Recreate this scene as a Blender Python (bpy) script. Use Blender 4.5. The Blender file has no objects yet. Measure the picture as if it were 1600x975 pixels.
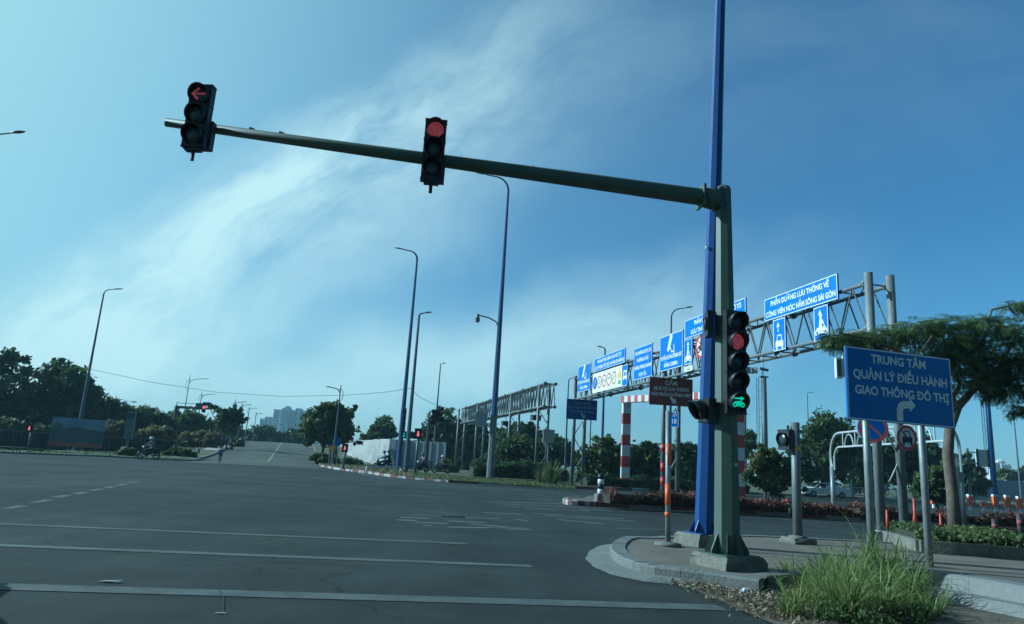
import bpy, bmesh, math, random
import numpy as np
from mathutils import Vector, Matrix
from mathutils.geometry import tessellate_polygon
random.seed(7); RNG = np.random.default_rng(7)
R = math.radians
scene = bpy.context.scene
col = scene.collection

# ------------------------------------------------------------------ camera, sky, sun, exposure
F = 1090.0; H = 1.5; ROLL = R(3.45); PITCH = math.atan(236/1090.0); CX, CY = 800.0, 487.5
def ray(px, py):
    u = (px-CX)/F; v = (CY-py)/F
    c, s = math.cos(ROLL), math.sin(ROLL)
    a = u*c - v*s; b = u*s + v*c
    cp, sp = math.cos(PITCH), math.sin(PITCH)
    return Vector((a, cp-b*sp, sp+b*cp))
def G(px, py, z=0.0):
    d = ray(px, py); t = (z-H)/d.z
    return Vector((d.x*t, d.y*t, z))
def atY(px, py, Y):
    d = ray(px, py); t = Y/d.y
    return Vector((d.x*t, Y, H+d.z*t))
def atXY(px, Y, z):
    """point at forward distance Y and height z seen in image column px"""
    lo, hi = -500.0, 1500.0
    for _ in range(60):
        m = (lo+hi)/2
        if atY(px, m, Y).z > z: lo = m
        else: hi = m
    p = atY(px, (lo+hi)/2, Y); p.z = z
    return p

cam_d = bpy.data.cameras.new('camera'); cam = bpy.data.objects.new('camera', cam_d); col.objects.link(cam)
cp, sp = math.cos(PITCH), math.sin(PITCH); c, s = math.cos(ROLL), math.sin(ROLL)
right0 = Vector((1, 0, 0)); up0 = Vector((0, -sp, cp)); fwd = Vector((0, cp, sp))
right = right0*c + up0*s; up = -right0*s + up0*c
Mx = Matrix((right, up, -fwd)).transposed().to_4x4(); Mx.translation = Vector((0, 0, H))
cam.matrix_world = Mx
cam_d.sensor_fit = 'HORIZONTAL'; cam_d.sensor_width = 36; cam_d.lens = 36*F/1600.0
cam_d.clip_start = 0.05; cam_d.clip_end = 9000
scene.camera = cam
scene.render.resolution_x, scene.render.resolution_y = 1024, 624

SUN_EL = R(27); SUN_DIR = Vector((-0.985, 0.17, 0)).normalized()*math.cos(SUN_EL) + Vector((0, 0, math.sin(SUN_EL)))
sd = bpy.data.lights.new('sun', 'SUN'); sd.energy = 5.0; sd.angle = R(0.6); sd.color = (1.0, 0.90, 0.74)
sun = bpy.data.objects.new('sun', sd); col.objects.link(sun)
sun.rotation_euler = (-SUN_DIR).to_track_quat('-Z', 'Y').to_euler()
scene.view_settings.view_transform = 'Standard'
try: scene.view_settings.look = 'None'
except Exception: pass
scene.view_settings.gamma = 1.0
scene.view_settings.use_curve_mapping = False
scene.view_settings.exposure = 0.3
WB = True
if WB:
    scene.view_settings.use_white_balance = True
    scene.view_settings.white_balance_temperature = 4250
    scene.view_settings.white_balance_tint = -8

world = bpy.data.worlds.new('World'); scene.world = world; world.use_nodes = True
def build_sky():
    nt = world.node_tree; N = nt.nodes; L = nt.links
    N.clear()
    out = N.new('ShaderNodeOutputWorld'); bg = N.new('ShaderNodeBackground'); bg.inputs[1].default_value = 0.071
    sky = N.new('ShaderNodeTexSky'); sky.sky_type = 'NISHITA'; sky.sun_disc = False
    sky.sun_elevation = SUN_EL; sky.sun_rotation = math.atan2(SUN_DIR.x, SUN_DIR.y)
    sky.air_density = 1.0; sky.dust_density = 0.7; sky.ozone_density = 2.5
    def mth(op, a, b=None, c3=None):
        n = N.new('ShaderNodeMath'); n.operation = op
        for i, v in enumerate((a, b, c3)):
            if v is None: continue
            if isinstance(v, (int, float)): n.inputs[i].default_value = v
            else: L.new(v, n.inputs[i])
        return n.outputs[0]
    def sstep(x, a, b):
        n = N.new('ShaderNodeMapRange'); n.interpolation_type = 'SMOOTHSTEP'
        L.new(x, n.inputs[0]); n.inputs[1].default_value = a; n.inputs[2].default_value = b
        return n.outputs[0]
    tc = N.new('ShaderNodeTexCoord'); sep = N.new('ShaderNodeSeparateXYZ'); L.new(tc.outputs['Generated'], sep.inputs[0])
    X, Y, Z = sep.outputs
    yy = mth('MAXIMUM', Y, 0.08)
    a = mth('DIVIDE', X, yy); b = mth('DIVIDE', Z, yy)
    comb = N.new('ShaderNodeCombineXYZ'); L.new(a, comb.inputs[0]); L.new(b, comb.inputs[1])
    # domain warp
    wn = N.new('ShaderNodeTexNoise'); wn.inputs['Scale'].default_value = 2.6; wn.inputs['Detail'].default_value = 5; wn.inputs['Roughness'].default_value = 0.55
    L.new(comb.outputs[0], wn.inputs['Vector'])
    wsep = N.new('ShaderNodeSeparateColor'); L.new(wn.outputs['Color'], wsep.inputs[0])
    wa = mth('MULTIPLY', mth('SUBTRACT', wsep.outputs[0], 0.5), 0.26); wb = mth('MULTIPLY', mth('SUBTRACT', wsep.outputs[1], 0.5), 0.22)
    a2 = mth('ADD', a, wa); b2 = mth('ADD', b, wb)
    def q(px, py):
        d = ray(px, py); return d.x/d.y, d.z/d.y
    def band(p0, p1, rise, hold, fall, noise_scale, stretch, seed, t0, t1, t2, t3):
        """streak whose upper edge runs p0 -> p1; fades below it"""
        (x0, y0), (x1, y1) = q(*p0), q(*p1)
        l = math.hypot(x1-x0, y1-y0); dx, dy = (x1-x0)/l, (y1-y0)/l
        ra = mth('SUBTRACT', a2, x0); rb = mth('SUBTRACT', b2, y0)
        t = mth('ADD', mth('MULTIPLY', ra, dx), mth('MULTIPLY', rb, dy))
        sgn = mth('SUBTRACT', mth('MULTIPLY', ra, dy), mth('MULTIPLY', rb, dx))   # positive below the edge
        m = mth('MULTIPLY', sstep(sgn, -rise, hold), mth('SUBTRACT', 1.0, sstep(sgn, hold, hold+fall)))
        m = mth('MULTIPLY', m, mth('MULTIPLY', sstep(t, t0, t1), mth('SUBTRACT', 1.0, sstep(t, t2, t3))))
        cv = N.new('ShaderNodeCombineXYZ')
        L.new(mth('MULTIPLY', t, noise_scale/stretch), cv.inputs[0]); L.new(mth('MULTIPLY', sgn, noise_scale), cv.inputs[1]); cv.inputs[2].default_value = seed
        nn = N.new('ShaderNodeTexNoise'); nn.inputs['Scale'].default_value = 1; nn.inputs['Detail'].default_value = 9; nn.inputs['Roughness'].default_value = 0.64
        L.new(cv.outputs[0], nn.inputs['Vector'])
        return mth('MULTIPLY', m, sstep(nn.outputs[0], 0.18, 0.70))
    m1 = band((110, 400), (760, 0), 0.035, 0.09, 0.30, 9.0, 2.6, 3.1, -0.28, -0.04, 0.28, 1.08)
    m2 = band((430, 560), (1120, 400), 0.05, 0.06, 0.16, 6.0, 3.5, 8.7, -0.25, 0.1, 0.45, 0.95)
    m3 = band((-100, 520), (700, 520), 0.10, 0.12, 0.20, 4.0, 3.0, 1.3, -0.5, -0.2, 0.10, 0.65)
    m4 = band((900, 30), (1500, -60), 0.10, 0.10, 0.35, 3.0, 3.0, 5.3, -0.3, 0.1, 0.5, 1.2)
    mk = mth('ADD', mth('ADD', mth('MULTIPLY', m1, 1.0), mth('MULTIPLY', m2, 0.62)), mth('ADD', mth('MULTIPLY', m3, 1.0), mth('MULTIPLY', m4, 0.12)))
    mk = mth('MULTIPLY', mth('MINIMUM', mk, 0.85), sstep(Y, 0.05, 0.3))
    # haze near the horizon and the aureole on the sun's side
    dp = N.new('ShaderNodeVectorMath'); dp.operation = 'DOT_PRODUCT'; L.new(tc.outputs['Generated'], dp.inputs[0]); dp.inputs[1].default_value = SUN_DIR
    glow = mth('MULTIPLY', mth('POWER', mth('MAXIMUM', mth('MULTIPLY', mth('ADD', dp.outputs['Value'], 0.30), 0.9), 0.0), 3.2), 0.88)
    side = sstep(dp.outputs['Value'], -0.6, 0.8)
    hz = mth('MULTIPLY', mth('POWER', 2.718, mth('MULTIPLY', mth('MAXIMUM', Z, 0.0), -6.0)), mth('ADD', 0.14, mth('MULTIPLY', side, 0.46)))
    glow = mth('MINIMUM', glow, 0.95)
    # general thin cirrus elsewhere so the sky stays believable when the camera turns
    tint = N.new('ShaderNodeMix'); tint.data_type = 'RGBA'; tint.blend_type = 'MULTIPLY'; tint.inputs[0].default_value = 1
    L.new(sky.outputs[0], tint.inputs[6]); tint.inputs[7].default_value = SKY_TINT
    gm = N.new('ShaderNodeMix'); gm.data_type = 'RGBA'; L.new(glow, gm.inputs[0]); L.new(tint.outputs[2], gm.inputs[6]); gm.inputs[7].default_value = GLOW_COL
    hm = N.new('ShaderNodeMix'); hm.data_type = 'RGBA'; L.new(hz, hm.inputs[0]); L.new(gm.outputs[2], hm.inputs[6]); hm.inputs[7].default_value = HAZE_COL
    mix = N.new('ShaderNodeMix'); mix.data_type = 'RGBA'
    L.new(mk, mix.inputs[0]); L.new(hm.outputs[2], mix.inputs[6]); mix.inputs[7].default_value = CLOUD_COL
    # unseen sky overhead and behind the camera, dimmed to weaken the fill light
    dk = mth('MULTIPLY', mth('SUBTRACT', 1.0, mth('MULTIPLY', sstep(Z, 0.55, 0.95), 0.45)), mth('ADD', 0.55, mth('MULTIPLY', sstep(Y, -0.5, 0.25), 0.45)))
    dm = N.new('ShaderNodeMix'); dm.data_type = 'RGBA'; dm.blend_type = 'MULTIPLY'; dm.inputs[0].default_value = 1; L.new(mix.outputs[2], dm.inputs[6]); L.new(dk, dm.inputs[7])
    L.new(dm.outputs[2], bg.inputs[0]); L.new(bg.outputs[0], out.inputs[0])
SKY_TINT = (0.86, 1.02, 0.99, 1); CLOUD_COL = (11.0, 10.3, 7.4, 1); HAZE_COL = (5.8, 6.2, 4.2, 1); GLOW_COL = (7.2, 8.2, 6.4, 1)
build_sky()

# ------------------------------------------------------------------ materials
MATS = {}
def M(name, rgb, rough=0.6, metal=0.0, var=0.12, scale=5.0, bump=0.0, spec=0.5, dirt=None, dirt_amt=0.0, dirt_scale=2.0, streak=1.0, emit=None, emit_s=0.0):
    if name in MATS: return MATS[name]
    m = bpy.data.materials.new(name); m.use_nodes = True; MATS[name] = m
    nt = m.node_tree; N = nt.nodes; L = nt.links
    p = N['Principled BSDF']; p.inputs['Roughness'].default_value = rough; p.inputs['Metallic'].default_value = metal
    p.inputs['Specular IOR Level'].default_value = spec
    tc = N.new('ShaderNodeTexCoord')
    no = N.new('ShaderNodeTexNoise'); no.inputs['Scale'].default_value = scale; no.inputs['Detail'].default_value = 5
    L.new(tc.outputs['Object'], no.inputs['Vector'])
    mr = N.new('ShaderNodeMapRange'); mr.inputs[1].default_value = 0.3; mr.inputs[2].default_value = 0.7
    mr.inputs[3].default_value = 1-var; mr.inputs[4].default_value = 1+var
    L.new(no.outputs[0], mr.inputs[0])
    mx = N.new('ShaderNodeMix'); mx.data_type = 'RGBA'; mx.blend_type = 'MULTIPLY'; mx.inputs[0].default_value = 1
    mx.inputs[6].default_value = (*rgb, 1); L.new(mr.outputs[0], mx.inputs[7])
    outc = mx.outputs[2]
    if dirt:
        n2 = N.new('ShaderNodeTexNoise'); n2.inputs['Scale'].default_value = dirt_scale; n2.inputs['Detail'].default_value = 7; n2.inputs['Roughness'].default_value = 0.65
        mp2 = N.new('ShaderNodeMapping'); mp2.inputs['Scale'].default_value = (1, 1, streak); L.new(tc.outputs['Object'], mp2.inputs['Vector']); L.new(mp2.outputs[0], n2.inputs['Vector'])
        r2 = N.new('ShaderNodeMapRange'); r2.inputs[1].default_value = 0.45; r2.inputs[2].default_value = 0.7; r2.inputs[3].default_value = 0; r2.inputs[4].default_value = dirt_amt
        L.new(n2.outputs[0], r2.inputs[0])
        m2 = N.new('ShaderNodeMix'); m2.data_type = 'RGBA'; L.new(r2.outputs[0], m2.inputs[0]); L.new(outc, m2.inputs[6]); m2.inputs[7].default_value = (*dirt, 1)
        outc = m2.outputs[2]
    L.new(outc, p.inputs['Base Color'])
    if bump:
        bp = N.new('ShaderNodeBump'); bp.inputs['Strength'].default_value = bump; bp.inputs['Distance'].default_value = 0.02
        n3 = N.new('ShaderNodeTexNoise'); n3.inputs['Scale'].default_value = scale*6; n3.inputs['Detail'].default_value = 4
        L.new(tc.outputs['Object'], n3.inputs['Vector']); L.new(n3.outputs[0], bp.inputs['Height']); L.new(bp.outputs[0], p.inputs['Normal'])
    if emit and name == 'red_signal_lit':
        vo = N.new('ShaderNodeTexVoronoi'); vo.inputs['Scale'].default_value = 46; L.new(tc.outputs['Object'], vo.inputs['Vector']); vr = N.new('ShaderNodeMapRange'); vr.inputs[1].default_value = 0.05; vr.inputs[2].default_value = 0.6; vr.inputs[3].default_value = emit_s*1.55; vr.inputs[4].default_value = emit_s*0.45; L.new(vo.outputs['Distance'], vr.inputs[0]); L.new(vr.outputs[0], p.inputs['Emission Strength'])
    if emit:
        p.inputs['Emission Color'].default_value = (*emit, 1); p.inputs['Emission Strength'].default_value = emit_s
    return m

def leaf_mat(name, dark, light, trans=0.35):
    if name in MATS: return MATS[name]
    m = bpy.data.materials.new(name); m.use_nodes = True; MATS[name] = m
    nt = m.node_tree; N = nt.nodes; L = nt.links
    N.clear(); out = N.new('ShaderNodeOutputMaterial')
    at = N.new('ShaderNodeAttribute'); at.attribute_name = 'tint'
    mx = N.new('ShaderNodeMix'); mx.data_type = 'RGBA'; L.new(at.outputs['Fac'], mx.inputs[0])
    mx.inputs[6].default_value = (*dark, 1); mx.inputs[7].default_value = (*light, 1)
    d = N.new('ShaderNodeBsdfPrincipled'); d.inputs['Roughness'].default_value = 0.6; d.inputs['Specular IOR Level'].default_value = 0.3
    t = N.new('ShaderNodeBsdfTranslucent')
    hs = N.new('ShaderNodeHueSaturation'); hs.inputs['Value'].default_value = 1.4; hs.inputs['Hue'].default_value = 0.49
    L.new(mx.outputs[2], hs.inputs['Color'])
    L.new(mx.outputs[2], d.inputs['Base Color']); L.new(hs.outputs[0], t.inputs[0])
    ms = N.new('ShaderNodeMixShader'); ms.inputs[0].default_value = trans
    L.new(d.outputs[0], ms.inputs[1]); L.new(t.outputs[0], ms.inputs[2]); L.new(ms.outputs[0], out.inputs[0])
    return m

def asphalt_mat(name, base, patch=0.25, marks=True):
    m = bpy.data.materials.new(name); m.use_nodes = True; MATS[name] = m
    nt = m.node_tree; N = nt.nodes; L = nt.links
    p = N['Principled BSDF']; p.inputs['Roughness'].default_value = 0.68; p.inputs['Specular IOR Level'].default_value = 0.13
    tc = N.new('ShaderNodeTexCoord')
    def noise(scale, detail, rough=0.55, sx=1, sy=1, rot=0):
        mp = N.new('ShaderNodeMapping'); mp.inputs['Scale'].default_value = (sx, sy, 1); mp.inputs['Rotation'].default_value = (0, 0, rot)
        L.new(tc.outputs['Object'], mp.inputs['Vector'])
        n = N.new('ShaderNodeTexNoise'); n.inputs['Scale'].default_value = scale; n.inputs['Detail'].default_value = detail; n.inputs['Roughness'].default_value = rough
        L.new(mp.outputs[0], n.inputs['Vector']); return n.outputs[0]
    def rng(x, a, b, lo, hi):
        n = N.new('ShaderNodeMapRange'); L.new(x, n.inputs[0]); n.inputs[1].default_value = a; n.inputs[2].default_value = b; n.inputs[3].default_value = lo; n.inputs[4].default_value = hi
        return n.outputs[0]
    def mul(x, y):
        n = N.new('ShaderNodeMath'); n.operation = 'MULTIPLY'; L.new(x, n.inputs[0]); L.new(y, n.inputs[1]); return n.outputs[0]
    big = rng(noise(0.09, 4), 0.3, 0.7, 1-patch, 1+patch)
    mid = rng(noise(0.9, 6, 0.65), 0.3, 0.7, 0.78, 1.20)
    fine = rng(noise(55, 3, 0.7), 0.3, 0.72, 0.35, 1.85)
    track = rng(noise(0.5, 5, 0.6, 1.0, 0.05, R(-6)), 0.35, 0.65, 0.80, 1.12)
    sweep = rng(noise(0.28, 6, 0.62, 0.10, 1.0, R(14)), 0.36, 0.62, 0.74, 1.12)
    stain = rng(noise(0.55, 4, 0.5), 0.60, 0.72, 1.0, 0.80); pale = rng(noise(0.21, 3, 0.5), 0.58, 0.66, 1.0, 1.13)
    v = mul(mul(mul(mul(big, mid), fine), mul(track, sweep)), mul(stain, pale))
    # crack network
    vo = N.new('ShaderNodeTexVoronoi'); vo.feature = 'DISTANCE_TO_EDGE'; vo.inputs['Scale'].default_value = 0.16
    wv = N.new('ShaderNodeTexNoise'); wv.inputs['Scale'].default_value = 0.7; wv.inputs['Detail'].default_value = 6
    L.new(tc.outputs['Object'], wv.inputs['Vector'])
    ad = N.new('ShaderNodeMix'); ad.data_type = 'RGBA'; ad.blend_type = 'LINEAR_LIGHT'; ad.inputs[0].default_value = 0.9
    L.new(tc.outputs['Object'], ad.inputs[6]); L.new(wv.outputs['Color'], ad.inputs[7]); L.new(ad.outputs[2], vo.inputs['Vector'])
    crk = rng(vo.outputs['Distance'], 0.0, 0.0045, 0.45, 1.0)
    v = mul(v, crk)
    mx = N.new('ShaderNodeMix'); mx.data_type = 'RGBA'; mx.blend_type = 'MULTIPLY'; mx.inputs[0].default_value = 1
    mx.inputs[6].default_value = (*base, 1); L.new(v, mx.inputs[7]); L.new(mx.outputs[2], p.inputs['Base Color'])
    bp = N.new('ShaderNodeBump'); bp.inputs['Strength'].default_value = 0.5; bp.inputs['Distance'].default_value = 0.012
    L.new(noise(70, 3), bp.inputs['Height']); L.new(bp.outputs[0], p.inputs['Normal'])
    return m

def paint_mat(name, rgb, under, wear=0.5):
    """road paint worn through to the asphalt"""
    m = bpy.data.materials.new(name); m.use_nodes = True; MATS[name] = m
    nt = m.node_tree; N = nt.nodes; L = nt.links
    p = N['Principled BSDF']; p.inputs['Roughness'].default_value = 0.75; p.inputs['Specular IOR Level'].default_value = 0.3
    tc = N.new('ShaderNodeTexCoord')
    def noise(s, d, r=0.6):
        n = N.new('ShaderNodeTexNoise'); n.inputs['Scale'].default_value = s; n.inputs['Detail'].default_value = d; n.inputs['Roughness'].default_value = r
        L.new(tc.outputs['Object'], n.inputs['Vector']); return n.outputs[0]
    a = N.new('ShaderNodeMath'); a.operation = 'ADD'; L.new(noise(1.6, 6, 0.7), a.inputs[0])
    b = N.new('ShaderNodeMath'); b.operation = 'MULTIPLY'; L.new(noise(38, 4, 0.75), b.inputs[0]); b.inputs[1].default_value = 0.9; L.new(b.outputs[0], a.inputs[1])
    mr = N.new('ShaderNodeMapRange'); mr.inputs[1].default_value = 0.62+wear*0.22; mr.inputs[2].default_value = 1.02+wear*0.3; mr.inputs[3].default_value = 0.9; mr.inputs[4].default_value = 0.15
    L.new(a.outputs[0], mr.inputs[0])
    mx = N.new('ShaderNodeMix'); mx.data_type = 'RGBA'; L.new(mr.outputs[0], mx.inputs[0]); mx.inputs[6].default_value = (*under, 1); mx.inputs[7].default_value = (*rgb, 1)
    L.new(mx.outputs[2], p.inputs['Base Color'])
    return m

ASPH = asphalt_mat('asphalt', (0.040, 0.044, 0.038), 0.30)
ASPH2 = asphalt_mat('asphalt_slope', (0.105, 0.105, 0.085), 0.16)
PAINT = paint_mat('worn_white_paint', (0.15, 0.16, 0.145), (0.045, 0.05, 0.045), 0.3)
PAINT_OLD = paint_mat('faded_white_paint', (0.15, 0.16, 0.145), (0.045, 0.05, 0.045), 0.62)
YELLOW_P = paint_mat('faded_yellow_paint', (0.36, 0.34, 0.16), (0.13, 0.13, 0.12), 0.4)
CONC = M('concrete', (0.27, 0.255, 0.22), 0.85, var=0.18, scale=2.5, bump=0.5, dirt=(0.10, 0.095, 0.08), dirt_amt=0.55, dirt_scale=1.3)
KERB = M('kerb_concrete', (0.155, 0.155, 0.138), 0.85, var=0.15, scale=3, bump=0.5, dirt=(0.11, 0.105, 0.09), dirt_amt=0.5, dirt_scale=2.2)
OLDCONC = M('weathered_concrete', (0.17, 0.16, 0.125), 0.9, var=0.2, scale=6, bump=0.9, dirt=(0.07, 0.065, 0.05), dirt_amt=0.85, dirt_scale=3.5)
PAVE = M('pavement_concrete', (0.15, 0.125, 0.092), 0.9, var=0.2, scale=1.2, bump=0.5, dirt=(0.075, 0.065, 0.05), dirt_amt=0.65, dirt_scale=0.8)
KRED = M('kerb_red', (0.15, 0.055, 0.045), 0.8, var=0.2, scale=4, dirt=(0.16, 0.13, 0.11), dirt_amt=0.6, dirt_scale=3)
KWHT = M('kerb_white', (0.36, 0.36, 0.34), 0.8, var=0.12, scale=4, dirt=(0.22, 0.20, 0.17), dirt_amt=0.6, dirt_scale=3)
GROUND = M('dry_ground', (0.08, 0.085, 0.04), 0.95, var=0.3, scale=0.4, bump=0.6, dirt=(0.17, 0.145, 0.09), dirt_amt=0.7, dirt_scale=0.15)
VERGE = M('grass_verge', (0.075, 0.085, 0.032), 0.95, var=0.35, scale=1.2, bump=0.8, dirt=(0.11, 0.10, 0.06), dirt_amt=0.6, dirt_scale=0.35)
SOIL = M('soil', (0.12, 0.10, 0.065), 0.95, var=0.3, scale=3, bump=0.8)
BLUEP = M('blue_pole_paint', (0.012, 0.048, 0.19), 0.45, var=0.1, scale=3, dirt=(0.02, 0.05, 0.15), dirt_amt=0.55, streak=0.06)
GREENP = M('green_pole_paint', (0.060, 0.090, 0.062), 0.55, var=0.12, scale=3, dirt=(0.075, 0.075, 0.045), dirt_amt=0.6, streak=0.06)
GALV = M('galvanised_steel', (0.26, 0.28, 0.27), 0.5, metal=0.35, var=0.15, scale=6, dirt=(0.12, 0.12, 0.11), dirt_amt=0.6, dirt_scale=5, streak=0.12)
GALVD = M('dull_galvanised_steel', (0.15, 0.165, 0.16), 0.55, metal=0.3, var=0.2, scale=6)
DARKM = M('dark_metal', (0.035, 0.038, 0.04), 0.5, var=0.15)
BLACK = M('black_plastic', (0.012, 0.014, 0.016), 0.45, var=0.15, spec=0.4)
SBLUE = M('sign_blue', (0.010, 0.115, 0.50), 0.4, var=0.05, scale=2)
SBLUE2 = M('sign_blue_bright', (0.012, 0.135, 0.58), 0.45, var=0.10, scale=1.2, dirt=(0.02, 0.10, 0.34), dirt_amt=0.55, dirt_scale=1.1, streak=0.3)
SWHITE = M('sign_white', (0.72, 0.72, 0.70), 0.45, var=0.04)
SRED = M('sign_red', (0.42, 0.02, 0.03), 0.45, var=0.06)
SMAROON = M('sign_maroon', (0.12, 0.018, 0.022), 0.45, var=0.08)
SYEL = M('sign_yellow', (0.62, 0.38, 0.05), 0.5, var=0.08)
SCREAM = M('sign_cream', (0.72, 0.72, 0.58), 0.5, var=0.04)
SIGNBACK = M('sign_back', (0.25, 0.26, 0.26), 0.5, metal=0.3)
WHITEP = M('white_paint', (0.70, 0.70, 0.68), 0.5, var=0.08, dirt=(0.35, 0.33, 0.3), dirt_amt=0.4)
PRED = M('red_band_paint', (0.36, 0.05, 0.045), 0.55, var=0.1, dirt=(0.2, 0.08, 0.07), dirt_amt=0.4)
ORANGE = M('orange_reflective', (0.62, 0.13, 0.03), 0.5, var=0.08)
LAMPG = M('lamp_head_grey', (0.16, 0.17, 0.18), 0.45, metal=0.2)
RED_LIT = M('red_signal_lit', (0.5, 0.03, 0.03), 0.4, emit=(0.80, 0.12, 0.12), emit_s=0.22)
RED_LIT2 = M('far_red_signal_lit', (0.5, 0.03, 0.03), 0.4, emit=(1.0, 0.13, 0.12), emit_s=0.95)
GREEN_LIT = M('green_signal_lit', (0.03, 0.5, 0.2), 0.4, emit=(0.06, 1.0, 0.45), emit_s=0.5)
LENS = M('dark_lens', (0.02, 0.035, 0.035), 0.25, var=0.1)
BARK = M('bark', (0.115, 0.092, 0.066), 0.9, var=0.3, scale=6, bump=1.0)
BARKD = M('dark_bark', (0.09, 0.075, 0.055), 0.9, var=0.3, scale=6, bump=0.8)
LEAF_D = leaf_mat('leaf_dark', (0.024, 0.048, 0.018), (0.088, 0.128, 0.040))
LEAF_M = leaf_mat('leaf_mid', (0.034, 0.062, 0.019), (0.130, 0.165, 0.046))
LEAF_L = leaf_mat('leaf_light', (0.055, 0.085, 0.028), (0.15, 0.175, 0.055))
LEAF_DRY = leaf_mat('leaf_dry', (0.10, 0.10, 0.04), (0.21, 0.19, 0.085))
LEAF_RED = leaf_mat('leaf_red', (0.030, 0.034, 0.016), (0.20, 0.085, 0.062))
PETAL = leaf_mat('petal_pink', (0.30, 0.12, 0.10), (0.48, 0.24, 0.18))
PETAL_Y = leaf_mat('petal_yellow', (0.55, 0.42, 0.05), (0.65, 0.52, 0.10))
LEAF_F = leaf_mat('leaf_feathery', (0.032, 0.060, 0.018), (0.19, 0.25, 0.065), 0.5)
BLADE = leaf_mat('grass_blade', (0.075, 0.120, 0.026), (0.29, 0.33, 0.10), 0.45)
LITTER = leaf_mat('leaf_litter', (0.10, 0.08, 0.05), (0.34, 0.28, 0.18), 0.1)

# ------------------------------------------------------------------ mesh helpers
ORG = {}
def org(o): return ORG.get(o.name, Vector((0, 0, 0))) if o else Vector((0, 0, 0))
class MB:
    def __init__(self, T=None): self.v = []; self.f = []; self.m = []; self.s = []; self.T = T
    def pt(self, p):
        p = Vector(p)
        self.v.append(self.T @ p if self.T else p); return len(self.v)-1
    def face(self, idx, mat=0, smooth=False): self.f.append(tuple(idx)); self.m.append(mat); self.s.append(smooth)
    def poly(self, pts, mat=0): self.face([self.pt(p) for p in pts], mat)
    def box(self, c, size, rz=0.0, mat=0, rot=None):
        c = Vector(c); hx, hy, hz = size[0]/2, size[1]/2, size[2]/2
        Rm = rot if rot else Matrix.Rotation(rz, 3, 'Z')
        ids = [self.pt(c + Rm @ Vector((sx*hx, sy*hy, sz*hz))) for sx in (-1, 1) for sy in (-1, 1) for sz in (-1, 1)]
        for q in ((0,1,3,2), (4,6,7,5), (0,4,5,1), (2,3,7,6), (0,2,6,4), (1,5,7,3)): self.face([ids[i] for i in q], mat)
    def tube(self, pts, rad, n=8, mat=0, caps=True, phase=0.0, smooth=None):
        pts = [Vector(p) for p in pts]
        if not isinstance(rad, (list, tuple)): rad = [rad]*len(pts)
        if smooth is None: smooth = n >= 9
        rings = []; ref = None
        for i, p in enumerate(pts):
            a = pts[max(i-1, 0)]; b = pts[min(i+1, len(pts)-1)]
            t = (b-a); t = t.normalized() if t.length > 1e-9 else Vector((0, 0, 1))
            if ref is None:
                ref = Vector((1, 0, 0)) if abs(t.x) < 0.9 else Vector((0, 1, 0))
            x = (ref - t*ref.dot(t)); x = x.normalized() if x.length > 1e-6 else t.orthogonal().normalized()
            ref = x; y = t.cross(x)
            rings.append([self.pt(p + (x*math.cos(phase+2*math.pi*k/n) + y*math.sin(phase+2*math.pi*k/n))*rad[i]) for k in range(n)])
        for i in range(len(rings)-1):
            A, B = rings[i], rings[i+1]
            for k in range(n): self.face((A[k], A[(k+1) % n], B[(k+1) % n], B[k]), mat, smooth)
        if caps:
            self.face(rings[0][::-1], mat); self.face(rings[-1], mat)
    def lathe(self, prof, n=16, mat=0, c=(0, 0, 0), axis=None, smooth=True):
        """prof: list of (r, h); about local z or axis matrix"""
        c = Vector(c); A = axis if axis else Matrix.Identity(3); rings = []
        for r, h in prof:
            rings.append([self.pt(c + A @ Vector((r*math.cos(2*math.pi*k/n), r*math.sin(2*math.pi*k/n), h))) for k in range(n)])
        for i in range(len(rings)-1):
            for k in range(n): self.face((rings[i][k], rings[i][(k+1) % n], rings[i+1][(k+1) % n], rings[i+1][k]), mat, smooth)
        self.face(rings[0][::-1], mat); self.face(rings[-1], mat)
    def prism(self, pts2, o, u, v, n, th, mat=0):
        """2D outline extruded by th along n"""
        o, u, v, n = Vector(o), Vector(u), Vector(v), Vector(n)
        a = [self.pt(o+u*x+v*y) for x, y in pts2]; b = [self.pt(o+u*x+v*y+n*th) for x, y in pts2]
        tri = tessellate_polygon([[Vector((x, y, 0)) for x, y in pts2]])
        for t in tri:
            self.face([a[i] for i in t][::-1], mat); self.face([b[i] for i in t], mat)
        k = len(pts2)
        for i in range(k): self.face((a[i], a[(i+1) % k], b[(i+1) % k], b[i]), mat)
    def build(self, name, mats, parent=None):
        me = bpy.data.meshes.new(name); og = org(parent)
        me.from_pydata([tuple(p-og) for p in self.v], [], self.f)
        if not isinstance(mats, (list, tuple)): mats = [mats]
        for m in mats: me.materials.append(m)
        me.polygons.foreach_set('material_index', self.m); me.polygons.foreach_set('use_smooth', self.s)
        bm = bmesh.new(); bm.from_mesh(me); bmesh.ops.recalc_face_normals(bm, faces=bm.faces); bm.to_mesh(me); bm.free()
        me.update()
        o = bpy.data.objects.new(name, me); col.objects.link(o)
        if parent: o.parent = parent; ORG[o.name] = og
        return o

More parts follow.
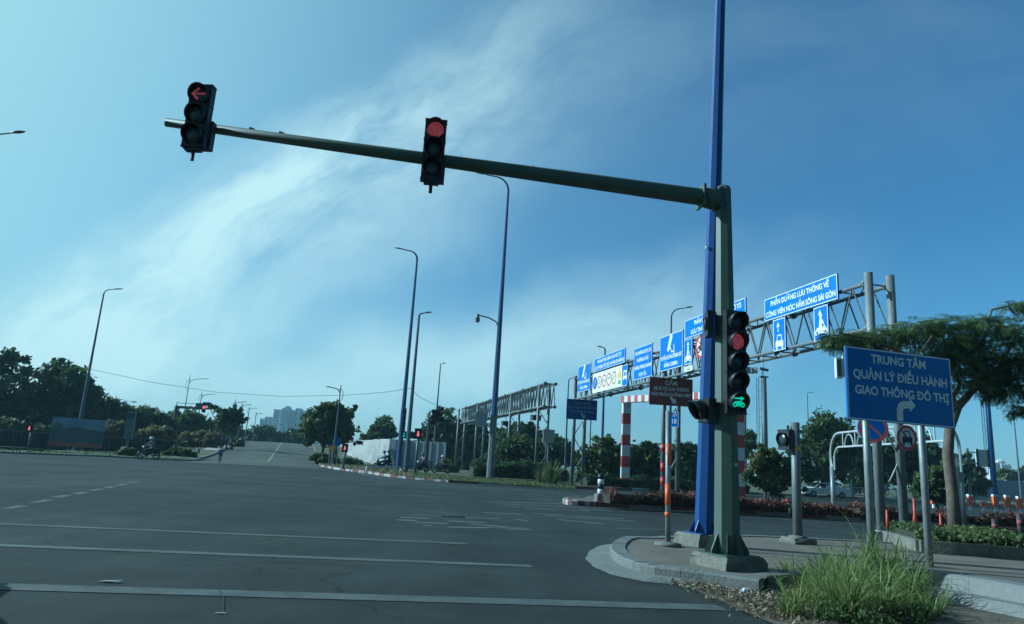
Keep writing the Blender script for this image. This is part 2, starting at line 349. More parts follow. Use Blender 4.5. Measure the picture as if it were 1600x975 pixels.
def tag(o, label=None, cat=None, group=None, kind=None):
    if label: o['label'] = label
    if cat: o['category'] = cat
    if group: o['group'] = group
    if kind: o['kind'] = kind
    return o
def thing(name, label, cat, loc=(0, 0, 0), group=None):
    o = bpy.data.objects.new(name, None); col.objects.link(o); o.empty_display_size = 0.3
    o.location = loc; ORG[o.name] = Vector(loc)
    return tag(o, label, cat, group)
def struct(o): o['kind'] = 'structure'; return o
def copy_tree(o, parent=None):
    c2 = o.copy(); col.objects.link(c2)
    if parent: c2.parent = parent
    for ch in list(o.children): copy_tree(ch, c2)
    return c2
def sheet(name, pts, z, mat, kind='structure'):
    mb = MB(); P = [Vector((p[0], p[1], z)) for p in pts]
    ids = [mb.pt(p) for p in P]
    for t in tessellate_polygon([P]): mb.face([ids[i] for i in t])
    o = mb.build(name, mat); o['kind'] = kind
    return o

def text_polys(s):
    cu = bpy.data.curves.new('t', 'FONT'); cu.body = s; cu.size = 1.0; cu.resolution_u = 3; cu.offset = 0.028
    ob = bpy.data.objects.new('t', cu); col.objects.link(ob)
    dg = bpy.context.evaluated_depsgraph_get()
    me = ob.evaluated_get(dg).to_mesh()
    vs = [v.co.copy() for v in me.vertices]; fs = [tuple(p.vertices) for p in me.polygons]
    ob.evaluated_get(dg).to_mesh_clear()
    bpy.data.objects.remove(ob); bpy.data.curves.remove(cu)
    return vs, fs
def put_text(mb, s, o, u, v, n, cx, cy, h, wmax, mat=0, lift=0.004):
    """text with cap height h centred at (cx, cy) in sign coordinates, squeezed to wmax"""
    dpos = [i for i, ch in enumerate(s) if ch == 'Đ']; s = s.replace('Đ', 'D')
    vs, fs = text_polys(s)
    if not vs: return
    if dpos:
        dv, _ = text_polys('D'); wD = max(p.x for p in dv)-min(p.x for p in dv); vs = list(vs)
        for i in dpos:
            pv, _ = text_polys(s[:i+1]); xr = max(p.x for p in pv)-wD; k = len(vs)
            vs += [Vector((xr-0.10, 0.33, 0)), Vector((xr+0.30, 0.33, 0)), Vector((xr+0.30, 0.42, 0)), Vector((xr-0.10, 0.42, 0))]; fs = list(fs)+[(k, k+1, k+2, k+3)]
    x0 = min(p.x for p in vs); x1 = max(p.x for p in vs)
    sc = h/0.73; sx = min(sc, wmax/(x1-x0))
    ids = [mb.pt(o + u*(cx + (p.x-(x0+x1)/2)*sx) + v*(cy + (p.y-0.365)*sc) + n*lift) for p in vs]
    for f in fs: mb.face([ids[i] for i in f], mat)

UP = Vector((0, 0, 1))
def circle2(cx, cy, r, n=24, a0=0, a1=360): return [(cx+r*math.cos(R(a0+(a1-a0)*k/n)), cy+r*math.sin(R(a0+(a1-a0)*k/n))) for k in range(n if a1-a0 >= 360 else n+1)]
def ring2(mb, o, u, v, n, cx, cy, r0, r1, lift, mat=0, k=28):
    a = [mb.pt(o+u*x+v*y+n*lift) for x, y in circle2(cx, cy, r0, k)]; b = [mb.pt(o+u*x+v*y+n*lift) for x, y in circle2(cx, cy, r1, k)]
    for i in range(k): mb.face((a[i], a[(i+1) % k], b[(i+1) % k], b[i]), mat)
def flat2(mb, pts2, o, u, v, n, lift, mat=0):
    ids = [mb.pt(o+u*x+v*y+n*lift) for x, y in pts2]
    for t in tessellate_polygon([[Vector((x, y, 0)) for x, y in pts2]]): mb.face([ids[i] for i in t], mat)
def seg2(x0, y0, x1, y1, w):
    l = math.hypot(x1-x0, y1-y0); nx, ny = -(y1-y0)/l*w/2, (x1-x0)/l*w/2
    return [(x0+nx, y0+ny), (x1+nx, y1+ny), (x1-nx, y1-ny), (x0-nx, y0-ny)]

def sign(name, label, cat, o, u, w, h, face, texts=(), icons=None, border=0.02, thick=0.05, mark=SWHITE, group=None, border_mat=SWHITE, back=SIGNBACK, parent=None):
    """flat sign with its lower left corner at o, running along u; returns (root, n)"""
    o = Vector(o); u = Vector(u).normalized(); n = u.cross(UP).normalized()
    root = parent if parent else thing(name, label, cat, o+u*w/2, group)
    mb = MB(); c3 = o+u*w/2+UP*h/2 - n*thick/2
    Rm = Matrix((u, -n, UP)).transposed()
    mb.box(c3, (w, thick, h), rot=Rm); p = mb.build('panel', face, root)
    if border:
        b = MB()
        for (cx, cy, ww, hh) in ((w/2, border*0.9, w-border*0.8, border), (w/2, h-border*0.9, w-border*0.8, border), (border*0.9, h/2, border, h-border*3), (w-border*0.9, h/2, border, h-border*3)):
            flat2(b, [(cx-ww/2, cy-hh/2), (cx+ww/2, cy-hh/2), (cx+ww/2, cy+hh/2), (cx-ww/2, cy+hh/2)], o, u, UP, n, 0.003)
        b.build('border', border_mat, root)
    if texts:
        t = MB()
        for (s_, cx, cy, th, wm) in texts: put_text(t, s_, o, u, UP, n, cx*w, cy*h, th*h, wm*w)
        t.build('lettering', mark, root)
    if icons:
        for nm, mt, fn in icons:
            t = MB(); fn(t, o, u, UP, n); t.build(nm, mt, root)
    if w > 1.7:
        sm = MB(); k = max(2, round(w/1.25))
        for i in range(1, k): flat2(sm, seg2(w*i/k, border*2, w*i/k, h-border*2, 0.018), o, u, UP, n, 0.002)
        sm.build('seam', M('sign_seam', (0.01, 0.05, 0.2), 0.5), root)
    bk = MB()
    for fx in (0.2, 0.8): bk.box(o+u*w*fx+UP*h/2-n*(thick+0.022), (0.05, 0.04, h*0.9), rot=Rm)
    bk.build('bracket', back, root)
    return root, n

# ------------------------------------------------------------------ the setting: ground, roads, verges, kerbs
VZ = 0.17                                            # top of kerbed verges
sheet('ground', [(-2500, -400), (2500, -400), (2500, 4500), (-2500, 4500)], -0.03, GROUND)
sheet('road', [(-170, -40), (230, -40), (230, 82), (-170, 82)], 0.0, ASPH)

def kerb_strip(name, pts, w=0.22, h=VZ, seg=None, mats=None, closed=False, base=0.0, side=1, topbevel=0.03, stones=1):
    """kerb along a ground polyline: outer face on the line, w wide towards side"""
    P = [Vector((p[0], p[1], 0)) for p in pts]
    # resample
    if seg:
        Q = [P[0]]; 
        for a, b in zip(P[:-1], P[1:]):
            n = max(1, round((b-a).length/seg))
            for i in range(1, n+1): Q.append(a.lerp(b, i/n))
        P = Q
    mb = MB(); prof = []
    for i, p in enumerate(P):
        a = P[max(i-1, 0)]; b = P[min(i+1, len(P)-1)]; t = (b-a).normalized(); nn = Vector((-t.y, t.x, 0))*side
        prof.append([p+UP*(base-0.02), p+UP*(base+h-topbevel), p+nn*topbevel+UP*(base+h), p+nn*(w-topbevel*0.5)+UP*(base+h), p+nn*w+UP*(base+h-topbevel), p+nn*w+UP*(base-0.02)])
    for i in range(len(P)-1):
        m = 0 if not mats or len(mats) < 2 else i % len(mats)
        g_ = min(0.006/max((P[i+1]-P[i]).length, 0.05), 0.1) if stones and (i % stones == 0) else 0.0
        jig = Vector((0, 0, random.uniform(-.004, .004)))
        a = [mb.pt(x.lerp(y, g_)+jig) for x, y in zip(prof[i], prof[i+1])]; b = [mb.pt(x+jig) for x in prof[i+1]]
        for k in range(5): mb.face((a[k], a[k+1], b[k+1], b[k]), m)
        mb.face(a, m); mb.face(b, m)
    o = mb.build(name, mats if mats else [KERB]); o['kind'] = 'structure'
    return o
def g2(px, py, z=0): p = G(px, py, z); return (p.x, p.y)
def smooth_poly(pts, it=2):
    for _ in range(it):
        q = [pts[0]]
        for a, b in zip(pts[:-1], pts[1:]):
            q.append((a[0]*.75+b[0]*.25, a[1]*.75+b[1]*.25)); q.append((a[0]*.25+b[0]*.75, a[1]*.25+b[1]*.75))
        q.append(pts[-1]); pts = q
    return pts

# far verge (behind the cross street): kerbed edge
FK = [g2(500, 729), g2(536, 736), g2(575, 739.5), g2(592, 743.5), g2(640, 748.5), g2(700, 753.5), g2(800, 758.5), g2(930, 765), g2(1040, 768.8), g2(1165, 772), g2(1300, 777.5), g2(1440, 784), g2(1600, 791.5)]
FK.append((FK[-1][0]+40, FK[-1][1]+8)); FK.append((228, FK[-1][1]+8))
FKs = smooth_poly(FK[:6], 2) + FK[6:]
def inset(pts, d):
    out = []
    for i, p in enumerate(pts):
        a = pts[max(i-1, 0)]; b = pts[min(i+1, len(pts)-1)]; t = Vector((b[0]-a[0], b[1]-a[1])).normalized()
        out.append((p[0]-t.y*d, p[1]+t.x*d))
    return out
kerb_strip('far_kerb', FKs, 0.22, VZ+0.02, seg=2.0, mats=[KRED, KWHT])
RB = Vector((*g2(500, 729), 0))
verge_pts = inset(FKs, 0.2) + [(228, 420), (RB.x-30, 420)]
# far road climbing to a crest
RL0 = G(308, 719.5); RR0 = G(500, 729); RL1 = atY(387, 690.5, 150); RR1 = atY(488, 693.5, 150)
zc = (RL1.z+RR1.z)/2; RL1.z = RR1.z = zc
def road_pt(t, side, off=0.0):
    A, B = (RL0, RL1) if side < 0 else (RR0, RR1)
    if t <= 1: 
        p = A.lerp(B, t); sm = t*t*(3-2*t)*0.45+t*0.55; p.z = zc*max(sm, 0)
    else:
        p = A.lerp(B, t); p.z = zc - 0.5*(t-1)**2*6
    d = (RR0-RL0).normalized()
    return p + d*off
mb = MB(); TS = [-0.12+0.06*i for i in range(0, 34)]
rows = []
for t in TS:
    a = road_pt(t, -1); b = road_pt(t, 1); z = 0.012 if t < 0 else 0.012
    rows.append([mb.pt(a.lerp(b, k/6)+UP*(z+0.10*(1-(2*k/6-1)**2)*min(max(t*4, 0), 1))) for k in range(7)])
for a, b in zip(rows[:-1], rows[1:]):
    for k in range(6): mb.face((a[k], a[k+1], b[k+1], b[k]), 0, True)
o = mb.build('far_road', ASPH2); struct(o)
# banks beside the climbing road
for nm, sd_, w1, w2, mt in (('embankment', -1, 60, 60, VERGE), ('embankment', 1, 40, 30, VERGE)):
    mb = MB(); rows = []
    for i, t in enumerate([0.0+0.06*i for i in range(0, 32)]):
        p = road_pt(t, sd_); q = [mb.pt(p + UP*0.13)]
        for d, dz in ((2.6, 0.13), (5, 0.05), (14, -0.1), (45, -0.25)):
            x = road_pt(t, sd_, d*sd_); x.z = max(p.z + dz - max(d-5, 0)*0.03, 0.10)
            q.append(mb.pt(x))
        rows.append(q)
    for a, b in zip(rows[:-1], rows[1:]):
        for k in range(4): mb.face((a[k], a[k+1], b[k+1], b[k]), 0, True)
    struct(mb.build(nm, mt))
# pale footpath and kerb on the left side of the climbing road
mb = MB(); rows = []
for i in range(6, 24):
    t = i*0.05; a = road_pt(t, -1, -0.25)+UP*0.16; b = road_pt(t, -1, -2.4)+UP*0.16
    rows.append((mb.pt(a), mb.pt(b)))
for a, b in zip(rows[:-1], rows[1:]): mb.face((a[0], a[1], b[1], b[0]))
struct(mb.build('footpath', M('pale_footpath', (0.40, 0.38, 0.33), 0.9, var=0.15, scale=1)))
for sd_, nm in ((-1, 'road_kerb'), (1, 'road_kerb')):
    mb = MB(); rows = []
    for i in range(0, 26):
        t = i*0.05; p = road_pt(t, sd_)
        rows.append([mb.pt(p-UP*0.1), mb.pt(p+UP*0.17), mb.pt(road_pt(t, sd_, 0.25*sd_)+UP*0.17)])
    for i, (a, b) in enumerate(zip(rows[:-1], rows[1:])):
        for k in range(2): mb.face((a[k], a[k+1], b[k+1], b[k]))
    struct(mb.build(nm, KERB))
# yellow centre line up the far road
mb = MB(); rows = []
for i in range(1, 22):
    t = i*0.05; a = road_pt(t, -1); b = road_pt(t, 1); z = UP*(0.125*min(max(t*4, 0), 1)+0.015)
    m0 = 0.53
    rows.append((mb.pt(a.lerp(b, m0)+z), mb.pt(a.lerp(b, m0+0.02)+z)))
for a, b in zip(rows[:-1], rows[1:]): mb.face((a[0], a[1], b[1], b[0]))
struct(mb.build('road_marking', YELLOW_P))
sheet('grass_verge', verge_pts, VZ, VERGE)
# left verge
LE = [(-168, G(0, 708).y-62), g2(-260, 700), g2(0, 708), g2(150, 713.5), g2(300, 720.5), (RL0.x+0.2, RL0.y+1)]
sheet('left_verge', LE + [(RL0.x-1, 300), (-168, 300)], 0.10, VERGE)
kerb_strip('left_kerb', LE, 0.2, 0.12, side=1)

# median on the cross street
MK = smooth_poly([g2(905, 783.5), g2(885, 783.2), g2(877, 786), g2(886, 789.5), g2(930, 791.5)], 2) + [g2(1085, 798.5), g2(1180, 804), g2(1400, 817), g2(1600, 829.5)]
MK.append((MK[-1][0]+25, MK[-1][1]+1.5))
kerb_strip('median_kerb', MK, 0.22, VZ+0.03, seg=1.7, mats=[KWHT, KRED])
mback = [(p[0], p[1]+13.5) for p in MK[-1:]] + [(MK[5][0]+14, MK[5][1]+13.5), (MK[0][0]+9, MK[0][1]+12.0), (MK[0][0]+1.0, MK[0][1]+1.5)]
sheet('median', inset(MK, 0.2) + [(MK[-1][0], MK[-1][1]+2.6), (G(930, 783).x, G(930, 783).y+2.0)], VZ, SOIL)
# small kerbed pad of the gantry's middle column (built further down, at GB)

# near island / pavement
IK = smooth_poly([g2(1245, 840, VZ), g2(1150, 835.5, VZ), g2(1085, 836, VZ), g2(1015, 840, VZ), g2(976, 838, VZ), g2(958, 845, VZ), g2(950, 858, VZ), g2(968, 872, VZ), g2(1003, 884, VZ), g2(1060, 891, VZ), g2(1100, 896, VZ)], 2) + [g2(1186, 908, VZ)]
back = [g2(1600, 861, VZ), g2(1400, 848, VZ)]
IKfull = [(back[0][0]+14, back[0][1]+1), back[0], back[1]] + IK
kerb_strip('island_kerb', IKfull[::-1], 0.28, VZ+0.02, side=-1, mats=[KERB], stones=3)
p0 = G(1462, 893, 0.34); p1 = G(1600, 916, 0.34); d = (p1-p0); d.z = 0; d.normalize(); nn = Vector((d.y, -d.x, 0))
if nn.x > 0: nn = -nn
q0_ = p0-d*0.72-nn*0.1; q1_ = p0+d*7-nn*0.1
front = [g2(1200, 900, VZ), g2(1290, 893, VZ), (q0_.x, q0_.y), (q1_.x, q1_.y), (q1_.x+25, q1_.y)]
sheet('pavement', inset(IKfull[::-1], -0.24)[::-1] + front, VZ-0.005, PAVE)
kerb_strip('pavement_kerb', front[2::-1], 0.25, VZ, seg=0.9, side=-1, mats=[KERB])
# sloping concrete gutter around the island nose
mb = MB(); prev = None; lo_, hi_ = len(IK)//4, len(IK)-3
for i in range(lo_, hi_):
    a_, p_, b_ = IK[i-1], IK[i], IK[i+1]; t_ = Vector((b_[0]-a_[0], b_[1]-a_[1])).normalized(); f_ = math.sin(math.pi*(i-lo_)/(hi_-1-lo_))**0.6
    wd = 0.04+0.36*f_*(0.3+0.7*(p_[0] < 2.5)); o_ = (p_[0]+t_.y*wd+0.02*math.sin(i*2.1), p_[1]-t_.x*wd+0.02*math.cos(i*1.7)); cur = (mb.pt((p_[0], p_[1], 0.07)), mb.pt((o_[0], o_[1], 0.007)))
    if prev: mb.face((prev[0], prev[1], cur[1], cur[0]))
    prev = cur
struct(mb.build('gutter_apron', KERB))
# two stepped concrete kerbs at the lower right
KW = M('pale_step_concrete', (0.20, 0.20, 0.185), 0.88, var=0.15, scale=2.5, bump=0.7, dirt=(0.14, 0.13, 0.11), dirt_amt=0.6, dirt_scale=2.5)
p0 = G(1462, 893, 0.34); p1 = G(1600, 916, 0.34); d = (p1-p0); d.z = 0; d.normalize(); nn = Vector((d.y, -d.x, 0))
if nn.x > 0: nn = -nn
mb = MB()
def step(z0, z1, off, wd, ln):
    a = p0 - d*0.7 + nn*off; b = p0 + d*ln + nn*off; ids = []
    for q in (a, b):
        ids.append([mb.pt((q.x+nn.x*0.16, q.y+nn.y*0.16, z0)), mb.pt((q.x+nn.x*0.02, q.y+nn.y*0.02, z1-0.03)), mb.pt((q.x-nn.x*0.02, q.y-nn.y*0.02, z1)), mb.pt((q.x-nn.x*wd, q.y-nn.y*wd, z1)), mb.pt((q.x-nn.x*wd, q.y-nn.y*wd, z0))])
    A, B = ids
    for k in range(4): mb.face((A[k], A[k+1], B[k+1], B[k]))
    mb.face(A[::-1]); mb.face(B)
step(-0.02, 0.34, 0.0, 0.35, 7.0)
step(-0.02, 0.14, 0.36, 0.35, 7.0)
struct(mb.build('concrete_step', KW))
# low dirt patch the grass grows from
sheet('dirt_patch', [g2(1050, 905), g2(1100, 930), g2(1180, 965), g2(1240, 990), g2(1700, 1000), g2(1560, 945), g2(1460, 905), g2(1290, 897), g2(1190, 918)], 0.016, SOIL)

# painted markings
def strip(mb, a, b, w, z=0.006, w2=None):
    a = Vector((a[0], a[1], z)); b = Vector((b[0], b[1], z)); t = (b-a).normalized(); n = Vector((-t.y, t.x, 0))
    n1 = n*(w/2); n2 = n*((w2 or w)/2)
    mb.face([mb.pt(a+n1), mb.pt(a-n1), mb.pt(b-n2), mb.pt(b+n2)])
def ext(a, b, k): return (a[0]+(b[0]-a[0])*k, a[1]+(b[1]-a[1])*k)
A, B = g2(0, 917), g2(1128, 950); mb = MB(); strip(mb, ext(A, B, -0.6), B, 0.33); o = mb.build('stop_line', PAINT); struct(o)
mb = MB(); A, B = g2(0, 852.5), g2(830, 885); strip(mb, ext(A, B, -0.8), B, 0.24)
struct(mb.build('crossing_line', PAINT))
mb = MB(); A, B = g2(0, 819), g2(730, 850); strip(mb, ext(A, B, -0.8), B, 0.22)
struct(mb.build('crossing_line', PAINT))
mb = MB()
for (x0, y0, x1, y1) in ((10, 795, 36, 790.5), (52, 786, 78, 781), (87, 777.5, 106, 774), (116, 772.5, 134, 769), (144, 767, 158, 764), (165, 763, 177, 760), (184, 759, 197, 756), (203, 755, 215, 752.5), (-50, 806, -18, 800)):
    strip(mb, g2(x0, y0), g2(x1, y1), 0.24)
struct(mb.build('dashed_line', PAINT))
mb = MB()
for (x0, y0, x1, y1) in ((640, 774.5, 672, 776), (618, 812.5, 652, 814), (690, 807, 783, 811), (645, 804.5, 727, 808.5), (735, 819, 790, 823.5), (662, 821, 675, 822), (625, 808.5, 668, 810.5), (700, 814.5, 760, 817), (770, 826, 830, 828), (648, 816.5, 700, 818.5), (755, 801, 815, 804), (905, 796, 960, 799), (700, 824, 822, 826), (805, 811.5, 824, 814), (642, 805, 690, 807.5),
        (760, 784.5, 880, 787), (775, 787.5, 915, 793), (786, 790.5, 920, 798.5), (820, 795, 870, 798), (835, 802.5, 975, 811), (852, 806, 994, 815), (872, 812, 945, 819), (690, 756.5, 745, 760), (690, 760, 790, 767), (672, 755, 700, 758), (800, 764, 880, 768.5), (872, 772.5, 935, 776.5)):
    strip(mb, g2(x0, y0), g2(x1, y1), 0.30)
struct(mb.build('crossing_stripes', PAINT_OLD))
mb = MB()
for (x0, y0, x1, y1) in ((1160, 821, 1330, 833), (1160, 829.5, 1300, 837), (960, 826, 1080, 829)): strip(mb, g2(x0, y0), g2(x1, y1), 0.12)
for (x0, y0, x1, y1) in ((930, 793.5, 1085, 801.5), (1085, 801.5, 1180, 807.5), (1180, 807.5, 1600, 832)): strip(mb, g2(x0, y0), g2(x1, y1), 0.14)
struct(mb.build('edge_line', PAINT_OLD))
mb = MB(); pl = [g2(560, 738.5), g2(572, 743), g2(600, 748), g2(660, 753)]
for a, b in zip(pl[:-1], pl[1:]): strip(mb, a, b, 0.3)
struct(mb.build('corner_line', PAINT_OLD))

# ------------------------------------------------------------------ haze: the air itself
def build_haze():
    m = bpy.data.materials.new('air'); m.use_nodes = True; N = m.node_tree.nodes; N.clear()
    out = N.new('ShaderNodeOutputMaterial'); v = N.new('ShaderNodeVolumePrincipled')
    v.inputs['Color'].default_value = (0.62, 0.86, 0.98, 1); v.inputs['Density'].default_value = 0.00034; v.inputs['Anisotropy'].default_value = 0.0
    m.node_tree.links.new(v.outputs[0], out.inputs['Volume'])
    mb = MB(); mb.box((0, 650, 42), (3000, 1500, 86)); o = mb.build('haze', m); o['kind'] = 'stuff'
build_haze()

# ------------------------------------------------------------------ traffic signal heads
def frame(fdir):
    f = Vector((fdir[0], fdir[1], 0)).normalized(); r = f.cross(UP) * -1      # r: to the right of someone looking at the lens
    r = UP.cross(f)
    return r, f
def signal_head(parent, c, fdir, n, pitch=0.37, lens_r=0.145, lit=None, litmat=None, symbol=None, visor=0.27, back=False, depth=0.2, name='signal_head', tail=False):
    """housing + lenses + visors, c = centre of the housing, facing fdir"""
    c = Vector(c); r, f = frame(fdir); h = n*pitch+0.03; w = lens_r*2+0.07
    Rm = Matrix((r, f, UP)).transposed()
    mb = MB(); mb.box(c, (w, depth, h), rot=Rm)
    for i in range(n+1): mb.box(c+UP*(h/2-i*h/n)+f*0.004, (w+0.014, depth+0.004, 0.018), rot=Rm)
    if tail:
        mb.box(c-UP*(h/2+0.03), (w*0.7, depth*0.7, 0.06), rot=Rm); mb.tube([c-UP*(h/2+0.05), c-UP*(h/2+0.2)], 0.028, 8)
    if back: mb.box(c-f*(depth/2+0.06)-UP*(h*0.25)+r*0.06, (w*0.8, 0.12, h*0.45), rot=Rm)
    hd = mb.build(name, BLACK, parent)
    for i in range(n):
        lc = c + UP*(h/2-0.015-pitch*(i+0.5)) + f*(depth/2+0.003)
        ax = Matrix((r, UP, f)).transposed() if True else None
        mb = MB(); mb.lathe([(lens_r, 0.0), (lens_r, 0.01), (lens_r*0.8, 0.03), (lens_r*0.4, 0.042), (0.01, 0.045)], 20, c=lc, axis=ax)
        on = (lit == i)
        mb.build('lens', litmat if (on and not symbol) else LENS, hd)
        if on and symbol:
            mb = MB(); symbol(mb, lc, r, f, lens_r); mb.build('lit_symbol', litmat, hd)
        if visor:
            mb = MB(); k = 18; ri = lens_r+0.012; inner = []; outer = []
            for j in range(k+1):
                a = R(-62 + (304)*j/k); ca, sa = math.cos(a), math.sin(a)
                L_ = visor*(0.35+0.65*(0.5+0.5*sa)) if sa < 0.4 else visor*(0.35+0.65*(0.5+0.5*sa))
                p = lc + r*ca*ri + UP*sa*ri
                inner.append((p, p+f*L_ - UP*0.01)); 
            ids = []
            for (p, q), j in zip(inner, range(k+1)):
                o_ = (p-lc).normalized()*0.008
                ids.append((mb.pt(p), mb.pt(q), mb.pt(q+o_), mb.pt(p+o_)))
            for a_, b_ in zip(ids[:-1], ids[1:]):
                for e in range(4): mb.face((a_[e], a_[(e+1) % 4], b_[(e+1) % 4], b_[e]), 0, e in (0, 2))
            mb.face(ids[0]); mb.face(ids[-1][::-1])
            mb.build('visor', BLACK, hd)
    return hd
def sym_arrow(mb, c, r, f, s):
    o = c+f*0.05
    flat2(mb, seg2(-0.72*s, 0.0, 0.85*s, 0.0, 0.22*s), o, r, UP, f, 0.0)
    flat2(mb, [(-0.86*s, 0), (-0.10*s, 0.80*s), (0.12*s, 0.62*s), (-0.50*s, 0.0)], o, r, UP, f, 0.001)
    flat2(mb, [(-0.86*s, 0), (-0.50*s, 0), (0.12*s, -0.62*s), (-0.10*s, -0.80*s)], o, r, UP, f, 0.0015)
def sym_moto(mb, c, r, f, s):
    o = c+f*0.05
    for x in (-0.5, 0.5): ring2(mb, o, r, UP, f, x*s, -0.36*s, 0.17*s, 0.29*s, 0.0)
    ring2(mb, o, r, UP, f, 0, -0.30*s, 0.12*s, 0.26*s, 0.001)
    flat2(mb, seg2(-0.5*s, -0.05*s, 0.35*s, 0.05*s, 0.12*s), o, r, UP, f, 0.002)
    flat2(mb, seg2(0.28*s, 0.16*s, 0.55*s, -0.36*s, 0.10*s), o, r, UP, f, 0.003)
    flat2(mb, seg2(-0.55*s, 0.42*s, 0.35*s, 0.42*s, 0.16*s), o, r, UP, f, 0.002)
    flat2(mb, [(0.28*s, 0.72*s), (0.72*s, 0.42*s), (0.28*s, 0.14*s)], o, r, UP, f, 0.003)
def sym_man(mb, c, r, f, s):
    o = c+f*0.05
    flat2(mb, circle2(0, 0.6*s, 0.22*s, 12), o, r, UP, f, 0.0)
    flat2(mb, [(-0.28*s, 0.35*s), (0.28*s, 0.35*s), (0.36*s, -0.8*s), (-0.36*s, -0.8*s)], o, r, UP, f, 0.0)

def footing(mb, c, size, z0, ang=0.0, bev=0.05, seed=1):
    """rough cast concrete block"""
    rnd = random.Random(seed); hx, hy = size[0]/2, size[1]/2; Rz = Matrix.Rotation(ang, 3, 'Z'); rings = []
    for z, k in ((z0-0.03, 1.03), (z0+size[2]*0.5, 1.01), (z0+size[2]-bev, 0.99), (z0+size[2], 0.90)):
        pts = []
        for (x, y) in ((-1, -1), (-0.3, -1), (0.4, -1), (1, -1), (1, -0.2), (1, 0.5), (1, 1), (0.3, 1), (-0.4, 1), (-1, 1), (-1, 0.4), (-1, -0.3)):
            q = Rz @ Vector((x*hx*k+rnd.uniform(-.02, .02), y*hy*k+rnd.uniform(-.02, .02), 0))
            pts.append(mb.pt((c[0]+q.x, c[1]+q.y, z+(rnd.uniform(-.015, .015) if z > z0 else 0))))
        rings.append(pts)
    for a, b in zip(rings[:-1], rings[1:]):
        for i in range(12): mb.face((a[i], a[(i+1) % 12], b[(i+1) % 12], b[i]))
    mb.face(rings[-1])
def gussets(mb, c, z, r0, k, hgt, out, phase=0.0, th=0.02):
    for i in range(k):
        a = phase+2*math.pi*i/k; d = Vector((math.cos(a), math.sin(a), 0)); n = Vector((-d.y, d.x, 0))
        p = Vector((c[0], c[1], z))
        A = [p+d*(r0-0.01), p+d*(r0+out), p+d*(r0+out)+UP*hgt*0.18, p+d*(r0*0.96)+UP*hgt]
        ids = [mb.pt(q+n*th/2) for q in A]; jds = [mb.pt(q-n*th/2) for q in A]
        mb.face(ids); mb.face(jds[::-1])
        for e in range(4): mb.face((ids[e], ids[(e+1) % 4], jds[(e+1) % 4], jds[e]))

PZ = VZ-0.005                                  # pavement level on the island
# ------------------------------------------------------------------ the big green traffic signal
gb = G(1136, 886, PZ); GX, GY = gb.x, gb.y
sg = thing('traffic_signal', 'tall green octagonal traffic signal with long arm over the road and red lights', 'traffic signal', gb)
phase8 = R(22.5+28)
topz = atY(1129, 292, GY).z
mb = MB(); mb.tube([(GX, GY, PZ+0.18), (GX, GY, PZ+1.2), (GX-0.02, GY, topz-0.06), (GX-0.02, GY, topz)], [0.205, 0.195, 0.128, 0.10], 8, phase=phase8, smooth=False)
gussets(mb, (GX, GY), PZ+0.19, 0.19, 8, 0.32, 0.13, phase8+R(22.5)); mb.box((GX, GY, PZ+0.185), (0.66, 0.66, 0.03), R(26))
pole = mb.build('pole', GREENP, sg)
mb = MB(); footing(mb, (GX+0.02, GY), (0.78, 0.78, 0.18), PZ, R(24), seed=3); mb.build('footing', OLDCONC, sg)
mb = MB(); mb.box((GX+0.075, GY-0.155, G(1136, 886).z+1.68), (0.11, 0.012, 0.05), R(8)); mb.build('number_plate', M('plate_grey', (0.4, 0.4, 0.38), 0.5), sg)
# arm
cA, sA = math.cos(R(8.6)), math.sin(R(8.6)); dA = ray(259, 191); rr = dA.x/dA.y
Larm = (GX-GY*rr)/(cA-rr*sA); tip = atY(259, 191, GY-Larm*sA)
root_p = Vector((GX-0.1, GY, atY(1110, 311, GY).z)); adir = (tip-root_p)
mb = MB(); mb.tube([root_p, root_p+adir*0.05, root_p+adir*0.5, tip], [0.148, 0.142, 0.105, 0.066], 12)
mb.tube([root_p+adir*0.004, root_p+adir*0.03], [0.20, 0.165], 12)
mb.box(root_p-UP*0.0+adir*0.036, (0.04, 0.34, 0.36), R(8.6)); mb.box(root_p+adir*0.003, (0.08, 0.30, 0.34), R(8.6))
for t in (0.12, 0.30, 0.36, 0.81, 0.86):
    p = root_p+adir*t; mb.box(p+UP*0.12+Vector((0, 0, -0.04*t)), (0.08, 0.03, 0.035), R(8.6), rot=Matrix.Rotation(0.3, 3, 'Y'))
mb.build('arm', GREENP, sg)
fdir = Vector((sA*0.9, -cA, 0)); fL = Vector((-0.05, -1, 0))
def on_arm(px):
    lo, hi = 0.0, 1.1
    for _ in range(50):
        m = (lo+hi)/2; p = root_p+adir*m; u = p.x/p.y
        # column of the point
        if u*1.0 > ray(px, 220).x/ray(px, 220).y: lo = m
        else: hi = m
    return root_p+adir*lo
pa = on_arm(312); cA1 = atY(311, 183, pa.y-0.28); signal_head(sg, cA1, fL, 3, 0.315, 0.128, 0, RED_LIT, sym_arrow, 0.14, back=True, tail=True, depth=0.13)
pb = on_arm(678); cB1 = atY(678, 236, pb.y-0.30); signal_head(sg, cB1, Vector((0.10, -1, 0)), 3, 0.315, 0.128, 0, RED_LIT, None, 0.16, back=True, tail=True, depth=0.16)
cz = atY(1147, 566, GY-0.22); signal_head(sg, Vector((cz.x, cz.y, cz.z)), Vector((0.16, -1, 0)), 5, 0.315, 0.125, 1, RED_LIT, None, 0.2, depth=0.16)
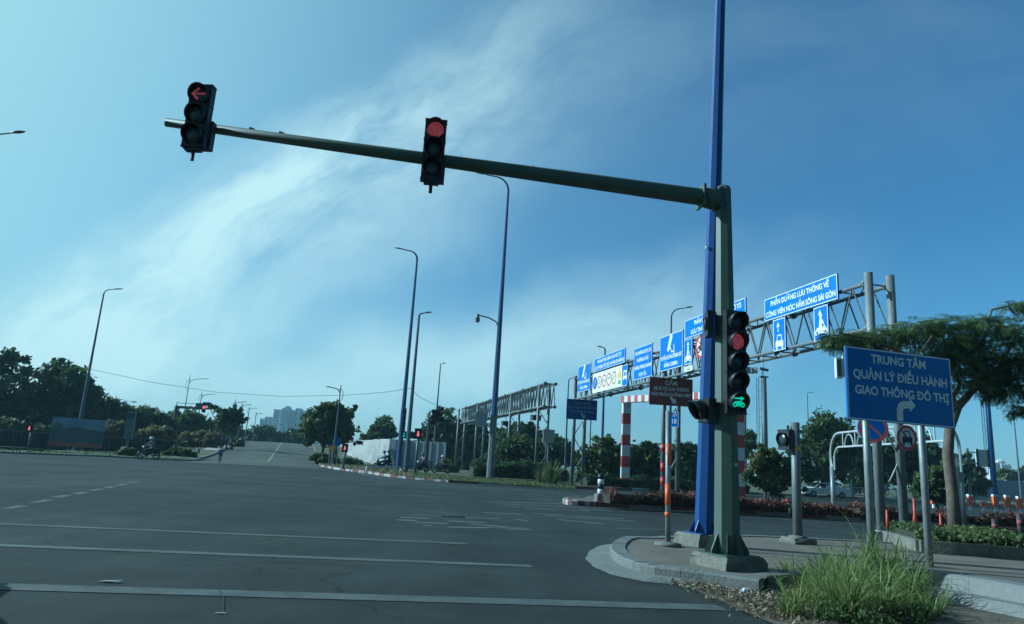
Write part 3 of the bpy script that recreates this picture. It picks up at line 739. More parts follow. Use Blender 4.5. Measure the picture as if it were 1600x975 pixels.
# the lit green lamp at the bottom of the five
r_, f_ = frame((0.16, -1)); lc = Vector((cz.x, cz.y, cz.z)) + UP*(-2*0.315)+f_*0.09
mb = MB(); sym_moto(mb, lc, r_, f_, 0.125); mb.build('lit_symbol', GREEN_LIT, sg)
mb = MB()
for dz in (0.60, -0.64): mb.box((GX+0.10, GY-0.12, cz.z+dz), (0.22, 0.10, 0.07), R(10))
mb.build('bracket', DARKM, sg)
# side lamps that face left
c1 = atY(1105, 642, GY-0.02); signal_head(sg, c1, (-1, -0.25), 1, 0.32, 0.13, None, None, None, 0.24, depth=0.13)
c2 = atY(1108, 507, GY-0.02); signal_head(sg, c2, (-1, 0.12), 1, 0.36, 0.10, None, None, None, 0.045, depth=0.09)
mb = MB(); mb.box((c1.x+0.14, GY, c1.z-0.19), (0.24, 0.05, 0.04)); mb.box((c2.x+0.10, GY, c2.z+0.2), (0.20, 0.05, 0.04)); mb.box((c1.x+0.14, GY, c1.z+0.17), (0.24, 0.05, 0.04)); mb.build('bracket', GREENP, sg)
mb = MB(); mb.tube([(GX-0.17, GY-0.06, cz.z-0.65), (GX-0.05, GY-0.2, cz.z-0.74), (GX+0.06, GY-0.2, cz.z-0.78)], 0.012, 6); mb.build('cable', BLACK, sg)

# ------------------------------------------------------------------ lamp posts
def lamp_head(parent, p, d, L_=0.75):
    d = Vector(d).normalized(); n = d.cross(UP).normalized(); u = n.cross(d)
    mb = MB(); rings = []
    for t, w, h in ((0, .05, .05), (.15, .09, .07), (.4, .16, .09), (.75, .15, .07), (1.0, .05, .03)):
        rings.append([mb.pt(Vector(p)+d*L_*t+n*math.cos(a)*w+u*(math.sin(a)*h*(1 if math.sin(a) > 0 else .55))) for a in [2*math.pi*k/10 for k in range(10)]])
    for a, b in zip(rings[:-1], rings[1:]):
        for k in range(10): mb.face((a[k], a[(k+1) % 10], b[(k+1) % 10], b[k]), 0, True)
    mb.face(rings[0]); mb.face(rings[-1])
    return mb.build('lamp_head', LAMPG, parent)
def curved_lamp(name, label, base, h, dirv, reach, r0, r1, mat, group=None, bend=0.12, drop=0.0, lower=None, sides=8, hl=0.9, bow=None):
    reach = max(reach-hl*0.75, 0.25)
    t = thing(name, label, 'street lamp', base, group); b = Vector(base); d = Vector((dirv[0], dirv[1], 0)).normalized()
    rb = reach*0.62; zb = h-rb
    pts = [b, b+UP*zb*0.5, b+UP*zb]; rad = [r0, (r0+r1)/2, r1]
    for k in range(1, 7):
        a = R(75)*k/6; pts.append(b+UP*(zb+rb*math.sin(a)) + d*rb*(1-math.cos(a))); rad.append(r1*(1-0.06*k))
    e = pts[-1]+d*(reach-rb*(1-math.cos(R(75))))+UP*(reach*0.10+drop)
    pts.append(e); rad.append(r1*0.5)
    mb = MB()
    if lower:
        hs, mt2 = lower
        lp = [b, b+UP*hs]; mb.tube(lp, [r0, r0*0.9], sides, 1); pts[0] = b+UP*hs; rad[0] = r0*0.85
        mb.tube(pts, rad, sides, 0); mb.tube([b+UP*(hs-0.05), b+UP*(hs+0.08)], r0*1.02, sides, 0); mb.build('pole', [mat, mt2], t)
    else:
        mb.tube(pts, rad, sides, 0); mb.tube([b, b+UP*0.08], r0*2.0, sides); mb.build('pole', mat, t)
    lamp_head(t, e-d*0.1, d+UP*0.16, hl)
    return t, b
CURVED = 'tall curved street lamps round the crossing'
POLEB = M('faded_blue_pole', (0.025, 0.06, 0.17), 0.5, var=0.12, scale=2)
POLEG = M('grey_blue_pole', (0.07, 0.10, 0.13), 0.5, var=0.12, scale=2)
# near blue post, cut off by the top of the picture
bb = G(1101, 852, PZ); 
bl = thing('street_lamp', 'thick blue octagonal lamp post right behind the green traffic signal', 'street lamp', bb, CURVED)
BX, BY = bb.x, bb.y; htop = 21.0; tx = atY(1126, 0, BY); lean = (tx.x-BX)/(tx.z-PZ)
mb = MB(); pts = [Vector((BX+lean*z, BY, PZ+0.22+z)) for z in (0, 5, 10, 16, htop)]; rad = [0.198, 0.160, 0.125, 0.088, 0.06]
e = pts[-1]
for k in range(1, 7):
    a = R(75)*k/6; pts.append(e+UP*1.6*math.sin(a)+Vector((-1, 0.1, 0))*1.6*(1-math.cos(a))); rad.append(0.055)
pts.append(pts[-1]+Vector((-1.4, 0.14, 0.3))); rad.append(0.045)
mb.tube(pts, rad, 8, phase=R(22.5+14), smooth=False); gussets(mb, (BX, BY), PZ+0.23, 0.185, 8, 0.26, 0.10, R(36)); mb.box((BX, BY, PZ+0.225), (0.56, 0.56, 0.03), R(20)); mb.build('pole', BLUEP, bl)
lamp_head(bl, pts[-1], (-1, 0.1, 0.16))
mb = MB(); footing(mb, (BX+0.03, BY), (0.92, 0.80, 0.22), PZ, R(22), seed=8); mb.build('footing', OLDCONC, bl)
mb = MB(); mb.tube([Vector((BX+lean*5.9-0.17, BY-0.1, PZ+6.0)), Vector((BX+lean*5.9-0.17, BY-0.1, PZ+6.06))], 0.02, 6); mb.build('bolt', GALV, bl)

def cl(label, bx, by, ztop_px, dirv, reach, r0, r1, mat, Y=None, z=0.0, hl=0.9, lower=None, **k):
    """base from its pixel (or column bx at distance Y), height from the picture row of its highest point"""
    b = G(bx, by, z) if Y is None else atXY(bx, Y, z)
    h = atY(*ztop_px, b.y).z - z
    return curved_lamp('street_lamp', label, b, h, dirv, reach, r0, r1, mat, CURVED, hl=hl, lower=lower, **k)
cl('slim tall lamp post on the left in front of the roadside billboard', 116, 704, (165, 452), (1, 0.2), 1.7, 0.19, 0.08, POLEG, z=0.1, hl=1.1)
h0 = atY(40, 214, 40); b0 = Vector((h0.x-3.6, 40, 0.1))
curved_lamp('street_lamp', 'lamp head on a thin arm reaching in at the left edge of the sky', b0, h0.z-0.1, (1, 0), 3.4, 0.2, 0.08, POLEG, CURVED, hl=0.85)
cl('thick blue lamp post with a black traffic signal strapped to it', 621.6, 736, (648, 392), (-1, 0.1), 2.3, 0.25, 0.10, POLEB, z=VZ, hl=1.1)
p633, _ = cl('slim blue lamp post leaning towards the right at the red and white kerb', 633, 740, (655, 489), (1, 0.1), 1.0, 0.20, 0.09, POLEG, z=VZ, hl=0.7)
p766, b766 = cl('very tall blue lamp post with grey lower half and a camera arm', 765.5, 747.5, (800, 277), (-1, 0.05), 3.0, 0.31, 0.105, POLEB, z=VZ, hl=1.1, lower=(5.2, GALVD))
zc_ = atY(785, 505, b766.y).z; q = Vector((b766.x, b766.y, zc_)); mb = MB()
mb.tube([q+Vector((0.0, 0, -0.6)), q+Vector((-0.35, 0, 0.1)), q+Vector((-1.0, -0.1, 0.4)), q+Vector((-1.9, -0.2, 0.55))], 0.06, 6); mb.build('camera_arm', GALV, p766)
mb = MB(); mb.tube([q+Vector((-1.95, -0.2, 0.65)), q+Vector((-1.95, -0.2, 0.1))], [0.10, 0.22], 10); mb.lathe([(0.22, 0), (0.2, -0.12), (0.1, -0.2)], 10, c=q+Vector((-1.95, -0.2, 0.1))); mb.build('dome_camera', LAMPG, p766)
mb = MB(); mb.box(b766+Vector((-1.05, -0.1, 4.8)), (0.95, 0.5, 1.15)); mb.build('cabinet', M('cabinet_grey', (0.30, 0.34, 0.38), 0.6), p766)
cl('distant thin lamp post behind the small black traffic signals', 675, 720, (684, 568), (1, 0), 0.7, 0.16, 0.07, POLEG, Y=95, hl=0.6)
cl('thin blue lamp post left of the dark blue column sign', 882, 720, (885, 591), (1, 0), 0.95, 0.14, 0.07, POLEG, Y=85, hl=0.6)
cl('lamp post rising behind the long white panel of the gantry', 939, 720, (942, 543), (-1, 0), 0.85, 0.17, 0.08, POLEB, Y=72, hl=0.55)
cl('thin pole half hidden behind the far blue camera sign', 920, 720, (924, 588), (1, 0), 0.5, 0.12, 0.06, POLEG, Y=100, hl=0.5)
cl('lamp post whose arm curves over the blue camera sign', 1046, 740, (1052, 482), (1, -0.1), 1.75, 0.16, 0.07, POLEG, Y=58, hl=0.65)
cl('small far lamp post above the tree beside the grey signal post', 1266, 740, (1265, 614), (1, 0), 1.0, 0.16, 0.07, POLEG, Y=130, hl=0.8)
cl('thin lamp post at the far right edge', 1597, 745, (1590, 640), (1, 0), 1.6, 0.13, 0.06, POLEG, Y=90, hl=0.9)

def bracket_lamp(label, bx, by, top, reach_px, Y=None, z=0.1, sgn=1, r0=0.13, group='street lamps with curled brackets along the climbing road'):
    b = G(bx, by, z) if Y is None else atXY(bx, Y, z)
    h = atY(*top, b.y).z-z; reach = reach_px*b.y/F
    t = thing('street_lamp', label, 'street lamp', b, group); mb = MB()
    mb.tube([b, b+UP*h*0.5, b+UP*h], [r0, r0*0.75, r0*0.35], 8); mb.tube([b, b+UP*0.9], r0*1.5, 8); mb.build('pole', POLEG, t)
    d = Vector((sgn, 0, 0)); mb = MB(); pts = []
    for k in range(9):
        a = R(90*k/8); pts.append(b+UP*(h*0.87+ h*0.085*math.sin(a)) + d*reach*0.55*(1-math.cos(a)))
    pts.append(b+UP*h*0.965+d*reach*0.95); mb.tube(pts, r0*0.38, 6); mb.build('arm', POLEG, t)
    mb = MB(); pts = []
    for k in range(13):
        a = R(60+240*k/12); pts.append(b+UP*(h*0.87+h*0.075*math.sin(a))+d*(h*0.04*math.cos(a)+0.0))
    mb.tube(pts, r0*0.25, 6); mb.build('curl', POLEG, t)
    lamp_head(t, pts[0]*0+b+UP*h*0.963+d*reach*0.85, d, reach*0.3)
    return t
bracket_lamp('nearest curled bracket lamp, standing right beside the far left signal arm', 278.7, 705, (295, 586), 26)
bracket_lamp('second curled bracket lamp, right of the far left signal arm', 301.5, 707, (309, 611), 18)
bracket_lamp('curled bracket lamp hidden behind the young roadside tree', 357, 694, (363, 624), 15, Y=108, z=1.0)
bracket_lamp('fourth bracket lamp from the left, just right of the young tree', 369.5, 692, (377, 629), 13, Y=120, z=1.6)
bracket_lamp('fifth bracket lamp from the left on the pale footpath', 382, 689, (389.5, 635), 11, Y=140, z=2.2)
bracket_lamp('farthest bracket lamp near the crest of the road', 394.5, 687, (399, 643.5), 9, Y=158, z=2.8)
bracket_lamp('curled bracket lamp with its arm to the left, inside the big roadside tree', 519, 722, (530.5, 601), 20, Y=78, z=VZ, sgn=-1, group='street lamps with curled brackets along the climbing road')

# ------------------------------------------------------------------ small posts on the island
b = G(1043.5, 853, PZ); t = thing('marker_post', 'slim grey post with orange bands and a round foot on the island', 'post', b); hh = atY(1041, 642, b.y).z
mb = MB(); mb.tube([b, (b.x-0.02, b.y, hh)], 0.052, 12); mb.build('pole', GALV, t)
for (y0, y1) in ((693, 727), (756, 789), (800, 833-26)):
    z0, z1 = atY(1043, y1, b.y).z, atY(1043, y0, b.y).z
    mb = MB(); mb.tube([(b.x-0.008, b.y, z0), (b.x-0.012, b.y, z1)], 0.0545, 12); mb.build('band', ORANGE, t)
z0, z1 = atY(1043, 803, b.y).z, atY(1043, 776, b.y).z
mb = MB(); mb.lathe([(0.26, 0), (0.25, 0.05), (0.12, 0.07), (0.05, 0.08)], 14, c=b); mb.build('foot', KERB, t)

b = G(1247, 849, PZ); t = thing('pedestrian_signal', 'grey round post with a black signal box facing left and yellow band', 'traffic signal', b); hh = atY(1239, 660, b.y).z
mb = MB(); mb.tube([b+UP*0.08, (b.x-0.0, b.y, hh)], 0.098, 16); mb.build('pole', GALVD, t)
mb = MB(); zb = atY(1240, 700, b.y).z; mb.tube([(b.x, b.y, zb-0.05), (b.x, b.y, zb+0.05)], 0.101, 16); mb.build('band', SYEL, t)
mb = MB(); footing(mb, (b.x, b.y), (0.55, 0.50, 0.12), PZ, R(15), seed=5); mb.lathe([(0.2, 0.1), (0.19, 0.15), (0.1, 0.17)], 14, c=b); mb.build('footing', OLDCONC, t)
cc = atY(1228, 687, b.y); signal_head(t, cc, (-1, -0.35), 1, 0.40, 0.14, None, None, None, 0.09, depth=0.15)
mb = MB(); mb.tube([(cc.x+0.05, cc.y, cc.z+0.22), (cc.x+0.05, cc.y, cc.z+0.32)], 0.03, 8); mb.box((cc.x+0.12, b.y, cc.z-0.17), (0.18, 0.06, 0.05)); mb.build('bracket', DARKM, t)

# ------------------------------------------------------------------ the big blue direction sign
pR = G(1453, 886, PZ); pL = atXY(1363.5, pR.y-0.35, PZ)
u = Vector((pR.x-pL.x, pR.y-pL.y, 0)); 
# plane of the board, a little in front of the posts
u.normalize(); nS = u.cross(UP)
def on_plane(px, py, o, n):
    d = ray(px, py); cam0 = Vector((0, 0, H)); t = (o-cam0).dot(n)/d.dot(n); return cam0+d*t
oS = pL+nS*0.09
c00 = on_plane(1323, 656, oS, nS); c11 = on_plane(1486, 559, oS, nS); c01 = on_plane(1323.5, 542, oS, nS); c10 = on_plane(1490, 668, oS, nS)
zB = (c00.z+c10.z)/2; zT = (c01.z+c11.z)/2
wS = ((c10-c00).dot(u)+(c11-c01).dot(u))/2; hS = zT-zB; print('big sign', wS, hS, c00, c10, c01, c11)
t = thing('direction_sign', 'big dark blue direction sign on two grey posts with a bent arrow', 'road sign', (pL+pR)/2)
def bent_arrow(mb, o, u, v, n):
    cx, cy, k = wS*0.515, hS*0.04, hS
    P = [(-.115, 0)] + [(-.115+.135-.135*math.cos(R(a)), .115+.135*math.sin(R(a))) for a in range(0, 91, 15)] + [(.09, .25), (.09, .295), (.185, .205), (.09, .115), (.09, .16), (.035, .16)] + [(.035-.055*math.sin(R(a))*1.0, .105+.055*math.cos(R(a))) for a in range(15, 91, 15)] + [(-.02, 0)]
    flat2(mb, [(cx+x*k*1.12, cy+y*k*1.12) for x, y in P], o, u, v, n, 0.004)
oo = Vector((c00.x, c00.y, zB)); oo = (c00+c01)/2; oo.z = zB
SBLUED = M('sign_blue_deep', (0.008, 0.085, 0.36), 0.4, var=0.07, scale=1.5); SGREYW = M('sign_lettering_grey', (0.66, 0.68, 0.66), 0.5, var=0.05)
sign('x', '', '', oo, u, wS, hS, SBLUED, [('TRUNG TÂM', 0.49, 0.865, 0.122, 0.52), ('QUẢN LÝ ĐIỀU HÀNH', 0.505, 0.635, 0.122, 0.89), ('GIAO THÔNG ĐÔ THỊ', 0.515, 0.42, 0.122, 0.89)], [('arrow', SGREYW, bent_arrow)], 0.022, 0.04, SGREYW, parent=t, border_mat=SGREYW)
for p, nm in ((pL, 'post'), (pR, 'post')):
    mb = MB(); mb.tube([p-UP*0.1, Vector((p.x, p.y, zT-0.15))], 0.062, 14); mb.build(nm, GALV, t)
mb = MB()
for fx, fy in ((0.25, 0.14), (0.76, 0.14), (0.47, 0.95)): mb.lathe([(0.016, 0), (0.012, 0.012), (0.003, 0.015)], 8, c=oo+u*wS*fx+UP*hS*fy+nS*0.002, axis=Matrix((u, UP, nS)).transposed())
mb.build('rivet', GALV, t)

# ------------------------------------------------------------------ sign gantry across the cross street
C1 = G(1377, 826, PZ); A1 = G(893, 757.5, VZ)
gdir = Vector((A1.x-C1.x, A1.y-C1.y, 0)); glen = gdir.length; gdir.normalize(); gn = Vector((-gdir.y, gdir.x, 0))     # gn: towards the viewer's left
if gn.x > 0: gn = -gn
GT = (atY(1357, 436, C1.y).z + atY(898, 585, A1.y).z)/2
def truss_piece(mb, a, b, top, bot, wid, rch=0.075, rdg=0.03, bay=1.35, n=8):
    L_ = (b-a).length; d = (b-a).normalized(); w = Vector((d.y, -d.x, 0))*wid
    k = max(2, round(L_/bay))
    for off in (Vector((0, 0, 0)), w):
        for z in (top, bot): mb.tube([a+off+UP*z, b+off+UP*z], rch, n)
        for i in range(k):
            p, q = a+off+d*L_*i/k, a+off+d*L_*(i+1)/k; m = (p+q)/2
            mb.tube([p+UP*bot, m+UP*top], rdg, 5); mb.tube([m+UP*top, q+UP*bot], rdg, 5)
    for i in range(k+1):
        p = a+d*L_*i/k
        for z in (top, bot): mb.tube([p+UP*z, p+w+UP*z], rdg, 5)
        if i < k: mb.tube([p+UP*top, p+w+d*L_/k+UP*top], rdg*0.8, 5); mb.tube([p+UP*bot, p+w+d*L_/k+UP*bot], rdg*0.8, 5)
    for i in range(0, k+1, max(1, k//5)):
        for z in (top, bot):
            for off in (Vector((0, 0, 0)), w):
                mb.tube([a+off+d*(L_*i/k-0.06)+UP*z, a+off+d*(L_*i/k+0.06)+UP*z], rch*2.0, n)
def column(mb, p, q, z0, z1, r=0.17, bay=1.5, brace_top=None):
    for c_ in (p, q):
        mb.tube([Vector((c_.x, c_.y, z0)), Vector((c_.x, c_.y, z1))], r, 14); mb.tube([Vector((c_.x, c_.y, z0)), Vector((c_.x, c_.y, z0+0.05))], r*1.7, 10)
    k = max(2, round((brace_top-z0-1.0)/bay)); 
    for i in range(k):
        a_, b_ = (p, q) if i % 2 == 0 else (q, p); za = z0+0.9+(brace_top-z0-1.0)*i/k; zb = z0+0.9+(brace_top-z0-1.0)*(i+1)/k
        mb.tube([Vector((a_.x, a_.y, za)), Vector((b_.x, b_.y, zb))], 0.035, 6)
gw = 0.86; wv = Vector((gdir.y, -gdir.x, 0)); wv = wv if wv.x > 0 else -wv
gan = thing('sign_gantry', 'long grey truss gantry carrying bright blue lane signs over the cross street', 'gantry', (C1.x, C1.y, PZ))
GB_ = C1+gdir*glen*0.5
mid = (GT-1.55, GT-0.05)
for k_, (P_, z0) in enumerate(((C1, PZ), (GB_, VZ), (A1, VZ))):
    mb = MB(); P_ = Vector((P_.x, P_.y, 0)); column(mb, P_, P_+wv*gw, z0-0.1, GT+(0.1 if k_ == 0 else 0.0), 0.14, 1.5, GT-1.7); mb.build('column', GALVD if k_ else GALV, gan)
mb = MB(); a0 = Vector((C1.x, C1.y, 0)); 
truss_piece(mb, a0+gdir*0.15, a0+gdir*(glen-0.2), GT-0.25, GT-1.85, 0.86 if wv.dot(Vector((gdir.y, -gdir.x, 0))) > 0 else -0.86)
mb.build('truss', GALVD, gan)
for (y0, y1) in ((694, 705), (722.5, 737), (745, 758)):
    zt, zb = atY(1032, y0, GB_.y).z, atY(1034, y1, GB_.y).z
    mb = MB(); mb.tube([(GB_.x, GB_.y, zb), (GB_.x, GB_.y, zt)], 0.145, 14); mb.build('red_band', SRED, gan)
pad = MB(); footing(pad, (GB_.x+0.4, GB_.y), (2.6, 1.6, 0.16), 0.0, 0.0, seed=4); struct(pad.build('column_footing', KERB))

oG = a0 + gn*0.16; uG = -gdir; nG = uG.cross(UP)
def gs(name, label, tl, tr, bl_, br, face, texts=(), icons=None, group=None, border=0.03, mark=SWHITE, off=0.0, hfix=None):
    o0 = oG+nG*off
    pts = [on_plane(*q, o0, nG) for q in (tl, tr, bl_, br)]
    s0 = ((pts[0]-o0).dot(uG)+(pts[2]-o0).dot(uG))/2; s1 = ((pts[1]-o0).dot(uG)+(pts[3]-o0).dot(uG))/2
    zt = (pts[0].z+pts[1].z)/2; zb = (pts[2].z+pts[3].z)/2
    o = o0+uG*s0; o.z = zb; w, h = s1-s0, zt-zb
    ic = [(nm, mt, (lambda f: (lambda mb, o_, u_, v_, n_: f(mb, o_, u_, v_, n_, w, h)))(f)) for nm, mt, f in icons] if icons else None
    return sign(name, label, 'road sign', o, uG, w, h, face, texts, ic, border, 0.06, mark, group)
def ic_up(cx, y0, y1, aw=0.05):
    def f(mb, o, u, v, n, w, h):
        flat2(mb, seg2(cx*w, y0*h, cx*w, y1*h-0.13*h, 0.05*w), o, u, v, n, 0.004)
        flat2(mb, [(cx*w-0.13*w, y1*h-0.15*h), (cx*w+0.13*w, y1*h-0.15*h), (cx*w, y1*h)], o, u, v, n, 0.004)
    return f
def ic_car(cx, cy, k):
    def f(mb, o, u, v, n, w, h):
        c_ = lambda pts: [(cx*w+x*k*w, cy*h+y*k*w) for x, y in pts]
        flat2(mb, c_([(-.36, .05), (-.26, .55), (.26, .55), (.36, .05), (.28, .05), (.2, .46), (-.2, .46), (-.28, .05)]), o, u, v, n, 0.004)
        flat2(mb, c_([(-.5, -.38), (-.5, 0), (-.4, .08), (.4, .08), (.5, 0), (.5, -.38)]), o, u, v, n, 0.005)
        flat2(mb, c_([(-.46, -.6), (-.46, -.36), (-.28, -.36), (-.28, -.6)]), o, u, v, n, 0.004); flat2(mb, c_([(.28, -.6), (.28, -.36), (.46, -.36), (.46, -.6)]), o, u, v, n, 0.004)
    return f
def ic_moto(cx, cy, k):
    def f(mb, o, u, v, n, w, h):
        P = lambda x, y: (cx*w+x*k*w, cy*h+y*k*w)
        for x in (-.42, .42): ring2(mb, o, u, v, n, *P(x, -.2), 0.12*k*w, 0.24*k*w, 0.004, k=16)
        flat2(mb, [P(-.5, .1), P(-.1, .16), P(.2, .1), P(.34, .28), P(.5, .0), P(.3, -.3), P(-.25, -.3)], o, u, v, n, 0.005)
        flat2(mb, [P(-.22, .15), P(-.12, .75), P(.1, .72), P(.34, .34), P(.26, .28), P(.08, .45), P(.1, .12)], o, u, v, n, 0.006)
        flat2(mb, [P(x, y) for x, y in circle2(-.0, .9, .14, 10)], o, u, v, n, 0.005)
    return f
def ic_cam(cx, cy, k):
    def f(mb, o, u, v, n, w, h):
        P = lambda x, y: (cx*w+x*k*w, cy*h+y*k*w)
        flat2(mb, [P(-.42, -.25), P(-.3, -.4), P(-.08, -.2), P(.25, .45), P(.12, .62), P(-.02, .62)], o, u, v, n, 0.004)
        flat2(mb, seg2(*P(-.05, -.15), *P(.15, -.45), .07*k*w), o, u, v, n, 0.005); flat2(mb, seg2(*P(.12, -.45), *P(.45, -.40), .07*k*w), o, u, v, n, 0.006)
        flat2(mb, seg2(*P(.45, -.75), *P(.45, -.05), .08*k*w), o, u, v, n, 0.007)
    return f
GS = 'blue signs hung on the long gantry'
gs('lane_sign', 'longest blue sign, on the gantry right of the signal pole', (1194, 468.5), (1308, 427), (1195, 503), (1309, 467), SBLUE2, [('PHẦN ĐƯỜNG LƯU THÔNG VỀ', 0.5, 0.72, 0.23, 0.80), ('CÔNG VIÊN NÓC HẦM SÔNG SÀI GÒN', 0.5, 0.27, 0.23, 0.95)], group=GS, off=0.05)
gs('lane_sign', 'narrow blue sign with a white car under an upward arrow', (1208, 499.5), (1227, 496), (1208.5, 550), (1227.5, 545.5), SBLUE2, (), [('arrow', SWHITE, ic_up(0.42, 0.58, 0.9)), ('car_symbol', SWHITE, ic_car(0.5, 0.28, 0.62))], group=GS)
gs('lane_sign', 'narrow blue sign with a white motorbike, beside the feathery tree', (1271.5, 480.5), (1294, 475.5), (1272, 535.5), (1294.5, 530), SBLUE2, (), [('arrow', SWHITE, ic_up(0.45, 0.62, 0.9)), ('motorbike_symbol', SWHITE, ic_moto(0.5, 0.34, 0.66))], group=GS)
gs('lane_sign', 'wide blue sign partly hidden behind the blue lamp post', (1070, 499.5), (1165, 467), (1070, 526.5), (1165, 502), SBLUE2, [('PHẦN ĐƯỜNG DÀNH CHO XE Ô TÔ', 0.56, 0.72, 0.24, 0.76), ('LƯU THÔNG VỀ HẦM SÀI GÒN', 0.5, 0.27, 0.24, 0.90)], group=GS, off=0.05)
gs('lane_sign', 'small blue motorbike lane sign just left of the blue lamp post', (1069, 530.5), (1081.5, 528), (1068.5, 572), (1081.5, 567), SBLUE2, (), [('arrow', SWHITE, ic_up(0.5, 0.56, 0.9)), ('motorbike_symbol', SWHITE, ic_moto(0.5, 0.28, 0.62))], group=GS)
gs('hours_plate', 'tiny white plate under the small motorbike lane sign', (1069.5, 574), (1082, 570), (1069.5, 582), (1082, 578), SWHITE, [('6-22', 0.5, 0.5, 0.5, 0.8)], None, None, 0, BLACK)
gs('camera_sign', 'nearer blue camera sign reading BẰNG CAMERA', (1031, 528), (1066.5, 515), (1031, 582), (1067.5, 571), SBLUE2, [('TUYẾN ĐƯỜNG GIÁM SÁT', 0.5, 0.36, 0.105, 0.93), ('BẰNG CAMERA', 0.5, 0.15, 0.105, 0.58)], [('camera_symbol', SWHITE, ic_cam(0.48, 0.70, 0.34))], group=GS, off=0.05)
gs('warning_sign', 'blue sign with four text lines ending in VƯỢT ẨU', (990, 546), (1018.5, 535), (990.5, 595), (1019, 587), SBLUE2, [('XE KHÔNG ĐƯỢC ĐI', 0.5, 0.82, 0.11, 0.86), ('KHÔNG LÀ XE', 0.5, 0.60, 0.11, 0.62), ('KHÔNG PHÓNG NHANH', 0.5, 0.37, 0.11, 0.93), ('VƯỢT ẨU', 0.5, 0.14, 0.11, 0.42)], group=GS, off=0.05)
gs('lane_sign', 'long blue sign mounted above the white panel of round symbols', (928.5, 560.5), (976.5, 544), (929, 580.5), (977, 567), SBLUE2, [('PHẦN ĐƯỜNG DÀNH CHO XE Ô TÔ', 0.5, 0.70, 0.24, 0.78), ('LƯU THÔNG TỐC ĐỘ, HƯỚNG ĐI HẦM SG', 0.5, 0.27, 0.24, 0.95)], group=GS, off=0.05)
def ic_circles(kind):
    def f(mb, o, u, v, n, w, h):
        r = 0.088*w*0.92
        for i in range(5):
            cx, cy = w*(0.09+0.165*i), h*0.5
            if kind == 'ring' and i > 0: ring2(mb, o, u, v, n, cx, cy, r*0.72, r, 0.004)
            if kind == 'blue' and i == 0: flat2(mb, circle2(cx, cy, r, 20), o, u, v, n, 0.004)
            if kind == 'mark':
                if i == 0: flat2(mb, seg2(cx-r*.4, cy-r*.4, cx+r*.3, cy+r*.5, r*.3), o, u, v, n, 0.006)
                elif i == 1: ring2(mb, o, u, v, n, cx, cy, r*.2, r*.42, 0.005)
                elif i == 2: flat2(mb, circle2(cx-r*.3, cy, r*.24, 10), o, u, v, n, 0.005); flat2(mb, circle2(cx+r*.3, cy, r*.24, 10), o, u, v, n, 0.005)
                elif i == 3: flat2(mb, seg2(cx-r*.4, cy+r*.2, cx+r*.4, cy+r*.2, r*.3), o, u, v, n, 0.005)
                else: flat2(mb, seg2(cx-r*.45, cy-r*.3, cx+r*.4, cy+r*.35, r*.28), o, u, v, n, 0.005)
        if kind == 'tri': flat2(mb, [(w*.86, h*.42), (w*.985, h*.42), (w*.922, h*.95)], o, u, v, n, 0.004)
        if kind == 'small': flat2(mb, seg2(w*.88, h*.22, w*.97, h*.22, h*.18), o, u, v, n, 0.004)
    return f
RINGC = M('faded_sign_ring', (0.36, 0.16, 0.14), 0.5, var=0.1); MARKC = M('symbol_grey', (0.30, 0.30, 0.30), 0.5)
gs('rule_panel', 'long cream panel with a row of round road symbols on the gantry', (926, 584.5), (971.5, 571), (926, 614), (972, 604), SCREAM, (), [('symbol_ring', RINGC, ic_circles('ring')), ('blue_symbol', SBLUE, ic_circles('blue')), ('symbol', MARKC, ic_circles('mark')), ('warning_triangle', SYEL, ic_circles('tri')), ('small_mark', M('sign_green', (0.1, 0.3, 0.12), 0.5), ic_circles('small'))], None, 0)
def ic_bus(mb, o, u, v, n, w, h):
    flat2(mb, [(.2*w, .48*h), (.2*w, .74*h), (.8*w, .74*h), (.8*w, .48*h), (.68*w, .48*h), (.68*w, .66*h), (.32*w, .66*h), (.32*w, .48*h)], o, u, v, n, 0.004)
    flat2(mb, seg2(.1*w, .42*h, .9*w, .42*h, .12*h), o, u, v, n, 0.005); flat2(mb, seg2(.22*w, .3*h, .22*w, .38*h, .2*w), o, u, v, n, 0.004); flat2(mb, seg2(.78*w, .3*h, .78*w, .38*h, .2*w), o, u, v, n, 0.004)
gs('bus_lane_sign', 'narrow blue bus sign at the near end of the cream symbol panel', (972.5, 571.5), (980, 568.5), (973, 604.5), (980.5, 602), SBLUE2, (), [('bus_symbol', SWHITE, ic_bus)], GS)
gs('camera_sign', 'blue sign with a white camera at the far end of the gantry', (903.5, 573.5), (922.5, 566.5), (903, 613.5), (922, 608.5), SBLUE2, [('TUYẾN ĐƯỜNG GIÁM SÁT', 0.5, 0.36, 0.105, 0.93), ('BẰNG CAMERA', 0.5, 0.15, 0.105, 0.6)], [('camera_symbol', SWHITE, ic_cam(0.5, 0.70, 0.36))], group=GS, off=0.05)

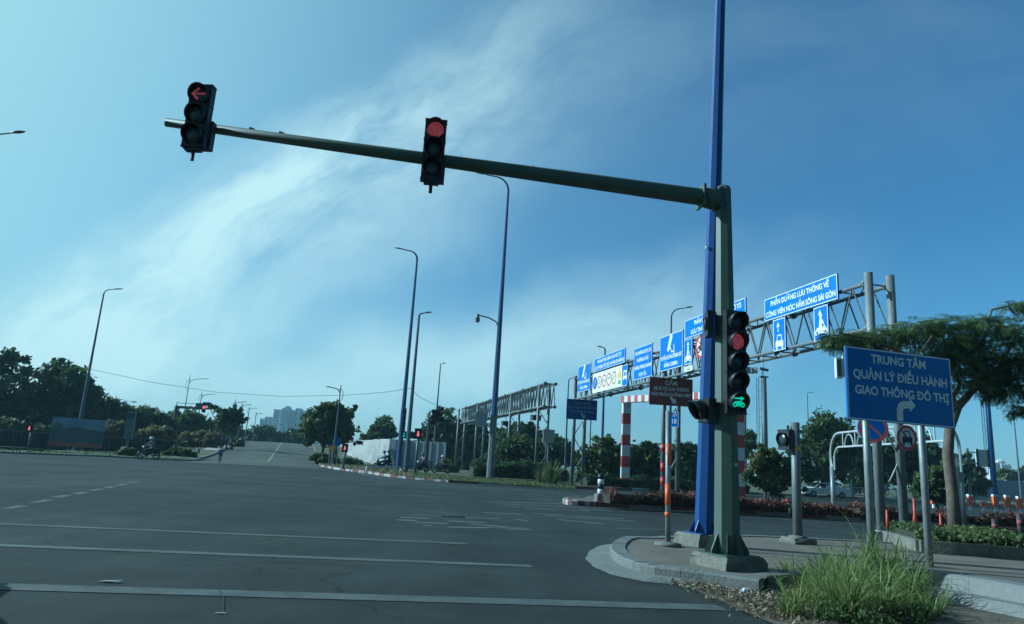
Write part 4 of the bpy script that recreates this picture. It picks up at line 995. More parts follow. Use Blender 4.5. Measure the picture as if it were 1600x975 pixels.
# round signs
def round_sign(name, label, c, u, r, kind, group=None):
    u = Vector(u).normalized(); n = u.cross(UP); t = thing(name, label, 'road sign', c, group); ax = Matrix((u, UP, n)).transposed()
    mb = MB(); mb.lathe([(r, -0.03), (r, 0.0)], 28, c=c, axis=ax, smooth=False); mb.build('disc', SWHITE if kind != 'stop' else SBLUE2, t)
    mb = MB(); ring2(mb, c, u, UP, n, 0, 0, r*0.76, r*0.995, 0.003); mb.build('red_ring', SRED if kind != 'stop' else M('faded_sign_red', (0.50, 0.10, 0.10), 0.5), t)
    if kind == 'car':
        mb = MB(); k = r*1.0
        f = ic_car(0, 0, k); f(mb, c, u, UP, n, 1, 1); mb.build('car_symbol', BLACK, t)
        mb = MB(); flat2(mb, seg2(-.56*r, .56*r, .56*r, -.56*r, .10*r), c, u, UP, n, 0.008); mb.build('slash', BLACK, t)
    elif kind == 'stop':
        mb = MB(); flat2(mb, seg2(-.55*r, .55*r, .55*r, -.55*r, .16*r), c, u, UP, n, 0.004); mb.build('slash', MATS['faded_sign_red'], t)
    else:
        mb = MB(); f = ic_moto(0, -0.02, r*1.1); f(mb, c, u, UP, n, 1, 1); mb.build('motorbike_symbol', BLACK, t)
        mb = MB(); flat2(mb, seg2(-.56*r, .56*r, .56*r, -.56*r, .10*r), c, u, UP, n, 0.012); mb.build('slash', SRED, t)
    mb = MB(); mb.box(c-n*0.06, (0.08, 0.06, r*1.5), rot=Matrix((u, -n, UP)).transposed()); mb.build('bracket', GALVD, t)
    return t
C2 = Vector((C1.x, C1.y, 0))+wv*gw
c = atY(1364, 669, C1.y-0.35); round_sign('no_parking_sign', 'round blue and red no parking sign half hidden under the big blue sign', c, (1, -0.25, 0), 0.46, 'stop')
c = atY(1417.5, 684, C2.y-0.3); round_sign('no_cars_sign', 'round white no cars sign with red rim right of the gantry column', c, (0.96, 0.28, 0), 0.41, 'car')
c = on_plane(1096, 541, oG, nG); round_sign('no_motorbikes_sign', 'round white sign with red rim peeking out beside the blue lamp post', c, uG, 0.62, 'moto')
# flat boards on the gantry columns
o = atY(1011.5, 631, GB_.y-0.35); tr_ = atY(1082, 594, GB_.y-0.35); w = (1082-1011)*GB_.y/F*0.97; 
ob = atXY(1012, GB_.y-0.35, 0); zb = atY(1012, 631.5, GB_.y-0.35).z; zt = atY(1012, 588.5, GB_.y-0.35).z
def diag_arrow(w, h):
    def f(mb, o, u, v, n):
        P = lambda x, y: (w*0.54+x*h, h*0.16+y*h)
        flat2(mb, [P(-.12, .12), P(-.06, .18), P(.06, .07), P(.10, .11), P(.13, -.09), P(-.06, -.05), P(-.02, -.0)], o, u, v, n, 0.004)
    return f
w = atXY(1081, GB_.y-0.2, 0).x-ob.x
sign('prohibition_board', 'dark red board reading CẤM with a diagonal arrow, on the middle gantry column', 'road sign', Vector((ob.x, ob.y, zb)), (1, 0.03, 0), w, zt-zb, SMAROON, [('CẤM', 0.5, 0.82, 0.155, 0.3), ('XE Ô TÔ LƯU THÔNG', 0.5, 0.60, 0.125, 0.82), ('VÀO PHẦN ĐƯỜNG NÀY', 0.5, 0.40, 0.125, 0.93)], [('arrow', SGREYW, diag_arrow(w, zt-zb))], 0, 0.06, SGREYW)
ob = atXY(880, A1.y-0.35, 0); w = atXY(929, A1.y-0.35, 0).x-ob.x; zb = atY(880, 654, A1.y-0.35).z; zt = atY(880, 622.5, A1.y-0.35).z
FADED = M('faded_lettering', (0.16, 0.26, 0.45), 0.5)
sign('direction_board', 'dark navy board with faded lettering on the far gantry column', 'road sign', Vector((ob.x, ob.y, zb)), (1, 0, 0), w, zt-zb, M('sign_navy', (0.006, 0.045, 0.22), 0.5), [('THÔNG XE RẼ', 0.5, 0.80, 0.12, 0.58), ('LƯU THÔNG VÀO ĐƯỜNG', 0.5, 0.60, 0.12, 0.92), ('HẦM SÔNG SÀI GÒN', 0.5, 0.40, 0.12, 0.76)], [('arrow', M('faded_arrow', (0.30, 0.38, 0.50), 0.5), diag_arrow(w, zt-zb))], 0, 0.06, FADED)
ob = atXY(1045.5, GB_.y-0.5, 0); zb = atY(1046, 667, ob.y).z; zt = atY(1046, 644, ob.y).z; w = atXY(1058, ob.y, 0).x-ob.x
sign('column_plate', 'small light blue plate under the dark red board', 'road sign', Vector((ob.x, ob.y, zb)), (0.9, -0.45, 0), w*1.1, zt-zb, SBLUE2, [('CỘT', 0.5, 0.8, 0.15, 0.6), ('18', 0.5, 0.4, 0.32, 0.5)], None, 0.02, 0.04)

# ------------------------------------------------------------------ camera gantry beyond the hedge
N1 = atXY(840, 62, VZ); F1 = atXY(714.5, 98, VZ)
d2 = Vector((F1.x-N1.x, F1.y-N1.y, 0)); l2 = d2.length; d2.normalize(); w2 = Vector((d2.y, -d2.x, 0)); w2 = w2 if w2.x > 0 else -w2
T2 = atY(843, 594, N1.y).z*0.5+atY(719, 641, F1.y).z*0.5
g2_ = thing('camera_gantry', 'bare grey truss gantry with cameras hanging under it, behind the hedge', 'gantry', (N1.x, N1.y, VZ))
def colx(px):
    lo, hi = -0.05, 1.05
    for _ in range(40):
        m = (lo+hi)/2; p = N1+d2*l2*m; q_ = atXY(px, p.y, 5.0)
        if p.x > q_.x: lo = m
        else: hi = m
    return Vector((N1.x, N1.y, 0))+d2*l2*lo
for px in (840, 796, 744, 714.5):
    p = colx(px); mb = MB(); column(mb, p, p+w2*0.95, VZ-0.1, T2, 0.13, 1.5, T2-2.1); mb.build('column', GALVD, g2_)
mb = MB(); truss_piece(mb, Vector((N1.x, N1.y, 0))-d2*0.9, Vector((N1.x, N1.y, 0))+d2*l2, T2-0.05, T2-2.05, 0.95, 0.08, 0.045, 1.0, 6); mb.build('truss', GALVD, g2_)
for px, dz in ((830, 2.9), (784, 3.0), (763, 3.0), (752, 2.8)):
    p = colx(px)+w2*0.4; mb = MB(); z = T2-dz
    mb.tube([p+UP*(T2-2.0), p+UP*(z+0.25)], 0.035, 6); mb.box(p+UP*z, (0.9, 0.42, 0.40), 0.5); mb.box(p+UP*(z+0.24)+Vector((0.1, -0.1, 0)), (1.1, 0.55, 0.06), 0.5); mb.build('camera', DARKM, g2_)
cb = atXY(854, 60, VZ); t = thing('control_cabinet', 'grey control cabinet on a short pole in front of the near camera gantry column', 'cabinet', cb)
zt = atY(854, 672, 60).z; zb = atY(854, 692, 60).z
mb = MB(); mb.box((cb.x, cb.y, (zt+zb)/2), (0.95, 0.5, zt-zb)); mb.box((cb.x, cb.y, zt+0.02), (1.03, 0.6, 0.05)); mb.build('box', M('cabinet_green_grey', (0.30, 0.33, 0.31), 0.6), t)
mb = MB(); mb.tube([cb, Vector((cb.x, cb.y, zb))], 0.07, 8); mb.build('post', GALVD, t)

# ------------------------------------------------------------------ red and white height portal
PLb = G(976, 762, VZ); PRb = atXY(1156.5, 47, VZ); 
zP = (atY(978, 636, PLb.y).z*0.65+atY(1157, 608, 47).z*0.35)
t = thing('height_portal', 'red and white striped height limit portal over the cross street', 'portal', PLb)
def striped(name, a, b, w, bands, first=0):
    mb = MB(); d = (b-a); L_ = d.length; d.normalize()
    side = Vector((0, 1, 0)) if abs(d.z) > 0.5 else UP
    x = side.cross(d).normalized(); y = d.cross(x)
    for i in range(bands):
        p, q = a+d*L_*i/bands, a+d*L_*(i+1)/bands; m = (p+q)/2
        mb.box(m, (w, w, L_/bands), rot=Matrix((x, y, d)).transposed(), mat=(i+first) % 2)
    o = mb.build(name, [PRED, WHITEP], t); return o
striped('post', PLb-UP*0.1, Vector((PLb.x, PLb.y, zP)), 0.62, 8, 0)
striped('post', PRb-UP*0.1, Vector((PRb.x, PRb.y, zP)), 0.50, 8, 0)
striped('beam', Vector((PLb.x-0.3, PLb.y, zP+0.26)), Vector((PRb.x+0.3, PRb.y, zP+0.26)), 0.5, 31, 0)

# ------------------------------------------------------------------ white pipe arch
AL = atXY(1303, 32.3, VZ); AR = G(1506, 835, PZ)
t = thing('pipe_arch', 'white pipe arch over the near carriageway with small hoops in its beam', 'arch', AR)
zA = (atY(1330, 672, AL.y).z+atY(1490, 668, AR.y).z)/2; zA2 = zA-0.62
dv = (Vector((AL.x, AL.y, 0))-Vector((AR.x, AR.y, 0))); La = dv.length; dv.normalize()
def arch_leg(p, d):
    mb = MB()
    mb.tube([p+UP*(-0.1), p+UP*(zA2-0.95)], 0.105, 12); mb.tube([p, p+UP*0.35], [0.2, 0.13], 8); return mb.build('leg', GALV, t)
arch_leg(Vector((AL.x, AL.y, 0.1)), -dv); arch_leg(Vector((AR.x, AR.y, 0.1)), dv)
def arch_pipe(z, r, off):
    a = Vector((AL.x, AL.y, 0))-dv*off; b = Vector((AR.x, AR.y, 0))+dv*off; pts = [a+UP*(zA2-1.0)]
    for k in range(7): an = R(90*k/6); pts.append(a-dv*r*(1-math.cos(an))+UP*(z-r+r*math.sin(an)))
    for k in range(7): an = R(90-90*k/6); pts.append(b+dv*r*(1-math.cos(an))+UP*(z-r+r*math.sin(an)))
    pts.append(b+UP*(zA2-1.0)); return pts
WPIPE = M('white_pipe', (0.42, 0.44, 0.44), 0.45, var=0.08)
mb = MB(); mb.tube(arch_pipe(zA, 0.95, -0.12), 0.047, 8); mb.build('outer_pipe', WPIPE, t)
mb = MB(); mb.tube(arch_pipe(zA2, 0.55, 0.28), 0.043, 8); mb.build('inner_pipe', WPIPE, t)
for i in range(7):
    p = Vector((AL.x, AL.y, 0))-dv*(1.25+ (La-2.5)*i/6)
    mb = MB(); mb.tube([p+UP*zA2, p+UP*zA], 0.03, 6)
    if i < 6:
        q = p-dv*((La-2.5)/12); pts = [q+dv*0.42*math.cos(R(180*k/8))+UP*(zA2+0.52*math.sin(R(180*k/8))) for k in range(9)]; mb.tube(pts, 0.028, 6)
    mb.build('hoop', WPIPE, t)
for p in (AL, AR):
    mb = MB(); mb.poly([Vector((p.x, p.y, zA2-0.95))-dv*0.1, Vector((p.x, p.y, zA2-0.95))+dv*0.28, Vector((p.x, p.y, zA2-0.4))+dv*0.1]); mb.build('gusset', WPIPE, t)

# ------------------------------------------------------------------ masts and poles on the right
b = atXY(1196.5, 92, VZ); zt = atY(1193, 590, 92).z; t = thing('camera_mast', 'tall grey mast with a caged ladder and cameras at its top', 'mast', b)
mb = MB(); mb.tube([b, (b.x, b.y, zt)], [0.42, 0.34], 10); mb.build('pole', GALVD, t)
mb = MB(); x0 = -0.85
for dx in (x0-0.16, x0+0.16): mb.tube([(b.x+dx, b.y, 3), (b.x+dx, b.y, zt)], 0.035, 5)
for i in range(36): z = 3+(zt-3)*i/36; mb.tube([(b.x+x0-0.16, b.y, z), (b.x+x0+0.16, b.y, z)], 0.03, 5)
for i in range(10): z = 3+(zt-3)*(i+.5)/10; mb.tube([(b.x+x0+0.16, b.y, z), (b.x-0.3, b.y, z)], 0.03, 5)
mb.build('ladder', GALVD, t)
mb = MB(); mb.tube([(b.x, b.y, zt), (b.x, b.y, atY(1192, 555, 92).z)], 0.03, 5); mb.build('antenna', DARKM, t)
mb = MB(); mb.tube([(b.x-0.2, b.y, zt), (b.x-0.2, b.y, zt+1.0)], 0.07, 6); mb.box((b.x+0.05, b.y, zt+1.1), (1.1, 0.35, 0.3), rot=Matrix.Rotation(0.2, 3, 'Y')); mb.box((b.x, b.y, zt+0.1), (1.1, 0.5, 0.15)); mb.build('camera', DARKM, t)
b = atXY(1165.5, 67, VZ); zt = atY(1165, 578, 67).z; t = thing('floodlight_pole', 'slim dark pole with two square floodlights beside the signal lamps', 'light pole', b)
mb = MB(); mb.tube([b, (b.x, b.y, zt+0.3)], 0.13, 8); mb.tube([(b.x, b.y, zt-0.3), (b.x+0.9, b.y, zt-0.3)], 0.04, 6); mb.build('pole', POLEG, t)
for dx, rz in ((0.25, 0.3), (0.95, -0.5)): mb = MB(); mb.box((b.x+dx, b.y-0.1, zt), (0.55, 0.3, 0.55), rz); mb.build('floodlight', M('floodlight_grey', (0.30, 0.32, 0.33), 0.5), t)
b = atXY(1555.5, 98, 0.1); zt = atY(1536, 560, 98).z; t = thing('ladder_mast', 'tall blue mast with a ladder on its left side, at the right', 'mast', b)
mb = MB(); mb.tube([b, (b.x+0.1, b.y, zt)], [0.40, 0.28], 10); mb.build('pole', BLUEP, t)
mb = MB()
for dx in (-0.95, -0.60): mb.tube([(b.x+dx, b.y, 4), (b.x+dx+0.1, b.y, zt)], 0.04, 5)
for i in range(48): z = 4+(zt-4)*i/48; mb.tube([(b.x-0.95, b.y, z), (b.x-0.60, b.y, z)], 0.035, 5)
for i in range(12): z = 4+(zt-4)*(i+.5)/12; mb.tube([(b.x-0.6, b.y, z), (b.x-0.3, b.y, z)], 0.035, 5)
mb.build('ladder', POLEG, t)
b = atXY(1333, 74, VZ); zt = atY(1326, 560, 74).z; t = thing('floodlight_pole', 'dark pole behind the big blue sign with pale box lights on top', 'light pole', b)
mb = MB(); mb.tube([b, (b.x, b.y, zt-1.0)], 0.17, 10); mb.tube([(b.x, b.y, zt-2.2), (b.x-1.0, b.y, zt-1.4)], 0.07, 6); mb.build('pole', POLEG, t)
p = atY(1315, 577, 74)
for dx, dz, h_ in ((-0.35, 0.1, 2.2), (0.4, 0.4, 2.4)): mb = MB(); mb.box((p.x+dx, p.y, p.z+dz), (0.6, 0.5, h_)); mb.box((p.x+dx, p.y-0.26, p.z+dz), (0.42, 0.03, h_*0.8), mat=1); mb.build('box_light', [M('cream_box', (0.55, 0.56, 0.50), 0.5), DARKM], t)
b = atXY(1517.5, 80, 0.1); t = thing('back_of_sign', 'pale sign panel seen from behind on two pipes beside the blue mast', 'road sign', b)
zt, zm = atY(1517, 705, 80).z, atY(1530, 724, 80).z
mb = MB(); mb.tube([b, (b.x, b.y, zt+0.3)], 0.16, 8); mb.build('post', GALVD, t)
for z in (zt-0.1, zm): mb = MB(); mb.tube([(b.x, b.y, z), (b.x+2.7, b.y+0.2, z)], 0.07, 6); mb.build('pipe', WPIPE, t)
mb = MB(); mb.box((b.x+1.75, b.y+0.1, (zt+zm)/2-0.05), (1.5, 0.12, 1.9)); mb.build('panel', M('panel_white', (0.6, 0.6, 0.57), 0.5), t)
mb = MB()
for dx in (1.1, 2.4): mb.box((b.x+dx, b.y-0.03, (zt+zm)/2-0.05), (0.22, 0.1, 2.0))
mb.build('bracket', DARKM, t)

# ------------------------------------------------------------------ bollards, cones, barriers
b = G(938, 783.5, VZ); t = thing('bollard', 'black and white bollard in a concrete block on the median tip', 'bollard', b); zt = atY(938, 741, b.y).z
mb = MB(); n_ = 5
for i in range(n_): mb.tube([(b.x, b.y, VZ+0.1+(zt-VZ-0.1)*i/n_), (b.x, b.y, VZ+0.1+(zt-VZ-0.1)*(i+1)/n_)], 0.13, 12, mat=i % 2)
mb.build('post', [BLACK, WHITEP], t); mb = MB(); footing(mb, (b.x, b.y), (0.42, 0.42, 0.3), VZ, 0.2, seed=2); mb.build('footing', KERB, t)
CONEO = M('cone_orange', (0.55, 0.10, 0.05), 0.5, var=0.12)
def tall_cone(label, px, y0, y1, Y=None, group='thin orange cones along the near carriageway'):
    b = G(px, y1, 0.0) if Y is None else atXY(px, Y, VZ); h = atY(px, y0, b.y).z-b.z
    t = thing('traffic_cone', label, 'traffic cone', b, group); mb = MB(); mb.tube([b+UP*0.04, b+UP*h*0.55, b+UP*h], [0.105, 0.038, 0.032], 12); mb.build('cone', CONEO, t)
    mb = MB(); mb.box(b+UP*0.025, (0.4, 0.4, 0.05), 0.3); mb.build('foot', BLACK, t)
tall_cone('thin orange cone between the two gantry posts under the big sign', 1387, 797, 828)
tall_cone('tallest thin orange cone, between the gantry column and the right sign post', 1430.5, 779, 829)
tall_cone('thin orange cone between the right sign post and the tree trunk', 1471, 803, 833)
b = atXY(1230, 35.6, VZ); h = atY(1230, 779, 35.6).z-VZ; t = thing('traffic_cone', 'faded red traffic cone in the flower bed beside the grey signal post', 'traffic cone', b)
mb = MB(); mb.tube([b+UP*0.04, b+UP*h], [0.26, 0.07], 14); mb.build('cone', CONEO, t); mb = MB(); mb.box(b+UP*0.03, (0.62, 0.62, 0.06), 0.4); mb.build('foot', CONEO, t)
# low red barrier on the right behind the planter
a_ = G(1395, 834, 0); b_ = G(1600, 843, 0); b_ = a_+(b_-a_)*1.3; t = thing('low_barrier', 'low brownish red barrier rail behind the planter hedge', 'barrier', a_)
mb = MB(); dd = (b_-a_).normalized(); mb.box((a_+b_)/2+UP*0.22, ((b_-a_).length, 0.12, 0.26), math.atan2(dd.y, dd.x)); mb.build('rail', M('dull_red_paint', (0.17, 0.045, 0.035), 0.6, var=0.2), t)
for i in range(6): p = a_.lerp(b_, (i+0.5)/6); mb = MB(); mb.box(p+UP*0.1, (0.12, 0.2, 0.24), 0.1); mb.build('foot', BLACK, t)
for (px, y1, y0, lb) in ((1556, 842, 812, 'dark stubby bollard behind the planter, left of the right edge pair'), (1596, 845, 803, 'dark bollard behind the planter at the right edge')):
    b = G(px, y1, 0.02); h = atY(px, y0, b.y).z; t = thing('bollard', lb, 'bollard', b); mb = MB(); mb.tube([b, b+UP*h], 0.085, 10); mb.tube([b, b+UP*0.05], 0.14, 10); mb.build('post', M('bollard_brown', (0.06, 0.03, 0.028), 0.6), t)
    mb = MB(); mb.tube([b+UP*h*0.55, b+UP*h*0.75], 0.087, 10); mb.build('band', M('bollard_red', (0.2, 0.06, 0.05), 0.6), t)
# barrier of red and white posts
t = thing('post_barrier', 'low rail barrier with red and white posts along the far carriageway', 'barrier', G(1517, 795, 0))
pts = []
for px, y0, y1 in ((1459, 769, 791), (1478, 771, 792), (1500, 773, 793), (1517, 773, 794), (1537.5, 782, 797), (1556, 773, 799), (1575.5, 774, 800), (1594.5, 776, 801), (1613, 778, 803), (1632, 780, 805)):
    b = atXY(px, 57, 0.0); h = atY(px, y0, 57).z; pts.append(b)
    mb = MB(); mb.tube([b, b+UP*0.35], 0.12, 8, mat=1); mb.box(b+UP*(0.35+(h-0.35)/2), (0.42, 0.2, h-0.35), 0.2, mat=0); mb.box(b+UP*(h-0.06), (0.44, 0.22, 0.16), 0.2, mat=1); mb.build('post', [ORANGE, WHITEP], t)
for z in (0.45, 0.95):
    mb = MB(); mb.tube([pts[0]+UP*z+Vector((0, .13, 0)), pts[-1]+UP*z+Vector((0, .13, 0))], 0.06, 6); mb.build('rail', GALV, t)
t = thing('white_railing', 'white pedestrian railing behind the bushes on the right', 'railing', atXY(1335, 72, 0.1))
a_, b_ = atXY(1318, 72, VZ), atXY(1452, 70, VZ); mb = MB()
for z in (0.25, 1.0): mb.tube([a_+UP*z, b_+UP*z], 0.05, 6)
for i in range(9): p = a_.lerp(b_, i/8); mb.tube([p, p+UP*1.05], 0.06, 6)
for i in range(8): p, q = a_.lerp(b_, i/8), a_.lerp(b_, (i+1)/8); mb.tube([p+UP*(.25 if i % 2 else 1.0), q+UP*(1.0 if i % 2 else .25)], 0.035, 5)
mb.build('railing', WPIPE, t)

# ------------------------------------------------------------------ signals and posts at the far corner
def far_ped(label, px, y1, y0, z, lit=RED_LIT2, s=0.52, Y=None, facing=(0.1, -1)):
    b = G(px[0], y1, z) if Y is None else atXY(px[0], Y, z); top = atY(px[1], y0, b.y)
    t = thing('pedestrian_signal', label, 'traffic signal', b, 'pedestrian signals round the crossing'); mb = MB(); mb.tube([b, (b.x, b.y, top.z)], 0.09, 10); mb.tube([b, b+UP*0.08], 0.2, 10); mb.build('post', POLEG, t)
    signal_head(t, (b.x, b.y-0.22, top.z-0.1), facing, 1, s*1.3, s*0.42, 0, lit, sym_man, 0.15, depth=0.25)
    return t, b
far_ped('red pedestrian signal on a slim post at the striped kerb', (648.5, 655), 740.5, 676, VZ, s=0.64)
far_ped('red pedestrian signal in front of the dark fence on the far left', (43, 46), 706, 667, 0.1, s=0.5)
far_ped('small red pedestrian signal in front of the big roadside tree', (536.5, 539), 733, 698, VZ, s=0.5)
b = G(663, 741, VZ); b = atXY(664, 74, VZ); t = thing('small_traffic_signal', 'dark signal post with a short arm and black lamps facing right', 'traffic signal', b); zt = atY(671, 641, 74).z
mb = MB(); mb.tube([b, (b.x, b.y, zt-0.8), (b.x, b.y, zt)], [0.2, 0.16, 0.05], 8); mb.build('pole', DARKM, t)
za = atY(672, 650, 74).z; mb = MB(); mb.tube([(b.x, b.y, za-0.1), (b.x+1.0, b.y-0.9, za+0.25)], 0.11, 8); mb.build('arm', GALVD, t)
for i, (px, py, ff) in enumerate(((679, 652, (-0.3, -1)), (685, 647, (1, -0.5)))):
    p = atY(px, py, 73); signal_head(t, p, ff, 3, 0.52, 0.2, None, None, None, 0.45, depth=0.35)
q = atXY(632, 68.2, VZ); t2 = thing('strapped_signal', 'four lamp black signal with a green walking light below, at the thick lamp post', 'traffic signal', atXY(627, 67.5, VZ))
p = atY(629.5, 657, 67.0); signal_head(t2, p, (0.35, -1), 4, 0.56, 0.2, None, None, None, 0.25, depth=0.4)
p = atY(631, 679.5, 67.0); signal_head(t2, p, (0.25, -1), 1, 0.62, 0.24, 0, GREEN_LIT, sym_man, 0.15, depth=0.3)
p = atY(643, 680, 66.6); mb = MB(); mb.box((p.x, p.y, p.z), (0.75, 0.5, 0.6), 0.2); mb.box((p.x-0.5, p.y, p.z), (0.5, 0.1, 0.1)); mb.build('box', BLACK, t2)
# white guard rail on the corner kerb
a_, b_ = G(572, 737.5, VZ), G(625, 739.5, VZ); t = thing('guard_rail', 'low white guard rail at the tip of the striped kerb', 'barrier', a_); mb = MB()
mb.tube([a_+UP*0.1, a_+UP*0.38, b_+UP*0.45, b_], 0.07, 8); mb.build('rail', WPIPE, t)

# far left signal with an arm over the road
b = G(264.5, 706, 0.1); t = thing('traffic_signal', 'far left signal pole with a long arm, two red lights and a backward sign', 'traffic signal', b); zt = atY(277, 634, b.y).z
mb = MB(); mb.tube([b, (b.x, b.y, zt)], [0.36, 0.26], 8); mb.tube([(b.x, b.y, zt), (b.x, b.y, zt+0.75)], [0.1, 0.02], 6); mb.build('pole', GREENP, t)
e = atY(369, 640.5, b.y-0.5); za = atY(278, 634.5, b.y).z-0.15; mb = MB(); mb.tube([(b.x, b.y, za), e], [0.22, 0.10], 8); mb.build('arm', GREENP, t)
p = atY(312, 635, b.y-0.4); mb = MB(); mb.box(p, (1.3, 0.08, 1.0)); mb.box((p.x-1.9, p.y, p.z+0.35), (3.2, 0.06, 0.08)); mb.build('back_panel', M('teal_panel', (0.06, 0.14, 0.17), 0.5), t)
for px, py in ((319, 636.5), (366.5, 640)):
    p = atY(px, py, b.y-0.8); signal_head(t, p, (0.35, -1), 3, 0.52, 0.24, 1, RED_LIT2, None, 0.3, depth=0.4)
p = atY(270, 663, b.y-0.5); signal_head(t, p, (0.35, -1), 1, 0.7, 0.26, 0, RED_LIT2, None, 0.2, depth=0.35)
b = atXY(280, b.y+2.5, 0.1); mb = MB(); mb.box(b+UP*1.1, (1.1, 0.6, 2.0), 0.2); mb.box(b+UP*2.13, (1.2, 0.7, 0.08), 0.2); o = mb.build('control_cabinet', M('cabinet_green_grey', (0.30, 0.33, 0.31))); tag(o, 'pale green control cabinet between the far left signal pole and lamp post', 'cabinet')
# overhead cable
pts_px = [(142, 577, 83), (235, 597, 80), (340, 613, 78), (440, 619.5, 74), (540, 617.5, 70), (600, 613, 67), (640, 607, 66)]
mb = MB(); mb.tube([atY(*q) for q in pts_px], 0.022, 5); o = mb.build('overhead_cable', DARKM); tag(o, 'long sagging cable from the left lamp post to the far corner', 'cable')
mb = MB(); mb.tube([atY(641, 607, 66), atY(655, 620, 72), atY(675, 630, 80), atY(695, 637, 90), atY(718, 642.5, 97)], 0.024, 5); o = mb.build('overhead_cable', DARKM); tag(o, 'short cable from the slim leaning lamp post to the camera gantry', 'cable')

# ------------------------------------------------------------------ vegetation
def quads_mesh(name, co, mat, parent, tint, nv=4):
    """co: (n, nv, 3) world coordinates, tint: (n,)"""
    n = len(co); og = np.array(org(parent)); v = (co.reshape(-1, 3)-og).astype(np.float32)
    me = bpy.data.meshes.new(name); me.vertices.add(n*nv); me.vertices.foreach_set('co', v.ravel())
    me.loops.add(n*nv); me.loops.foreach_set('vertex_index', np.arange(n*nv, dtype=np.int32))
    me.polygons.add(n); me.polygons.foreach_set('loop_start', np.arange(n, dtype=np.int32)*nv)
    try: me.polygons.foreach_set('loop_total', np.full(n, nv, dtype=np.int32))
    except Exception: pass
    me.materials.append(mat); me.update(calc_edges=True)
    a = me.attributes.new('tint', 'FLOAT', 'FACE'); a.data.foreach_set('value', np.clip(tint, 0, 1).astype(np.float32))
    o = bpy.data.objects.new(name, me); col.objects.link(o)
    if parent: o.parent = parent; ORG[o.name] = org(parent)
    return o
def unit(v): return v/np.maximum(np.linalg.norm(v, axis=-1, keepdims=True), 1e-9)
def leaf_cloud(blobs, n, size, clump=0.28, per=26, up=0.5, aspect=0.55, hollow=0.55, droop=0.0):
    """leaf quads gathered in clumps through the volume of ellipsoid blobs (x, y, z, rx, rz)"""
    B = np.array([(b[0], b[1], b[2], b[3], b[4] if len(b) > 4 else b[3]) for b in blobs]); w = B[:, 3]**2*B[:, 4]; w = w**0.75; w /= w.sum()
    nc = max(6, n//per); bi = RNG.choice(len(B), nc, p=w); d = unit(RNG.normal(size=(nc, 3))); rad = hollow+(1.08-hollow)*RNG.random(nc)**0.7
    rad *= 0.78+0.40*RNG.random(nc)+0.30*(RNG.random(nc) < 0.12)
    cc = B[bi, :3]+d*np.stack([B[bi, 3], B[bi, 3], B[bi, 4]], 1)*rad[:, None]
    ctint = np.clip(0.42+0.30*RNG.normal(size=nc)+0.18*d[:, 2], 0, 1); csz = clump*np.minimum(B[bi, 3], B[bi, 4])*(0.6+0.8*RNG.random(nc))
    ci = RNG.integers(0, nc, n); c = cc[ci]+RNG.normal(size=(n, 3))*csz[ci][:, None]*np.array([0.75, 0.75, 0.55])
    nrm = unit(RNG.normal(size=(n, 3))+np.array([0, 0, up])+0.5*d[ci]); t = unit(np.cross(nrm, RNG.normal(size=(n, 3)))); t[:, 2] -= droop; t = unit(t); b = unit(np.cross(nrm, t))
    s = size*(0.6+0.8*RNG.random(n))[:, None]; a = aspect
    co = np.stack([c-t*s, c+b*s*a-t*s*0.1, c+t*s, c-b*s*a-t*s*0.1], 1)
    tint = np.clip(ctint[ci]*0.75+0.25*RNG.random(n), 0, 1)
    return co, tint
def pxblob(px, py, r, Y, dy=0.0, rz=None):
    p = atY(px, py, Y+dy); k = (Y+dy)/F*1.02
    return (p.x, p.y, p.z, r*k, (rz if rz else r)*k)
def branchy(mb, base, top, blobs, r, rnd, limbs=True):
    base, top = Vector(base), Vector(top); m = base.lerp(top, 0.5)+Vector((rnd.uniform(-.15, .15), 0, 0))*(top-base).length*0.3
    mb.tube([base, m, top], [r, r*0.75, r*0.55], 8)
    if limbs:
        for b in blobs:
            c_ = Vector(b[:3]); st = base.lerp(top, rnd.uniform(0.6, 1.0)); mid_ = st.lerp(c_, 0.5)+Vector((rnd.uniform(-1, 1), rnd.uniform(-1, 1), rnd.uniform(-.3, .5)))*b[3]*0.25
            mb.tube([st, mid_, c_], [r*0.4, r*0.26, r*0.1], 6)
            for k in range(3):
                e = c_+Vector((rnd.uniform(-1, 1), rnd.uniform(-1, 1), rnd.uniform(-.4, 1)))*b[3]*0.8; mb.tube([mid_.lerp(c_, rnd.random()), e], [r*0.14, r*0.04], 5)
def tree(name, label, cat, blobs, base_z, n, size, mat, trunk=None, r=0.2, bark=BARKD, group=None, flowers=None, seed=1, trunks=1, **k):
    rnd = random.Random(seed); cx = sum(b[0] for b in blobs)/len(blobs); cy = sum(b[1] for b in blobs)/len(blobs)
    base = Vector(trunk) if trunk else Vector((cx, cy, base_z)); t = thing(name, label, cat, base, group)
    lowest = min(b[2]-b[4]*0.4 for b in blobs); top = Vector((cx*0.6+base.x*0.4, cy, max(lowest, base.z+0.4)))
    for i in range(trunks):
        off = Vector(((i-(trunks-1)/2)*1.0*r*5, rnd.uniform(-1, 1)*r*2, 0)); mb = MB(); branchy(mb, base+off-UP*0.1, top+off*0.6, blobs if i == 0 else blobs[:2], r, rnd); mb.build('trunk', bark, t)
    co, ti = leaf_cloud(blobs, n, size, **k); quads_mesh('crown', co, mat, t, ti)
    if flowers:
        fm, fn, fs = flowers; co, ti = leaf_cloud([(b[0], b[1], b[2]+b[4]*0.1, b[3]*1.02, b[4]*1.02) for b in blobs], fn, fs, clump=0.12, per=9, hollow=0.9, aspect=0.9); quads_mesh('flowers', co, fm, t, ti)
    return t
def dirt(c0): return c0
TL_ = 'trees and bushes behind the left roadside fence'
